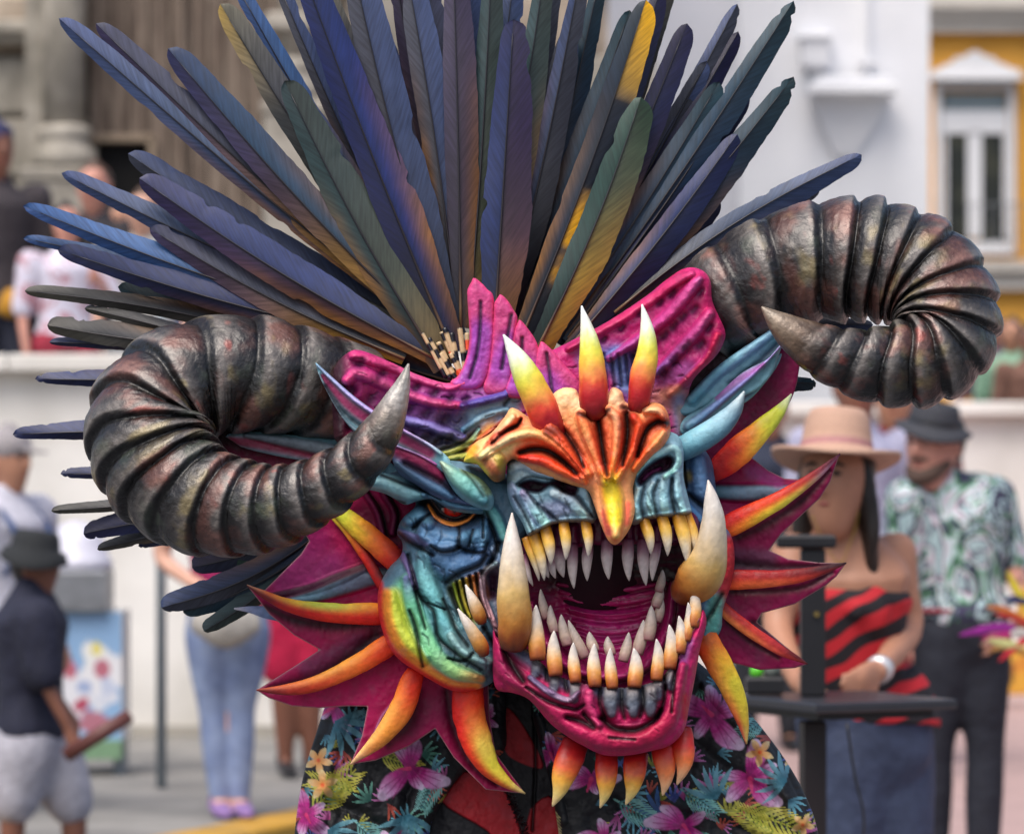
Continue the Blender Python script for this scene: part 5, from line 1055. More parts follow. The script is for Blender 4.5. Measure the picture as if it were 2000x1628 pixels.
# ---------------------------------------------------------------- right cheek
ck = Relief([(1318, 880), (1362, 868), (1390, 900), (1398, 950), (1404, 1010), (1428, 1045), (1435, 1090), (1428, 1140), (1412, 1190), (1408, 1230), (1385, 1258), (1360, 1250), (1348, 1150), (1335, 1040), (1325, 960)], base=40, edge_r=30, edge_h=40, col='#4c688c', nz=6, nzs=22)
ck.paint([(1425, 1060, 16), (1425, 1120, 18), (1405, 1180, 14)], '#c01c20', .95)
ck.paint([(1400, 1175, 18), (1392, 1225, 20)], '#5ca898', .95)
ck.paint([(1345, 930, 12)], '#b09448', .8)
ck.ridge([(1365, 900, 20), (1372, 960, 22)], 20, '#5c80a8', '#33466c')
ck.ridge([(1340, 985, 12), (1362, 1010, 14), (1385, 1030, 12)], 18, '#4474a4', '#243c64')
ck.groove([(1345, 965, 4), (1370, 985, 5), (1395, 1010, 4)], 12); ck.groove([(1335, 905, 3), (1340, 950, 3)], 9)
ck.groove([(1410, 1160, 4), (1390, 1195, 5), (1368, 1225, 4)], 10)
ck.build('cheek', M_paint, mask, thick=140)
# ---------------------------------------------------------------- mouth cavity
mo = Relief([(1010, 1060), (1050, 1020), (1120, 1000), (1200, 1000), (1290, 990), (1350, 990), (1385, 1030), (1392, 1120), (1372, 1200), (1345, 1270), (1290, 1335), (1230, 1360), (1150, 1355), (1080, 1330), (1030, 1290), (1000, 1200)],
            base=20, edge_r=5, edge_h=0, col='#5c0c3a', nz=3, nzs=30)
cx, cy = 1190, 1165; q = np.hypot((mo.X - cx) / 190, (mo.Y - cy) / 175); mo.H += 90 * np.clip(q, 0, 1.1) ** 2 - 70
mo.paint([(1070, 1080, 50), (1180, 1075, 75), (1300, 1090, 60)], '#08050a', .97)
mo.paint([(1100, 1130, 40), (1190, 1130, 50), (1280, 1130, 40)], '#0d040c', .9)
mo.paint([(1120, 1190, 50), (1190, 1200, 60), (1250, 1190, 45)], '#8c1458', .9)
mo.paint([(1180, 1240, 50), (1200, 1260, 60)], '#a8287c', .8)
for k in range(9):
    y = 1146 + k * 14 + 3 * math.sin(k * 2.7); w = 105 - k * 6
    mo.ridge([(1195 - w, y - 6, 5), (1195 - w * .4, y + 5 + 2 * math.sin(k), 7), (1195 + w * .3, y + 4, 7), (1195 + w, y - 9, 5)], 9, ['#7c1450', '#b0287c', '#b42c80', '#7c1450'], '#64103c', a=.75)
mo.ridge([(1040, 1180, 10), (1062, 1240, 14), (1110, 1295, 16), (1190, 1318, 16), (1260, 1295, 16), (1300, 1230, 14), (1315, 1140, 10)], 46, ['#7a1450', '#b02c7c', '#c0408c', '#b02c7c', '#7a1450'], '#6c1048')
mo.H += 4 * fbm(mo.X / 18, mo.Y / 7, 2.2)
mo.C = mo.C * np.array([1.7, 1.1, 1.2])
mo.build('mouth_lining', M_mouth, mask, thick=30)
ug = Relief([(1018, 1072), (1040, 1030), (1090, 1005), (1160, 1000), (1290, 995), (1355, 1000), (1368, 1040), (1352, 1066), (1318, 1058), (1280, 1072), (1240, 1062), (1190, 1066), (1150, 1064), (1105, 1078), (1070, 1098), (1040, 1108)],
            base=92, edge_r=14, edge_h=16, col='#5e0a38', nz=3, nzs=20)
for x in (1040, 1066, 1092, 1120, 1150, 1186, 1228, 1258, 1284, 1310, 1335):
    ug.ridge([(x, 1030, 11), (x, 1068, 11)], 10, '#6e1044', '#4a0830', a=.6)
ug.build('upper_gum', M_mouth, mask, thick=50)
# ---------------------------------------------------------------- snout (upper jaw)
sn = Relief([(990, 905), (1010, 893), (1060, 880), (1150, 870), (1250, 850), (1300, 842), (1326, 852), (1335, 880), (1335, 930), (1345, 975), (1350, 1004), (1325, 1008), (1292, 1011), (1262, 1016), (1237, 1025), (1215, 1010), (1170, 1010),
             (1157, 1022), (1126, 1020), (1083, 1023), (1060, 1035), (1034, 1048), (1020, 1020), (1000, 990), (990, 955)], base=110, edge_r=24, edge_h=44, col='#7fa4b8', nz=8, nzs=24)
# dome of the muzzle
qq = np.clip(1 - ((sn.X - 1190) / 230) ** 2, 0, 1); sn.H += 60 * qq
sn.paint([(1000, 930, 14), (1030, 910, 18)], '#a8bcc8', .8)
sn.paint([(1020, 1000, 20), (1060, 1000, 22), (1110, 985, 22)], '#6c5c8c', .6)
sn.paint([(1230, 890, 16), (1235, 960, 20), (1240, 1000, 16)], '#76a8b8', .7)
LB = ['#a4c4d0', '#8ab8c8', '#9accd0']
sn.H += 5 * fbm(sn.X / 13, sn.Y / 13, 4.2)
for pts, c in [([(998, 950, 12), (1012, 985, 14), (1035, 1030, 12)], ['#8a96b8', '#7a94b4', '#90c0cc']), ([(1022, 962, 11), (1048, 998, 15), (1066, 1022, 13)], ['#8a80a8', '#86b8c4', '#9cd0cc']),
               ([(1080, 962, 10), (1110, 975, 13), (1140, 1005, 12)], ['#b0c4d0', '#8aa0b8', '#8cb4b8']),
               ([(995, 915, 12), (1020, 905, 14), (1060, 920, 12), (1110, 932, 9)], ['#aac4d0', '#a0b0c4', '#8094ac']),
               ([(1250, 955, 10), (1246, 985, 12), (1248, 1010, 10)], LB), ([(1278, 945, 9), (1270, 965, 12), (1274, 1000, 13)], LB), ([(1300, 930, 11), (1296, 965, 13), (1300, 1000, 12)], LB), ([(1322, 925, 8), (1326, 965, 10), (1335, 998, 9)], LB),
               ([(1240, 925, 7), (1262, 900, 8), (1296, 880, 9), (1320, 875, 9), (1326, 905, 8), (1300, 930, 7)], ['#88c0bc', '#a0c8d0', '#90c8c4'])]:
    sn.ridge([(x, y, r * 1.12) for x, y, r in pts], 15, c, '#6080a0', a=.9)
for pts in [[(1004, 970, 3), (1022, 1000, 4), (1040, 1038, 3)], [(1030, 960, 3), (1050, 985, 4), (1072, 1002, 4), (1088, 1015, 3)], [(1100, 958, 3), (1126, 968, 4), (1140, 985, 4), (1158, 1010, 3)],
            [(1258, 950, 3), (1252, 980, 4), (1256, 1010, 3)], [(1285, 940, 3), (1276, 965, 4), (1282, 1005, 3)], [(1312, 935, 3), (1311, 965, 3), (1318, 1000, 3)], [(1238, 935, 4), (1232, 970, 5), (1230, 1010, 4)], [(1152, 950, 5), (1160, 985, 6), (1168, 1015, 5)]]:
    sn.groove(pts, 12, '#141624', .8)
# nostrils
for poly in ([(1012, 948), (1034, 937), (1066, 942), (1090, 936), (1115, 938), (1129, 952), (1121, 965), (1098, 958), (1077, 947), (1053, 961), (1030, 958)],
             [(1243, 938), (1256, 918), (1282, 898), (1306, 890), (1315, 899), (1310, 914), (1292, 923), (1276, 927), (1258, 944), (1248, 947)]):
    sn.fill(poly, -50, '#3c0c2c', soft=9); 
sn.paint([(1040, 951, 7), (1054, 949, 7)], '#0c040a', .9); sn.paint([(1100, 950, 7)], '#0c040a', .8); sn.paint([(1270, 922, 6), (1290, 908, 6)], '#14060f', .8)
sn.ridge([(1290, 914, 4), (1272, 922, 5), (1256, 936, 4)], 6, '#6a1c50', '#3a0c2c')
sn.groove([(1008, 945, 2), (1034, 931, 2.5), (1080, 936, 2), (1120, 931, 2.5)], 6, '#0c0c14', .8)
# bruised brown lip edge
for seg in ([(1034, 1047, 6), (1060, 1034, 6), (1083, 1023, 6), (1126, 1019, 6), (1158, 1020, 6)], [(1237, 1023, 6), (1262, 1015, 6), (1292, 1010, 6), (1325, 1007, 6), (1348, 1003, 6)]):
    sn.ridge([(x, y - 4, 7) for x, y, r in seg], 10, None); sn.paint(seg, '#5c4426', .85)
for k in range(34):
    x = 1005 + (k * 53) % 320; y = 960 + (k * 37) % 50
    if 1150 < x < 1238: continue
    sn.groove([(x, y, 1.3), (x + 4, y + 14, 1.3)], 3, '#2c3844', .5)
sn.fill([(1040, 905), (1080, 925), (1120, 940), (1160, 955), (1185, 1000), (1215, 1000), (1230, 945), (1262, 893), (1300, 850), (1290, 830), (1100, 850)], -60, None, soft=16)
sn.C = np.clip(sn.C * np.array([1.34, 1.34, 1.24]), 0, .8)
sn.build('snout', M_paint, mask, thick=130)
# ---------------------------------------------------------------- orange nose crest
no = Relief([(906, 902), (915, 880), (930, 862), (960, 845), (985, 815), (997, 797), (1012, 800), (1030, 812), (1050, 815), (1072, 800), (1078, 772), (1100, 757), (1124, 760), (1135, 775), (1160, 780), (1185, 770), (1197, 756), (1215, 765), (1222, 785), (1250, 795), (1272, 785), (1295, 792), (1307, 815),
             (1309, 845), (1296, 872), (1268, 900), (1245, 925), (1237, 955), (1241, 990), (1233, 1025), (1218, 1050), (1203, 1063), (1188, 1055), (1172, 1020), (1160, 985), (1148, 958), (1120, 948), (1080, 934), (1040, 918), (1008, 898), (990, 905), (985, 935), (965, 940), (945, 920), (930, 905)],
            base=150, edge_r=18, edge_h=30, col='#ee9a68', nz=3, nzs=20)
no.H += 46 * np.clip(1 - ((no.X - 1180) / 270) ** 2, 0, 1) * 1.0 + 40 * sstep(940, 1060, no.Y)
no.paint([(1080, 780, 24), (1110, 770, 24), (1130, 790, 18)], '#f0c098', .95); no.paint([(1200, 775, 20), (1215, 790, 14)], '#f0c0a0', .9)
no.paint([(985, 830, 26), (1010, 815, 22)], '#eeb888', .95)
no.paint([(955, 880, 24), (975, 870, 24), (1010, 850, 14)], '#e8d49a', .95)
no.paint([(950, 905, 14), (968, 915, 16)], '#8a4c2c', .85); no.paint([(975, 895, 12), (985, 915, 10)], '#8c9434', .8)
no.paint([(912, 895, 10), (925, 875, 10)], '#e0a030', .9)
no.ridge([(965, 912, 22), (968, 900, 20)], 24)
no.ridge([(940, 890, 10), (970, 868, 14), (1010, 850, 14), (1050, 848, 14), (1085, 870, 13), (1118, 905, 11), (1140, 930, 8)], 26, ['#ecd8a0', '#f0d8b0', '#f0c090', '#f0a068', '#e88048', '#e87838', '#e88030'], '#c86030')
no.ridge([(1000, 815, 10), (985, 835, 12), (965, 855, 8)], 18, '#f0c8a0', '#d88858')
no.ridge([(1018, 894, 10), (1060, 900, 14), (1100, 920, 13), (1140, 940, 9)], 24, ['#c81c10', '#d83014', '#e85c24', '#ec7c34'], '#8c1408')
no.ridge([(1072, 835, 16), (1100, 858, 14), (1125, 890, 11), (1150, 925, 9)], 26, ['#c04020', '#e06830', '#ee8040', '#f08840'], '#a02c10')
no.ridge([(1135, 810, 13), (1142, 835, 15), (1155, 868, 13), (1168, 905, 10), (1180, 940, 10)], 28, ['#d86a40', '#f09058', '#f0a470', '#f09858', '#f0a040'], '#b03418')
no.ridge([(1190, 800, 10), (1204, 818, 13), (1206, 855, 13), (1200, 895, 11), (1190, 930, 10)], 28, ['#e09870', '#f0b088', '#f0a878', '#f0904c', '#f09838'], '#b83818')
no.ridge([(1238, 815, 12), (1248, 835, 13), (1240, 870, 12), (1222, 905, 10), (1205, 935, 9)], 26, ['#c84028', '#e46838', '#f08048', '#ee8444', '#f09038'], '#a82c14')
no.ridge([(1260, 800, 9), (1288, 803, 11), (1300, 825, 8)], 22, ['#f0b890', '#f0b088', '#e09068'], '#c05838')
no.ridge([(1297, 845, 10), (1285, 862, 14), (1262, 886, 12), (1240, 915, 8)], 22, ['#f0a070', '#ee9058', '#e86c34', '#e87030'], '#b83414')
no.ridge([(1183, 925, 18), (1195, 965, 24), (1200, 1005, 22), (1203, 1045, 14)], 34, ['#f09038', '#f0b030', '#e8c838', '#d8b068'], '#d8502c')
no.paint([(1180, 1000, 7), (1188, 1040, 8)], '#c03048', .75); no.paint([(1226, 985, 7), (1224, 1020, 8)], '#d84848', .7)
no.paint([(1190, 935, 16), (1197, 970, 19), (1202, 1012, 15)], '#e8cc28', .9)
for pts in [[(1016, 884, 4), (1040, 877, 5), (1068, 880, 5), (1096, 896, 5), (1126, 924, 4)], [(1098, 838, 4), (1112, 858, 5), (1128, 884, 5), (1140, 912, 3)], [(1166, 812, 4), (1172, 845, 6), (1178, 885, 5), (1186, 928, 3)], [(1224, 808, 5), (1226, 842, 6), (1222, 875, 5), (1216, 908, 3)],
            [(1303, 826, 4), (1284, 824, 5), (1264, 838, 5), (1252, 862, 5), (1245, 890, 3)], [(960, 866, 2.5), (990, 840, 3), (1010, 830, 3), (1018, 818, 2)]]:
    no.paint([(x, y, r * 3.6) for x, y, r in pts], '#c42008', .72); no.groove([(x, y, r * 1.2) for x, y, r in pts], 22, ['#1a0605', '#080304', '#240806'], 1.0)
no.paint([(1070, 842, 12), (1090, 838, 12)], '#3a1010', .7); no.groove([(1130, 808, 5), (1160, 816, 6), (1190, 800, 5)], 12, '#1c0c10', .85); no.groove([(1218, 796, 5), (1250, 802, 5), (1264, 790, 4)], 12, '#1c0c10', .85)
no.groove([(1002, 900, 5), (990, 925, 7), (978, 945, 6)], 14, '#10100c', .85)
no.groove([(945, 875, 2), (965, 850, 3), (985, 845, 2)], 6, '#a02410', .8)
for k in range(40):
    x = 950 + (k * 83) % 340; y = 800 + (k * 47) % 150
    no.groove([(x, y, 1.2), (x + 5, y + 12, 1.2)], 2.5, None)
no.paint([(912, 895, 12), (928, 908, 12), (948, 925, 8)], '#b8bc40', .8); no.paint([(960, 935, 9), (985, 932, 9)], '#3c4418', .7)
no.C = np.clip(no.C * np.array([1.28, 1.12, .92]), 0, .92); no.H += 8
no.build('nose_crest', M_paint, mask, thick=60)
# ---------------------------------------------------------------- lower jaw
jw = Relief([(963, 1212), (968, 1240), (985, 1250), (1012, 1252), (1048, 1284), (1084, 1316), (1123, 1330), (1163, 1338), (1198, 1342), (1240, 1340), (1284, 1327), (1308, 1303), (1327, 1276), (1341, 1250), (1356, 1222), (1372, 1190), (1380, 1215), (1368, 1262), (1358, 1320), (1346, 1380), (1336, 1425),
             (1308, 1455), (1270, 1466), (1230, 1474), (1180, 1474), (1140, 1456), (1112, 1440), (1075, 1412), (1034, 1366), (1000, 1352), (970, 1345), (962, 1303)], base=120, edge_r=20, edge_h=34, col='#c0145c', nz=5, nzs=26)
jw.H += 70 * np.clip(1 - ((jw.X - 1200) / 240) ** 2, 0, 1)
jw.paint([(975, 1225, 14), (1000, 1258, 16), (1040, 1290, 17), (1090, 1328, 15), (1140, 1342, 15), (1240, 1350, 20), (1300, 1322, 14)], '#4c5c70', .95)
jw.paint([(1195, 1362, 24), (1255, 1364, 26), (1285, 1350, 14)], '#566670', .9)
jw.paint([(1330, 1300, 12), (1348, 1250, 9)], '#6a3a78', .8); jw.paint([(1336, 1360, 9), (1340, 1400, 8)], '#c01c28', .8)
jw.paint([(965, 1300, 14), (980, 1330, 12)], '#8c1048', .6); jw.paint([(1140, 1345, 16), (1150, 1375, 18)], '#a83060', .8)
for x, y, dx in [(1050, 1300, -4), (1084, 1330, -3), (1123, 1350, -2), (1284, 1345, 2), (1308, 1325, 3)]:
    jw.ridge([(x, y - 12, 15), (x + dx, y + 14, 13)], 12, ['#706e68', '#4c5a66'], '#3c2c38')
for x in (1192, 1236, 1270):
    jw.ridge([(x, 1348, 17), (x, 1372, 19), (x + 2, 1392, 13)], 14, ['#75746e', '#5c6a72', '#4c5860'], '#2c2c30')
for pts in [[(1172, 1345, 4), (1172, 1375, 4), (1182, 1400, 4)], [(1214, 1348, 4), (1215, 1380, 5), (1220, 1402, 4)], [(1254, 1345, 4), (1256, 1375, 5), (1250, 1398, 4)], [(1103, 1325, 4), (1108, 1350, 4)], [(1066, 1302, 4), (1070, 1328, 4)], [(1296, 1318, 4), (1300, 1345, 3)]]:
    jw.groove(pts, 14, '#141418', .85)
jw.ridge([(964, 1240, 10), (975, 1290, 20), (1000, 1318, 24), (1040, 1346, 22), (1085, 1380, 26), (1130, 1420, 30), (1190, 1440, 30), (1250, 1438, 28), (1300, 1412, 22), (1322, 1360, 14), (1334, 1300, 11)], 22,
         ['#b41858', '#b0185c', '#a81850', '#c01c58', '#cc1c5c', '#c81c50', '#c41848', '#b8144c', '#a81450'], '#82103c')
jw.ridge([(1150, 1352, 12), (1152, 1382, 13), (1170, 1412, 11)], 16, '#c02c64', '#8a1848')
jw.ridge([(1035, 1322, 7), (1075, 1352, 9), (1110, 1366, 8), (1130, 1352, 6)], 16, ['#5a5a78', '#7c6a88', '#a898a8', '#6a4a68'], '#4c2848')
for pts, w in [([(985, 1270, 5), (1000, 1298, 10), (1022, 1330, 6)], 22), ([(1175, 1402, 5), (1200, 1422, 8), (1240, 1426, 8), (1275, 1408, 6), (1290, 1388, 4)], 26), ([(1108, 1400, 5), (1135, 1408, 8), (1160, 1420, 5), (1140, 1395, 5)], 20),
               ([(1028, 1342, 3), (1070, 1368, 5), (1120, 1384, 4), (1140, 1376, 3)], 12), ([(1300, 1340, 3), (1295, 1375, 4), (1285, 1400, 3)], 12), ([(1322, 1290, 3), (1316, 1340, 4), (1312, 1390, 3)], 12), ([(1190, 1440, 3), (1240, 1444, 3)], 6)]:
    jw.groove(pts, w, '#0e080c', .95)
# gum collars round the tooth roots
jw.ridge([(1000, 1250, 6), (1048, 1280, 8), (1084, 1310, 8), (1123, 1324, 8), (1163, 1332, 8), (1198, 1336, 8), (1240, 1334, 8), (1284, 1321, 8), (1308, 1297, 8), (1327, 1270, 8), (1345, 1238, 7), (1362, 1208, 6)], 20, '#6c5c3a', '#4a4434', a=.85)
for k in range(30):
    x = 975 + (k * 59) % 350; y = 1290 + (k * 43) % 150
    jw.groove([(x, y, 1.3), (x + 9, y + 7, 1.3)], 3, '#3a0c24', .4)
jw.C = np.clip(jw.C * np.array([.95, .85, .95]), 0, .85)
jw.build('lower_jaw', M_paint, mask, thick=120)
# ---------------------------------------------------------------- teeth
TO = [(0, '#6c2c10'), (.14, '#a8581c'), (.30, '#cc8c40'), (.5, '#d4b48c'), (.7, '#d4c8bc'), (1, '#d4cec8')]
TU = [(0, '#9c641c'), (.2, '#dc9a24'), (.45, '#e8bc54'), (.68, '#dfd0b4'), (1, '#d6d0ca')]
TI = [(0, '#6a1c48'), (.25, '#a87a90'), (.5, '#cfc0c0'), (1, '#d4ccc6')]
def tooth(b, t, r, d, cols, bend=3, lean=10):
    (bx, by), (tx, ty) = b, t; dx, dy = tx - bx, ty - by; L = math.hypot(dx, dy); nx, ny = -dy / L, dx / L
    pts = [(bx - dx * .12, by - dy * .12, d, r * .9)]
    for u, k in ((0.1, 1.0), (0.35, 1.0), (0.6, 0.80), (0.8, 0.52), (0.93, 0.26), (1.0, 0.06)):
        o = bend * math.sin(u * math.pi); pts.append((bx + dx * u + nx * o, by + dy * u + ny * o, d + lean * math.sin(u * 2.6), r * k))
    spike('tooth', pts, cols, mask, M_tooth, n=14, steps=18, tex=0.02)
upper = [((1029, 1058), (1053, 1134), 9, 150), ((1044, 1048), (1063, 1133), 12, 160), ((1066, 1036), (1076, 1103), 12, 172), ((1101, 1026), (1105, 1093), 11, 180), ((1144, 1022), (1149, 1087), 10.5, 188),
         ((1259, 1020), (1271, 1082), 11, 188), ((1293, 1011), (1304, 1085), 12, 180), ((1325, 1009), (1342, 1100), 14, 170), ((1343, 1012), (1361, 1086), 11, 160), ((1344, 1040), (1356, 1103), 9, 140)]
for k, (b, t, r, d) in enumerate(upper): tooth(b, t, r, d, TU, bend=-3 if k < 5 else -4)
inner = [((1023, 1090), (1041, 1144), 8), ((1060, 1090), (1072, 1128), 8), ((1076, 1092), (1085, 1129), 8), ((1090, 1075), (1101, 1127), 12), ((1119, 1070), (1121, 1149), 11), ((1149, 1066), (1147, 1134), 11), ((1186, 1060), (1189, 1131), 12), ((1227, 1060), (1229, 1134), 12),
         ((1256, 1062), (1262, 1143), 12), ((1283, 1066), (1274, 1134), 10)]
for k, (b, t, r) in enumerate(inner): tooth(b, t, r, 112 if k > 2 else 120, TI, bend=2)
lower = [((1050, 1277), (1047, 1181), 17, 205), ((1085, 1310), (1082, 1231), 15, 212), ((1124, 1324), (1120, 1254), 12.5, 218), ((1162, 1332), (1161, 1256), 14, 222), ((1196, 1336), (1192, 1265), 12.5, 222), ((1239, 1334), (1238, 1265), 15, 220), ((1282, 1320), (1282, 1247), 13, 214),
         ((1308, 1297), (1307, 1219), 14, 206), ((1327, 1268), (1326, 1202), 12.5, 198), ((1340, 1244), (1344, 1176), 10.5, 190), ((1355, 1216), (1353, 1139), 12.5, 182)]
for k, (b, t, r, d) in enumerate(lower): tooth(b, t, r, d, TO, bend=-2 if k < 5 else 4, lean=-12)
linner = [((1067, 1202), (1056, 1150), 9), ((1082, 1229), (1075, 1181), 9.5), ((1107, 1254), (1096, 1199), 11), ((1140, 1276), (1110, 1210), 11), ((1161, 1268), (1151, 1233), 11), ((1193, 1275), (1187, 1242), 10.5), ((1218, 1285), (1228, 1234), 11), ((1246, 1270), (1257, 1210), 12.5),
          ((1267, 1243), (1272, 1182), 12.5), ((1284, 1209), (1292, 1164), 10), ((1281, 1181), (1291, 1139), 10.5), ((1287, 1151), (1294, 1112), 9)]
for k, (b, t, r) in enumerate(linner): tooth(b, t, r, 96 - (20 if k in (0, 9, 10, 11) else 0), [(0, '#a06a70'), (.3, '#c8ae9c'), (1, '#d2c8c0')], bend=2 if k > 5 else -2, lean=-6)
# cheek fangs and the two great tusks
TK = [(0, '#5c2410'), (.10, '#8c4418'), (.22, '#b87830'), (.40, '#ccA864'), (.58, '#d2c0a4'), (.8, '#cfc8c0'), (1, '#c8bfb8')]
spike('fang', [(946, 1278, 150, 10), (940, 1262, 158, 15), (925, 1236, 165, 13), (908, 1210, 168, 8), (894, 1188, 166, 1.5)], TO, mask)
spike('fang', [(942, 1216, 140, 9), (937, 1203, 146, 13.5), (927, 1180, 152, 12), (917, 1158, 152, 7), (909, 1141, 150, 1.5)], TO, mask)
spike('tusk', [(1003, 1262, 190, 26), (1004, 1244, 200, 31), (1006, 1212, 208, 34), (1003, 1170, 214, 32.5), (1001, 1110, 216, 26), (1000, 1052, 212, 15.5), (1000, 1001, 204, 1.5)], TK, mask, n=28, steps=40)
spike('tusk', [(1322, 1152, 120, 22), (1338, 1150, 135, 34), (1362, 1132, 155, 44), (1382, 1098, 175, 39), (1391, 1054, 190, 29), (1393, 1010, 198, 22), (1389, 970, 200, 13), (1383, 937, 198, 1.5)], TK, mask, n=28, steps=44)
# spikes on the brow
SP = [(0, '#4c060c'), (.12, '#8c0a16'), (.22, '#b01420'), (.31, '#d8482c'), (.40, '#ec9048'), (.50, '#ecc040'), (.60, '#dcd848'), (.69, '#dce48c'), (.78, '#e0e4cc'), (1, '#dcdee0')]
spike('brow_spike', [(1084, 858, 205, 20), (1076, 838, 218, 29), (1052, 782, 226, 31), (1028, 733, 228, 27), (1007, 692, 226, 17), (983, 653, 220, 1.5)], SP, mask, n=24, steps=40)
spike('brow_spike', [(1161, 812, 215, 20), (1160, 792, 226, 29), (1158, 735, 228, 27.5), (1154, 690, 226, 23), (1147, 645, 222, 14), (1136, 597, 216, 1.5)], SP, mask, n=24, steps=40)
spike('brow_spike', [(1243, 806, 205, 15), (1247, 788, 214, 21), (1255, 735, 216, 25), (1264, 690, 214, 21), (1264, 645, 210, 14), (1254, 594, 204, 1.5)], SP, mask, n=24, steps=40)
# chin spikes
CS = [(0, '#7c0c14'), (.25, '#c01c1c'), (.45, '#e05c28'), (.62, '#e8a83c'), (.8, '#dcc070'), (1, '#d0b488')]
for k, (b, m_, t, r) in enumerate([((1124, 1450), (1100, 1515), (1079, 1574), 27), ((1185, 1470), (1184, 1525), (1172, 1577), 22), ((1243, 1470), (1238, 1520), (1222, 1571), 23), ((1293, 1440), (1300, 1500), (1294, 1553), 23), ((1330, 1425), (1337, 1480), (1322, 1532), 22)]):
    spike('chin_spike', [(b[0], b[1], 120, r), ((b[0] + m_[0]) / 2, (b[1] + m_[1]) / 2, 138, r * 1.02), (m_[0], m_[1], 148, r * .86), ((m_[0] + t[0]) / 2 + 3, (m_[1] + t[1]) / 2, 150, r * .5), (t[0], t[1], 146, 1.5)],
          CS if k < 3 else [(0, '#8c0c10'), (.35, '#d0281c'), (.6, '#e8783c'), (.8, '#e8a878'), (1, '#d8b48c')], mask, flat=.6)
# ---------------------------------------------------------------- frills: membranes and their rays
fl = Relief([(655, 990), (640, 1008), (594, 1040), (604, 1056), (588, 1081), (517, 1152), (482, 1142), (527, 1200), (575, 1240), (625, 1268), (582, 1296), (501, 1347), (524, 1362), (570, 1378), (622, 1382), (680, 1378), (718, 1379), (707, 1436), (684, 1492), (734, 1484), (800, 1456), (850, 1422), (868, 1450), (886, 1478), (949, 1541), (1026, 1549), (968, 1470), (956, 1400),
             (954, 1330), (880, 1280), (830, 1150), (840, 1000), (760, 940), (700, 960)], base=-14, edge_r=6, edge_h=3, col='#96084c', smooth=False, nz=5, nzs=50)
fl.paint([(600, 1080, 40), (560, 1140, 34), (640, 1110, 40)], '#8a3070', .85); fl.paint([(620, 1050, 30)], '#82145a', .8)
fl.ridge([(520, 1165, 8), (600, 1150, 12), (660, 1128, 14), (715, 1105, 10)], 10, '#1c1420', '#3a1430', a=.85)
fl.ridge([(540, 1178, 7), (610, 1165, 14), (670, 1145, 20), (730, 1125, 22), (760, 1120, 14)], 14, ['#5ca0a4', '#5c98a4', '#5a8090', '#4c6c74', '#3c5a54'], '#3a4a50')
fl.paint([(640, 1290, 26), (600, 1305, 16), (700, 1255, 22)], '#6a2a50', .85); fl.groove([(530, 1345, 8), (620, 1322, 12), (680, 1285, 14), (735, 1240, 14)], 6, '#1a0c14', .9)
fl.groove([(520, 1185, 8), (580, 1212, 12), (660, 1222, 14), (735, 1215, 12)], 6, '#1a0a14', .9)
fl.paint([(700, 1010, 24), (740, 1010, 34), (760, 1060, 26)], '#4a0c2c', .8)
for pts in [[(720, 960, 3), (745, 1000, 4), (757, 1050, 3)], [(755, 960, 3), (778, 1000, 4), (775, 1040, 3)]]: fl.ridge([(x - 8, y, 9) for x, y, r in pts], 12, '#6c1c48', '#3a0c28'); fl.groove(pts, 6)
fl.paint([(850, 1380, 40), (800, 1420, 30)], '#700c40', .8); fl.groove([(815, 1350, 10), (800, 1410, 12), (760, 1455, 8)], 5, '#2a0c14', .75); fl.groove([(872, 1350, 8), (885, 1420, 10), (920, 1490, 10), (970, 1530, 6)], 6, '#2a0818', .85)
fl.ridge([(728, 1440, 3), (745, 1400, 4), (765, 1375, 3)], 5, '#b0789c', '#6a2050')
fl.paint([(960, 1335, 12), (948, 1420, 10)], '#3a0c20', .6)
fl.C = fl.C * np.array([1.18, .85, 1.0])
fl.edge(2.4, '#b4a09a', .55)
fl.build('frill', M_memb, mask, thick=7, shell=True)
fr = Relief([(1390, 920), (1430, 890), (1468, 893), (1500, 918), (1532, 934), (1568, 936), (1600, 912), (1640, 886), (1622, 940), (1602, 972), (1559, 1012), (1526, 1042), (1502, 1074), (1539, 1091), (1600, 1098), (1653, 1099), (1634, 1125), (1613, 1143), (1553, 1179), (1488, 1197), (1478, 1214), (1529, 1257), (1577, 1296), (1553, 1304), (1485, 1308),
             (1443, 1297), (1410, 1290), (1380, 1240), (1370, 1100)], base=-14, edge_r=6, edge_h=3, col='#88084a', smooth=False, nz=5, nzs=45)
fr.ridge([(1400, 960, 18), (1450, 962, 20), (1510, 960, 18), (1560, 955, 10)], 18, ['#4c8c90', '#6aa0a8', '#6a9ca4', '#7a7c98'], '#3c5058')
fr.paint([(1470, 920, 16), (1520, 942, 12)], '#8a3c78', .85)
fr.paint([(1440, 1090, 24), (1500, 1090, 20)], '#5c4258', .8); fr.groove([(1430, 1098, 10), (1500, 1106, 10), (1580, 1106, 7), (1640, 1100, 5)], 5, '#1c1418', .85)
fr.groove([(1430, 1155, 7), (1500, 1155, 8), (1570, 1146, 7), (1625, 1118, 5)], 5, '#14080c', .85); fr.groove([(1470, 1215, 7), (1520, 1248, 6), (1560, 1285, 4)], 5, '#24141c', .85)
fr.paint([(1430, 1230, 22), (1480, 1280, 20)], '#7c2050', .7); fr.groove([(1420, 1215, 5), (1460, 1250, 6), (1520, 1285, 5)], 5, '#1c0810', .8)
fr.groove([(1440, 1050, 8), (1500, 1022, 10), (1570, 975, 8), (1620, 920, 5)], 5, '#1c0a12', .85)
fr.C = fr.C * np.array([1.18, .85, 1.0])
fr.edge(2.4, '#b09a94', .55)
fr.build('frill', M_memb, mask, thick=7, shell=True)
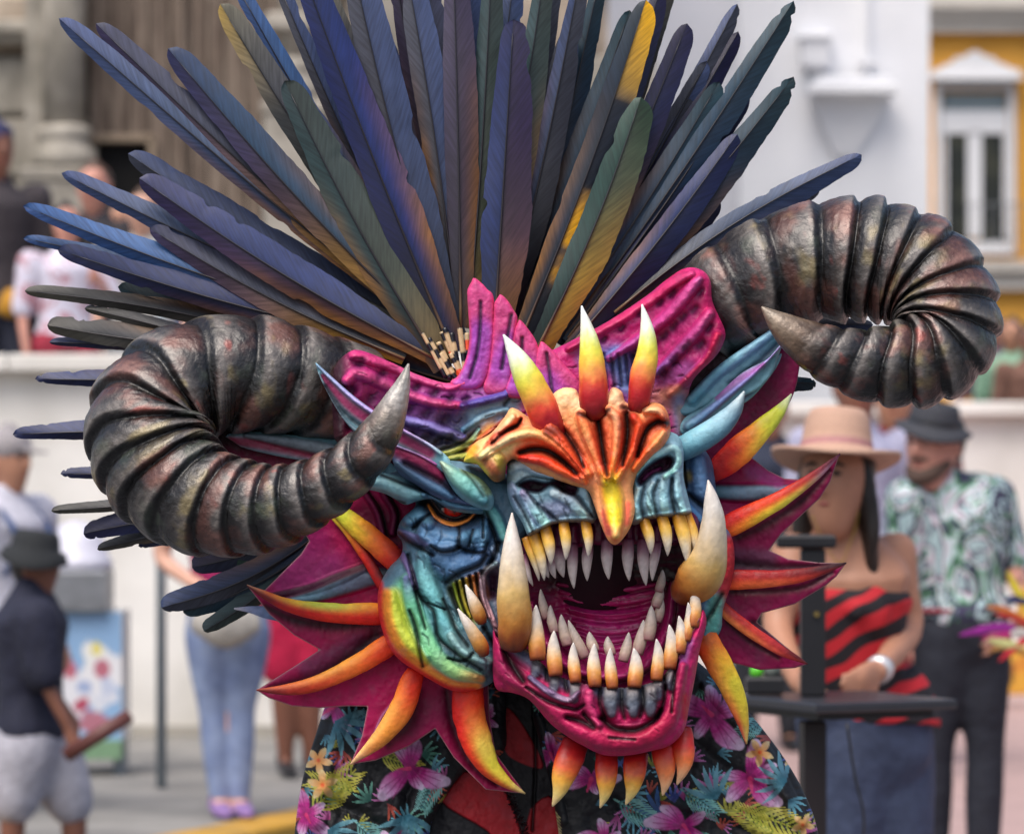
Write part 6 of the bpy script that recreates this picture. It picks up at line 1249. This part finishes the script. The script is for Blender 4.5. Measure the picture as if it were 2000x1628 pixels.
FR_T = [(0, '#c81c14'), (.25, '#dc4c20'), (.5, '#e8882c'), (.7, '#d8b838'), (1, '#d8cca8')]
def ray(pts, cols, side, flat=.62, label=None): return spike('frill_ray', pts, cols, mask, M_paint, n=22, flat=flat, side=side, steps=40, tex=.05, gain=1.28)
# left rays: cols = one flank, side = other flank
ray([(790, 1120, 22, 16), (765, 1088, 20, 23), (735, 1060, 16, 23), (700, 1030, 12, 21), (668, 1002, 8, 15), (640, 980, 4, 4)], ['#a01410', '#d8301c', '#e8742c', '#e0b030', '#c8cc38', '#c8cc50'], ['#300c10', '#a01c14', '#d85020', '#e08c28', '#b4b830', '#a8b040'])
ray([(765, 1180, 12, 9), (745, 1140, 10, 11), (715, 1090, 6, 10), (680, 1040, 2, 8), (648, 1008, 0, 4)], ['#300810', '#a81414', '#c82018', '#d88028', '#c0b830'], ['#100608', '#400c10', '#801414', '#a04018', '#706020'])
ray([(750, 1200, 14, 20), (732, 1198, 18, 22), (680, 1198, 20, 20), (619, 1193, 20, 18), (560, 1180, 18, 13), (515, 1160, 14, 8), (482, 1142, 10, 1.5)], ['#b81c14', '#c82014', '#d83018', '#c82018', '#a81c18', '#701418', '#501018'], ['#d87820', '#e8a030', '#b8c040', '#b0b83c', '#dca030', '#e06838', '#d0a080'])
ray([(775, 1252, 16, 20), (751, 1264, 20, 22), (710, 1290, 22, 20), (665, 1314, 22, 18), (612, 1336, 20, 15), (560, 1346, 16, 11), (501, 1347, 10, 1.5)], ['#b01c14', '#d84018', '#dc6824', '#c84820', '#b03018', '#80201c', '#601818'], ['#c02414', '#e87828', '#ec9838', '#e89a3c', '#e8803c', '#d86030', '#904030'])
ray([(812, 1310, 18, 18), (802, 1335, 22, 22), (790, 1372, 24, 24), (766, 1412, 24, 22), (733, 1450, 20, 15), (684, 1492, 12, 1.5)], ['#b81814', '#d83818', '#d87028', '#d8842c', '#c8783c', '#b08868'], ['#c82014', '#e87028', '#eca040', '#eca44c', '#e8b060', '#d0a880'])
ray([(916, 1335, 20, 30), (914, 1360, 26, 31), (917, 1400, 28, 32), (932, 1450, 28, 30), (955, 1495, 24, 21), (990, 1528, 18, 11), (1026, 1549, 12, 1.5)], ['#d82014', '#e84018', '#f08838', '#e8c850', '#d8cc3c', '#e0c040', '#c8b080'], ['#8c1010', '#c81c14', '#d42018', '#d83018', '#c83818', '#c05820', '#a09060'])
# right rays
ray([(1388, 935, 30, 12), (1403, 916, 34, 22), (1435, 888, 38, 28), (1470, 855, 40, 25), (1508, 818, 38, 17), (1530, 792, 34, 9), (1546, 769, 30, 1.5)], ['#781014', '#a01014', '#c02818', '#d87028', '#b8b030', '#b0b838', '#c8d0b0'], ['#6c0c14', '#c81c1c', '#e87828', '#e8bc40', '#ccd040', '#c4d050', '#d0dccc'])
ray([(1408, 1040, 26, 16), (1434, 1022, 30, 23), (1470, 1003, 32, 21), (1511, 982, 32, 18), (1555, 955, 28, 14), (1600, 922, 22, 9), (1641, 886, 16, 1.5)], ['#a01414', '#c01c14', '#d84018', '#c83018', '#a02018', '#701428', '#401028'], ['#d83818', '#ec8828', '#e8c838', '#d8c840', '#c89850', '#b0788c', '#5c2040'])
ray([(1412, 1135, 20, 18), (1434, 1132, 24, 20), (1502, 1130, 26, 17), (1560, 1124, 24, 14), (1610, 1112, 18, 9), (1653, 1099, 12, 1.5)], ['#8c1414', '#981414', '#8c1014', '#701014', '#400c14', '#200c14'], ['#e04824', '#e86834', '#e8683c', '#c83c28', '#801c20', '#301018'])
ray([(1405, 1180, 14, 12), (1425, 1200, 18, 13), (1468, 1233, 20, 13), (1519, 1266, 18, 11), (1550, 1282, 14, 7), (1577, 1296, 10, 1.5)], ['#8c1c1c', '#a02020', '#b83024', '#a02024', '#601418', '#401018'], ['#e06c38', '#e88048', '#e87c44', '#d85840', '#b03030', '#601818'])
ray([(1370, 1225, 60, 20), (1380, 1252, 62, 26), (1398, 1285, 62, 26), (1420, 1325, 58, 24), (1440, 1372, 52, 19), (1452, 1415, 44, 11), (1458, 1452, 38, 1.5)], ['#781814', '#d86c20', '#e0a428', '#c8b830', '#c8b430', '#c8a038', '#c0a060'], ['#4c1010', '#d83c18', '#e88438', '#e8a840', '#e07c38', '#d85038', '#c07050'])
# small blue fin tip behind the frill, teal scale under the cheek
spike('frill_ray', [(560, 1200, -30, 16), (520, 1195, -30, 12), (490, 1190, -30, 7), (457, 1188, -30, 1.5)], ['#4a5a88', '#6a80a8', '#8a94b8', '#c0b8c0'], mask, M_paint, flat=.5)
# back of the head: a dark padded shell that carries everything
P = np.array([(1110 - 255 * math.cos(a), -1010, -150, max(1, 290 * math.sin(a))) for a in np.linspace(0, math.pi, 26)]); P[:, 0] = 1110 - 265 * np.cos(np.linspace(0, math.pi, 26))
V, F, T, TH = tube(P, n=40, sub=1, flat=.5, flat_dir=(0, 0, 1)); V = V.copy(); V[:, 1] *= -1
obj_np('head_shell', MW(V), F, M_memb, mask, np.ones((len(V), 3)) * S('#2c0c1c'))
# ---------------------------------------------------------------- feathers
M_f = bpy.data.materials.new('macaw feather'); M_f.use_nodes = True
N = M_f.node_tree.nodes; L = M_f.node_tree.links; b = N['Principled BSDF']
b.inputs['Roughness'].default_value = 0.40; b.inputs['Specular IOR Level'].default_value = 0.36; b.inputs['Sheen Weight'].default_value = 0.0; b.inputs['Sheen Tint'].default_value = (0.55, 0.65, 0.9, 1)
at = N.new('ShaderNodeAttribute'); at.attribute_name = 'Col'
uv = N.new('ShaderNodeUVMap'); uv.uv_map = 'UVMap'; sx = N.new('ShaderNodeSeparateXYZ'); L.new(uv.outputs[0], sx.inputs[0])
ab = N.new('ShaderNodeMath'); ab.operation = 'ABSOLUTE'; L.new(sx.outputs[0], ab.inputs[0])
ma = N.new('ShaderNodeMath'); ma.operation = 'MULTIPLY_ADD'; L.new(ab.outputs[0], ma.inputs[0]); ma.inputs[1].default_value = -1.7; L.new(sx.outputs[1], ma.inputs[2])
cx_ = N.new('ShaderNodeCombineXYZ'); L.new(ma.outputs[0], cx_.inputs[0]); L.new(sx.outputs[0], cx_.inputs[1])
mpp = N.new('ShaderNodeMapping'); mpp.inputs['Scale'].default_value = (32, 1.2, 1); L.new(cx_.outputs[0], mpp.inputs[0])
nb = N.new('ShaderNodeTexNoise'); nb.inputs['Scale'].default_value = 1; nb.inputs['Detail'].default_value = 3; L.new(mpp.outputs[0], nb.inputs['Vector'])
mpq = N.new('ShaderNodeMapping'); mpq.inputs['Scale'].default_value = (3.2, 1.0, 1); L.new(cx_.outputs[0], mpq.inputs[0])
nb2 = N.new('ShaderNodeTexNoise'); nb2.inputs['Scale'].default_value = 1; nb2.inputs['Detail'].default_value = 3; L.new(mpq.outputs[0], nb2.inputs['Vector'])
mr = N.new('ShaderNodeMapRange'); mr.inputs[1].default_value = .3; mr.inputs[2].default_value = .7; mr.inputs[3].default_value = .88; mr.inputs[4].default_value = 1.1; L.new(nb.outputs['Fac'], mr.inputs[0])
mr2 = N.new('ShaderNodeMapRange'); mr2.inputs[1].default_value = .3; mr2.inputs[2].default_value = .7; mr2.inputs[3].default_value = .68; mr2.inputs[4].default_value = 1.3; L.new(nb2.outputs['Fac'], mr2.inputs[0])
mm = N.new('ShaderNodeMath'); mm.operation = 'MULTIPLY'; L.new(mr.outputs[0], mm.inputs[0]); L.new(mr2.outputs[0], mm.inputs[1])
vs = N.new('ShaderNodeVectorMath'); vs.operation = 'SCALE'; L.new(at.outputs['Color'], vs.inputs[0]); L.new(mm.outputs[0], vs.inputs['Scale']); L.new(vs.outputs[0], b.inputs['Base Color'])
bp = N.new('ShaderNodeBump'); bp.inputs['Strength'].default_value = .3; bp.inputs['Distance'].default_value = .0012; L.new(nb.outputs['Fac'], bp.inputs['Height']); L.new(bp.outputs[0], b.inputs['Normal'])
M_quill = mat('quill', attr=True, rough=.35, noise_amp=.1, noise_scale=60)
PAL = {  # (left vane along length base->tip), (right vane), facing from base to tip
    'steel': (['#2c3040', '#3c4a66', '#4a5a80', '#50608a'], ['#5c5840', '#5a6478', '#56688a', '#506090']),
    'sky':   (['#2c3448', '#38507c', '#44649c', '#4a68a4'], ['#4c6468', '#44688c', '#4a74b0', '#4c70ac']),
    'navy':  (['#14162c', '#1c2448', '#262e58', '#2c3460'], ['#1c2450', '#22306c', '#2a3a70', '#303a68']),
    'royal': (['#141430', '#1c2250', '#202c66', '#28346c'], ['#1c2860', '#20327c', '#243880', '#283870']),
    'plum':  (['#7a5420', '#4a3440', '#44365c', '#3c3860'], ['#24305c', '#2c3e78', '#34447c', '#3c4070']),
    'gold':  (['#8a6420', '#6a5030', '#5a4a58', '#504a70'], ['#3c4450', '#4a5064', '#525870', '#4a4c68']),
    'blugold': (['#8a641c', '#6c5434', '#4c4468', '#404470'], ['#1c3448', '#2a4a64', '#305478', '#2c4470']),
    'olive': (['#4c4430', '#4c4c44', '#54585c', '#8a7440'], ['#3c4848', '#4a545c', '#5a5e6c', '#6c6858']),
    'teal':  (['#1c3438', '#28484c', '#385458', '#44585c'], ['#6c5424', '#4c5448', '#465654', '#4a5450']),
    'slate': (['#34323c', '#44444c', '#4c4e5c', '#505464'], ['#30384c', '#404c6c', '#4a5880', '#4c5c88']),
    'mauve': (['#2c2838', '#3c3448', '#48405c', '#4c4460'], ['#4c3834', '#4c3c48', '#4c4058', '#504864']),
    'green': (['#24443c', '#2c4c48', '#2c5048', '#34584c'], ['#96701c', '#7a6830', '#4c5440', '#38503c']),
    'yellow': (['#24304c', '#26344c', '#2c3c54', '#30404c'], ['#b88420', '#c08c28', '#6c5c3c', '#c09028']),
    'dteal': (['#1c3448', '#24405c', '#2a4860', '#2c4c58'], ['#1c2c4c', '#22385c', '#2a4058', '#304850']),
    'indigo': (['#1c2038', '#242c50', '#2c3460', '#302c54'], ['#281c24', '#26244c', '#2a2c58', '#2c2848']),
    'brown': (['#3c3428', '#44403c', '#4a4844', '#48463c'], ['#2c2c30', '#383a44', '#404248', '#44423c']),
}
def feather(base, tip, w, pal, depth=-60, bow=0, swap=False, seed=0, dtip=None, tipcut=0, asym=.40, w0=.55, hold=.84):
    rs = np.random.RandomState(seed + 100); rs_t = np.random.RandomState(seed + 900).rand()
    n = 90; m = 6; t = np.linspace(0, 1, n); bx, by = base; tx, ty = tip; dx, dy = tx - bx, ty - by; Ln = math.hypot(dx, dy); nx, ny = -dy / Ln, dx / Ln
    dtip = depth - 20 if dtip is None else dtip
    cx = bx + dx * t + nx * bow * np.sin(t * math.pi); cy = by + dy * t + ny * bow * np.sin(t * math.pi); cd = depth + (dtip - depth) * t + 8 * np.sin(t * 3 + seed)
    w = w * (1.04 + .12 * rs.rand()); hold = .93; prof = (w0 + (1 - w0) * sstep(0.0, 0.40, t)) * np.interp(t, [0, .42, .7, .9, 1], [1, 1, .90, .68, .56]) * np.where(t > hold, np.sqrt(np.clip(1 - ((t - hold) / (1 - hold)) ** 2.2, 0, 1)), 1.0)
    prof = prof * (1 - .08 * np.sin(t * 5 + seed))
    V = []; C = []; UV = []
    lp, rp = PAL[pal]
    if swap: lp, rp = rp, lp
    us = np.linspace(0, 1, m + 1)
    rowsL, rowsR = [], []
    for sgn, cols, frac in ((-1, lp, asym), (1, rp, 1 - asym)):
        e = prof * w * frac * (1 + .05 * fbm(t * 45, np.full(n, seed + sgn)) + .05 * fbm(t * 7, np.full(n, seed + sgn * 3.3)))
        # splits in the vane
        for k in range(rs.randint(0, 3)):
            c = rs.uniform(.35, .97); s = rs.uniform(.006, .03); e = e * (1 - rs.uniform(.06, .26) * np.exp(-((t - c) / s) ** 2 * .5) * (t < c + s))
        if tipcut: e = e * np.where(t > 1 - tipcut, .55 + .4 * np.abs(np.sin(t * 90 + sgn)), 1)
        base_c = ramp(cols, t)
        if pal == 'yellow':
            pw = sstep(-.05, .25, fbm(t * 6, np.full(n, seed * 1.3)))[:, None]; base_c = base_c * pw + S('#2c3444') * (1 - pw)
        for u in us:
            off = sgn * e * u; sweep = e * u * 0.55          # barbs sweep towards the tip
            sweep = sweep * np.where(t > .9, (1 - t) / .1, 1)
            px = cx + nx * off + dx / Ln * sweep * .0; py = cy + ny * off
            pd = cd - 10 * (u ** 1.3) * (e / (w * .5 + 1e-6)) + (3 * np.sin(t * 11 + seed) * u)
            V.append(np.stack([px, py, pd], 1))
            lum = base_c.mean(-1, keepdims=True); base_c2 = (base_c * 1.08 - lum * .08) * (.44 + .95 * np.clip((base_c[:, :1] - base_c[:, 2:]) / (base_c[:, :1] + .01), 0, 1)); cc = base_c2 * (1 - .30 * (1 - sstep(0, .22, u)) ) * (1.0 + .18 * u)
            if seed % 5 != 2 and sgn == (1 if (seed % 2) else -1):
                gw = (.85 * sstep(.15, 1, u) * sstep(.8, .2, t) * (.7 + .6 * fbm(t * 9, np.full(n, seed * 2.1))))[:, None]; gw = np.clip(gw, 0, 1); cc = cc * (1 - gw) + S('#8a5c1a') * gw
            cc = cc * (.45 + .55 * sstep(0, .36, t))[:, None] * (.86 + .28 * rs_t)  # occlusion shade painted into the vane colour towards the feather base
            C.append(cc); UV.append(np.stack([np.full(n, 0) + sgn * e * u / 30, t * Ln / 30 + seed * 3.7], 1))
    V = np.concatenate(V); C = np.concatenate(C); UV = np.concatenate(UV); F = []
    i = np.arange(n - 1)
    for s in range(2):
        for k in range(m):
            a = (s * (m + 1) + k) * n + i; b_ = a + n
            F.append(np.stack([a, a + 1, b_ + 1, b_], 1) if s == 0 else np.stack([a, b_, b_ + 1, a + 1], 1))
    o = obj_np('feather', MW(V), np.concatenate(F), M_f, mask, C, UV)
    Q = np.stack([cx, -cy, cd + 3.0, np.interp(t, [0, .3, 1], [3.4, 2.2, .7])], 1)[::5]
    Vq, Fq, Tq, TH = tube(Q, n=6, sub=1, flat_dir=(0, 0, 1)); Vq = Vq.copy(); Vq[:, 1] *= -1
    obj_np('shaft', MW(Vq), Fq, M_quill, o, ramp([(0, '#8a7050'), (.08, '#4a3422'), (.2, '#1c1418'), (1, '#15131c')], Tq))
    return o
FE = [
 # behind layer
 ((905, 640), (1005, -60), 52, 'steel', -190, 6, 0), ((900, 640), (830, -90), 60, 'gold', -180, 0, 0), ((930, 620), (1085, -70), 56, 'slate', -185, 5, 1),
 ((880, 640), (700, -70), 60, 'slate', -170, 0, 0), ((900, 640), (760, -110), 60, 'mauve', -175, 0, 0), ((870, 640), (455, -40), 46, 'sky', -180, -10, 0),
 ((1090, 640), (1440, 8), 44, 'slate', -180, 6, 1), ((1090, 650), (1442, 62), 46, 'indigo', -170, 4, 1), ((1010, 640), (1175, -60), 46, 'dteal', -180, 4, 0), ((1030, 640), (1310, -50), 60, 'brown', -170, 8, 0),
 ((600, 630), (45, 465), 34, 'sky', -170, 16, 0), ((560, 660), (48, 568), 36, 'brown', -160, 12, 0), ((480, 690), (165, 602), 26, 'brown', -150, 6, 0), ((450, 680), (92, 635), 46, 'brown', -155, -6, 0), ((430, 690), (96, 668), 24, 'navy', -165, 4, 0),
 ((420, 745), (68, 740), 34, 'navy', -150, 0, 0), ((420, 850), (25, 848), 40, 'navy', -150, 6, 0), ((420, 926), (118, 925), 30, 'navy', -150, 0, 0), ((430, 965), (100, 997), 24, 'brown', -150, -4, 0),
 ((420, 1010), (163, 1042), 44, 'indigo', -150, 8, 0), ((430, 1030), (190, 1072), 26, 'brown', -160, 6, 0), ((450, 1040), (270, 1066), 24, 'navy', -145, 4, 0),
 ((1250, 600), (1600, 366), 44, 'slate', -180, -16, 1), ((1440, 760), (1594, 748), 34, 'dteal', -120, -6, 0),
 ((620, 1045), (398, 1232), 44, 'teal', -120, -16, 1), ((640, 1030), (315, 1186), 52, 'slate', -130, -22, 0), ((650, 1040), (358, 1196), 56, 'dteal', -126, -18, 0), ((640, 1020), (375, 1108), 60, 'gold', -140, -10, 1), ((660, 1030), (470, 1130), 90, 'green', -118, -8, 1),
 ((880, 620), (620, -60), 50, 'olive', -200, -4, 0), ((860, 640), (540, -40), 44, 'slate', -195, -10, 0), ((870, 640), (390, 230), 60, 'olive', -165, -14, 0), ((860, 660), (250, 300), 56, 'slate', -170, -14, 0), ((840, 680), (400, 420), 56, 'mauve', -160, -14, 0),
 ((1000, 640), (1230, 20), 60, 'dteal', -165, 6, 0), ((1060, 660), (1380, 120), 54, 'slate', -160, 6, 0), ((1100, 670), (1460, 180), 52, 'navy', -150, 6, 1), ((970, 640), (1110, 60), 60, 'slate', -160, 4, 0), ((1120, 670), (1400, 380), 60, 'indigo', -140, 8, 0),
 ((900, 640), (920, -60), 50, 'slate', -170, 0, 0), ((760, 690), (230, 560), 50, 'dteal', -140, -14, 0),
 ((880, 745), (470, 590), 60, 'dteal', -105, -10, 0), ((890, 745), (560, 560), 56, 'olive', -110, -10, 0),
 ((1420, 630), (1705, 634), 34, 'slate', -100, 0, 0),
 # middle
 ((850, 650), (115, 36), 54, 'steel', -120, -8, 0), ((850, 650), (187, 46), 58, 'gold', -112, -10, 0), ((820, 650), (120, 338), 48, 'steel', -125, -12, 0), ((800, 660), (45, 402), 52, 'sky', -118, -14, 0),
 ((780, 670), (112, 487), 56, 'navy', -108, -12, 0), ((860, 640), (430, 8), 66, 'olive', -125, -14, 0), ((895, 640), (790, -80), 64, 'slate', -118, 8, 0), ((900, 640), (885, -90), 60, 'mauve', -112, 2, 0), ((915, 640), (960, -70), 54, 'teal', -122, 4, 0),
 ((945, 640), (1065, -70), 60, 'teal', -120, 6, 0), ((985, 640), (1135, -60), 54, 'slate', -126, 6, 1), ((1070, 660), (1342, 46), 62, 'indigo', -112, 8, 1), ((1040, 660), (1290, -20), 56, 'indigo', -122, 8, 1),
 ((1100, 660), (1550, 2), 52, 'dteal', -125, 8, 0), ((1110, 660), (1502, 88), 50, 'navy', -118, 8, 1), ((1110, 670), (1550, 150), 62, 'dteal', -108, 8, 0), ((1080, 665), (1405, 160), 62, 'dteal', -104, 8, 1),
 # front
 ((885, 690), (575, -100), 78, 'royal', -70, -6, 0), ((880, 660), (680, -110), 84, 'slate', -92, -10, 0), ((850, 660), (328, 95), 66, 'blugold', -88, -12, 0), ((850, 700), (272, 348), 70, 'plum', -76, -14, 0), ((790, 700), (292, 446), 56, 'gold', -92, -14, 0),
 ((865, 720), (556, 158), 84, 'teal', -60, -12, 0), ((965, 660), (1003, 38), 84, 'plum', -72, 0, 1), ((1010, 680), (1262, 0), 74, 'yellow', -80, 10, 0), ((1050, 680), (1252, 190), 78, 'green', -60, 12, 0),
 ((1110, 680), (1440, 262), 58, 'navy', -88, 8, 1), ((1200, 610), (1683, 302), 50, 'steel', -112, -20, 1),
]
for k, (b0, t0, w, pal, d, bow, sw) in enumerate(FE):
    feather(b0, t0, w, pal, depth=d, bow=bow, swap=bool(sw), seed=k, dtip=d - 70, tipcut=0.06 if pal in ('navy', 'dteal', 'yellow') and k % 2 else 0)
# beaded sticks that carry the quills
for k, (x0, y0, x1, y1, r) in enumerate([(905, 740, 862, 648, 5), (890, 742, 856, 668, 6), (905, 742, 868, 640, 6), (900, 745, 882, 650, 6), (912, 745, 898, 640, 6), (880, 740, 838, 660, 5), (918, 740, 912, 650, 5), (870, 736, 825, 650, 4), (896, 748, 860, 690, 5), (908, 748, 880, 690, 5)]):
    P = np.array([(x0, -y0, -40 + k, r), (x1, -y1, -50 + k, r * .9)]); V, F, T, TH = tube(P, n=10, steps=24, flat_dir=(0, 0, 1)); V = V.copy(); V[:, 1] *= -1
    s = np.floor(T * 5 + k * 2.3).astype(int) % 5
    C = np.where(((s == 1) | (s == 4))[:, None], S('#0c0c18'), np.where((s == 2)[:, None] & (k % 3 == 0), S('#d8502c'), S('#c0a880')))
    obj_np('beaded_stick', MW(V), F, M_quill, mask, C)
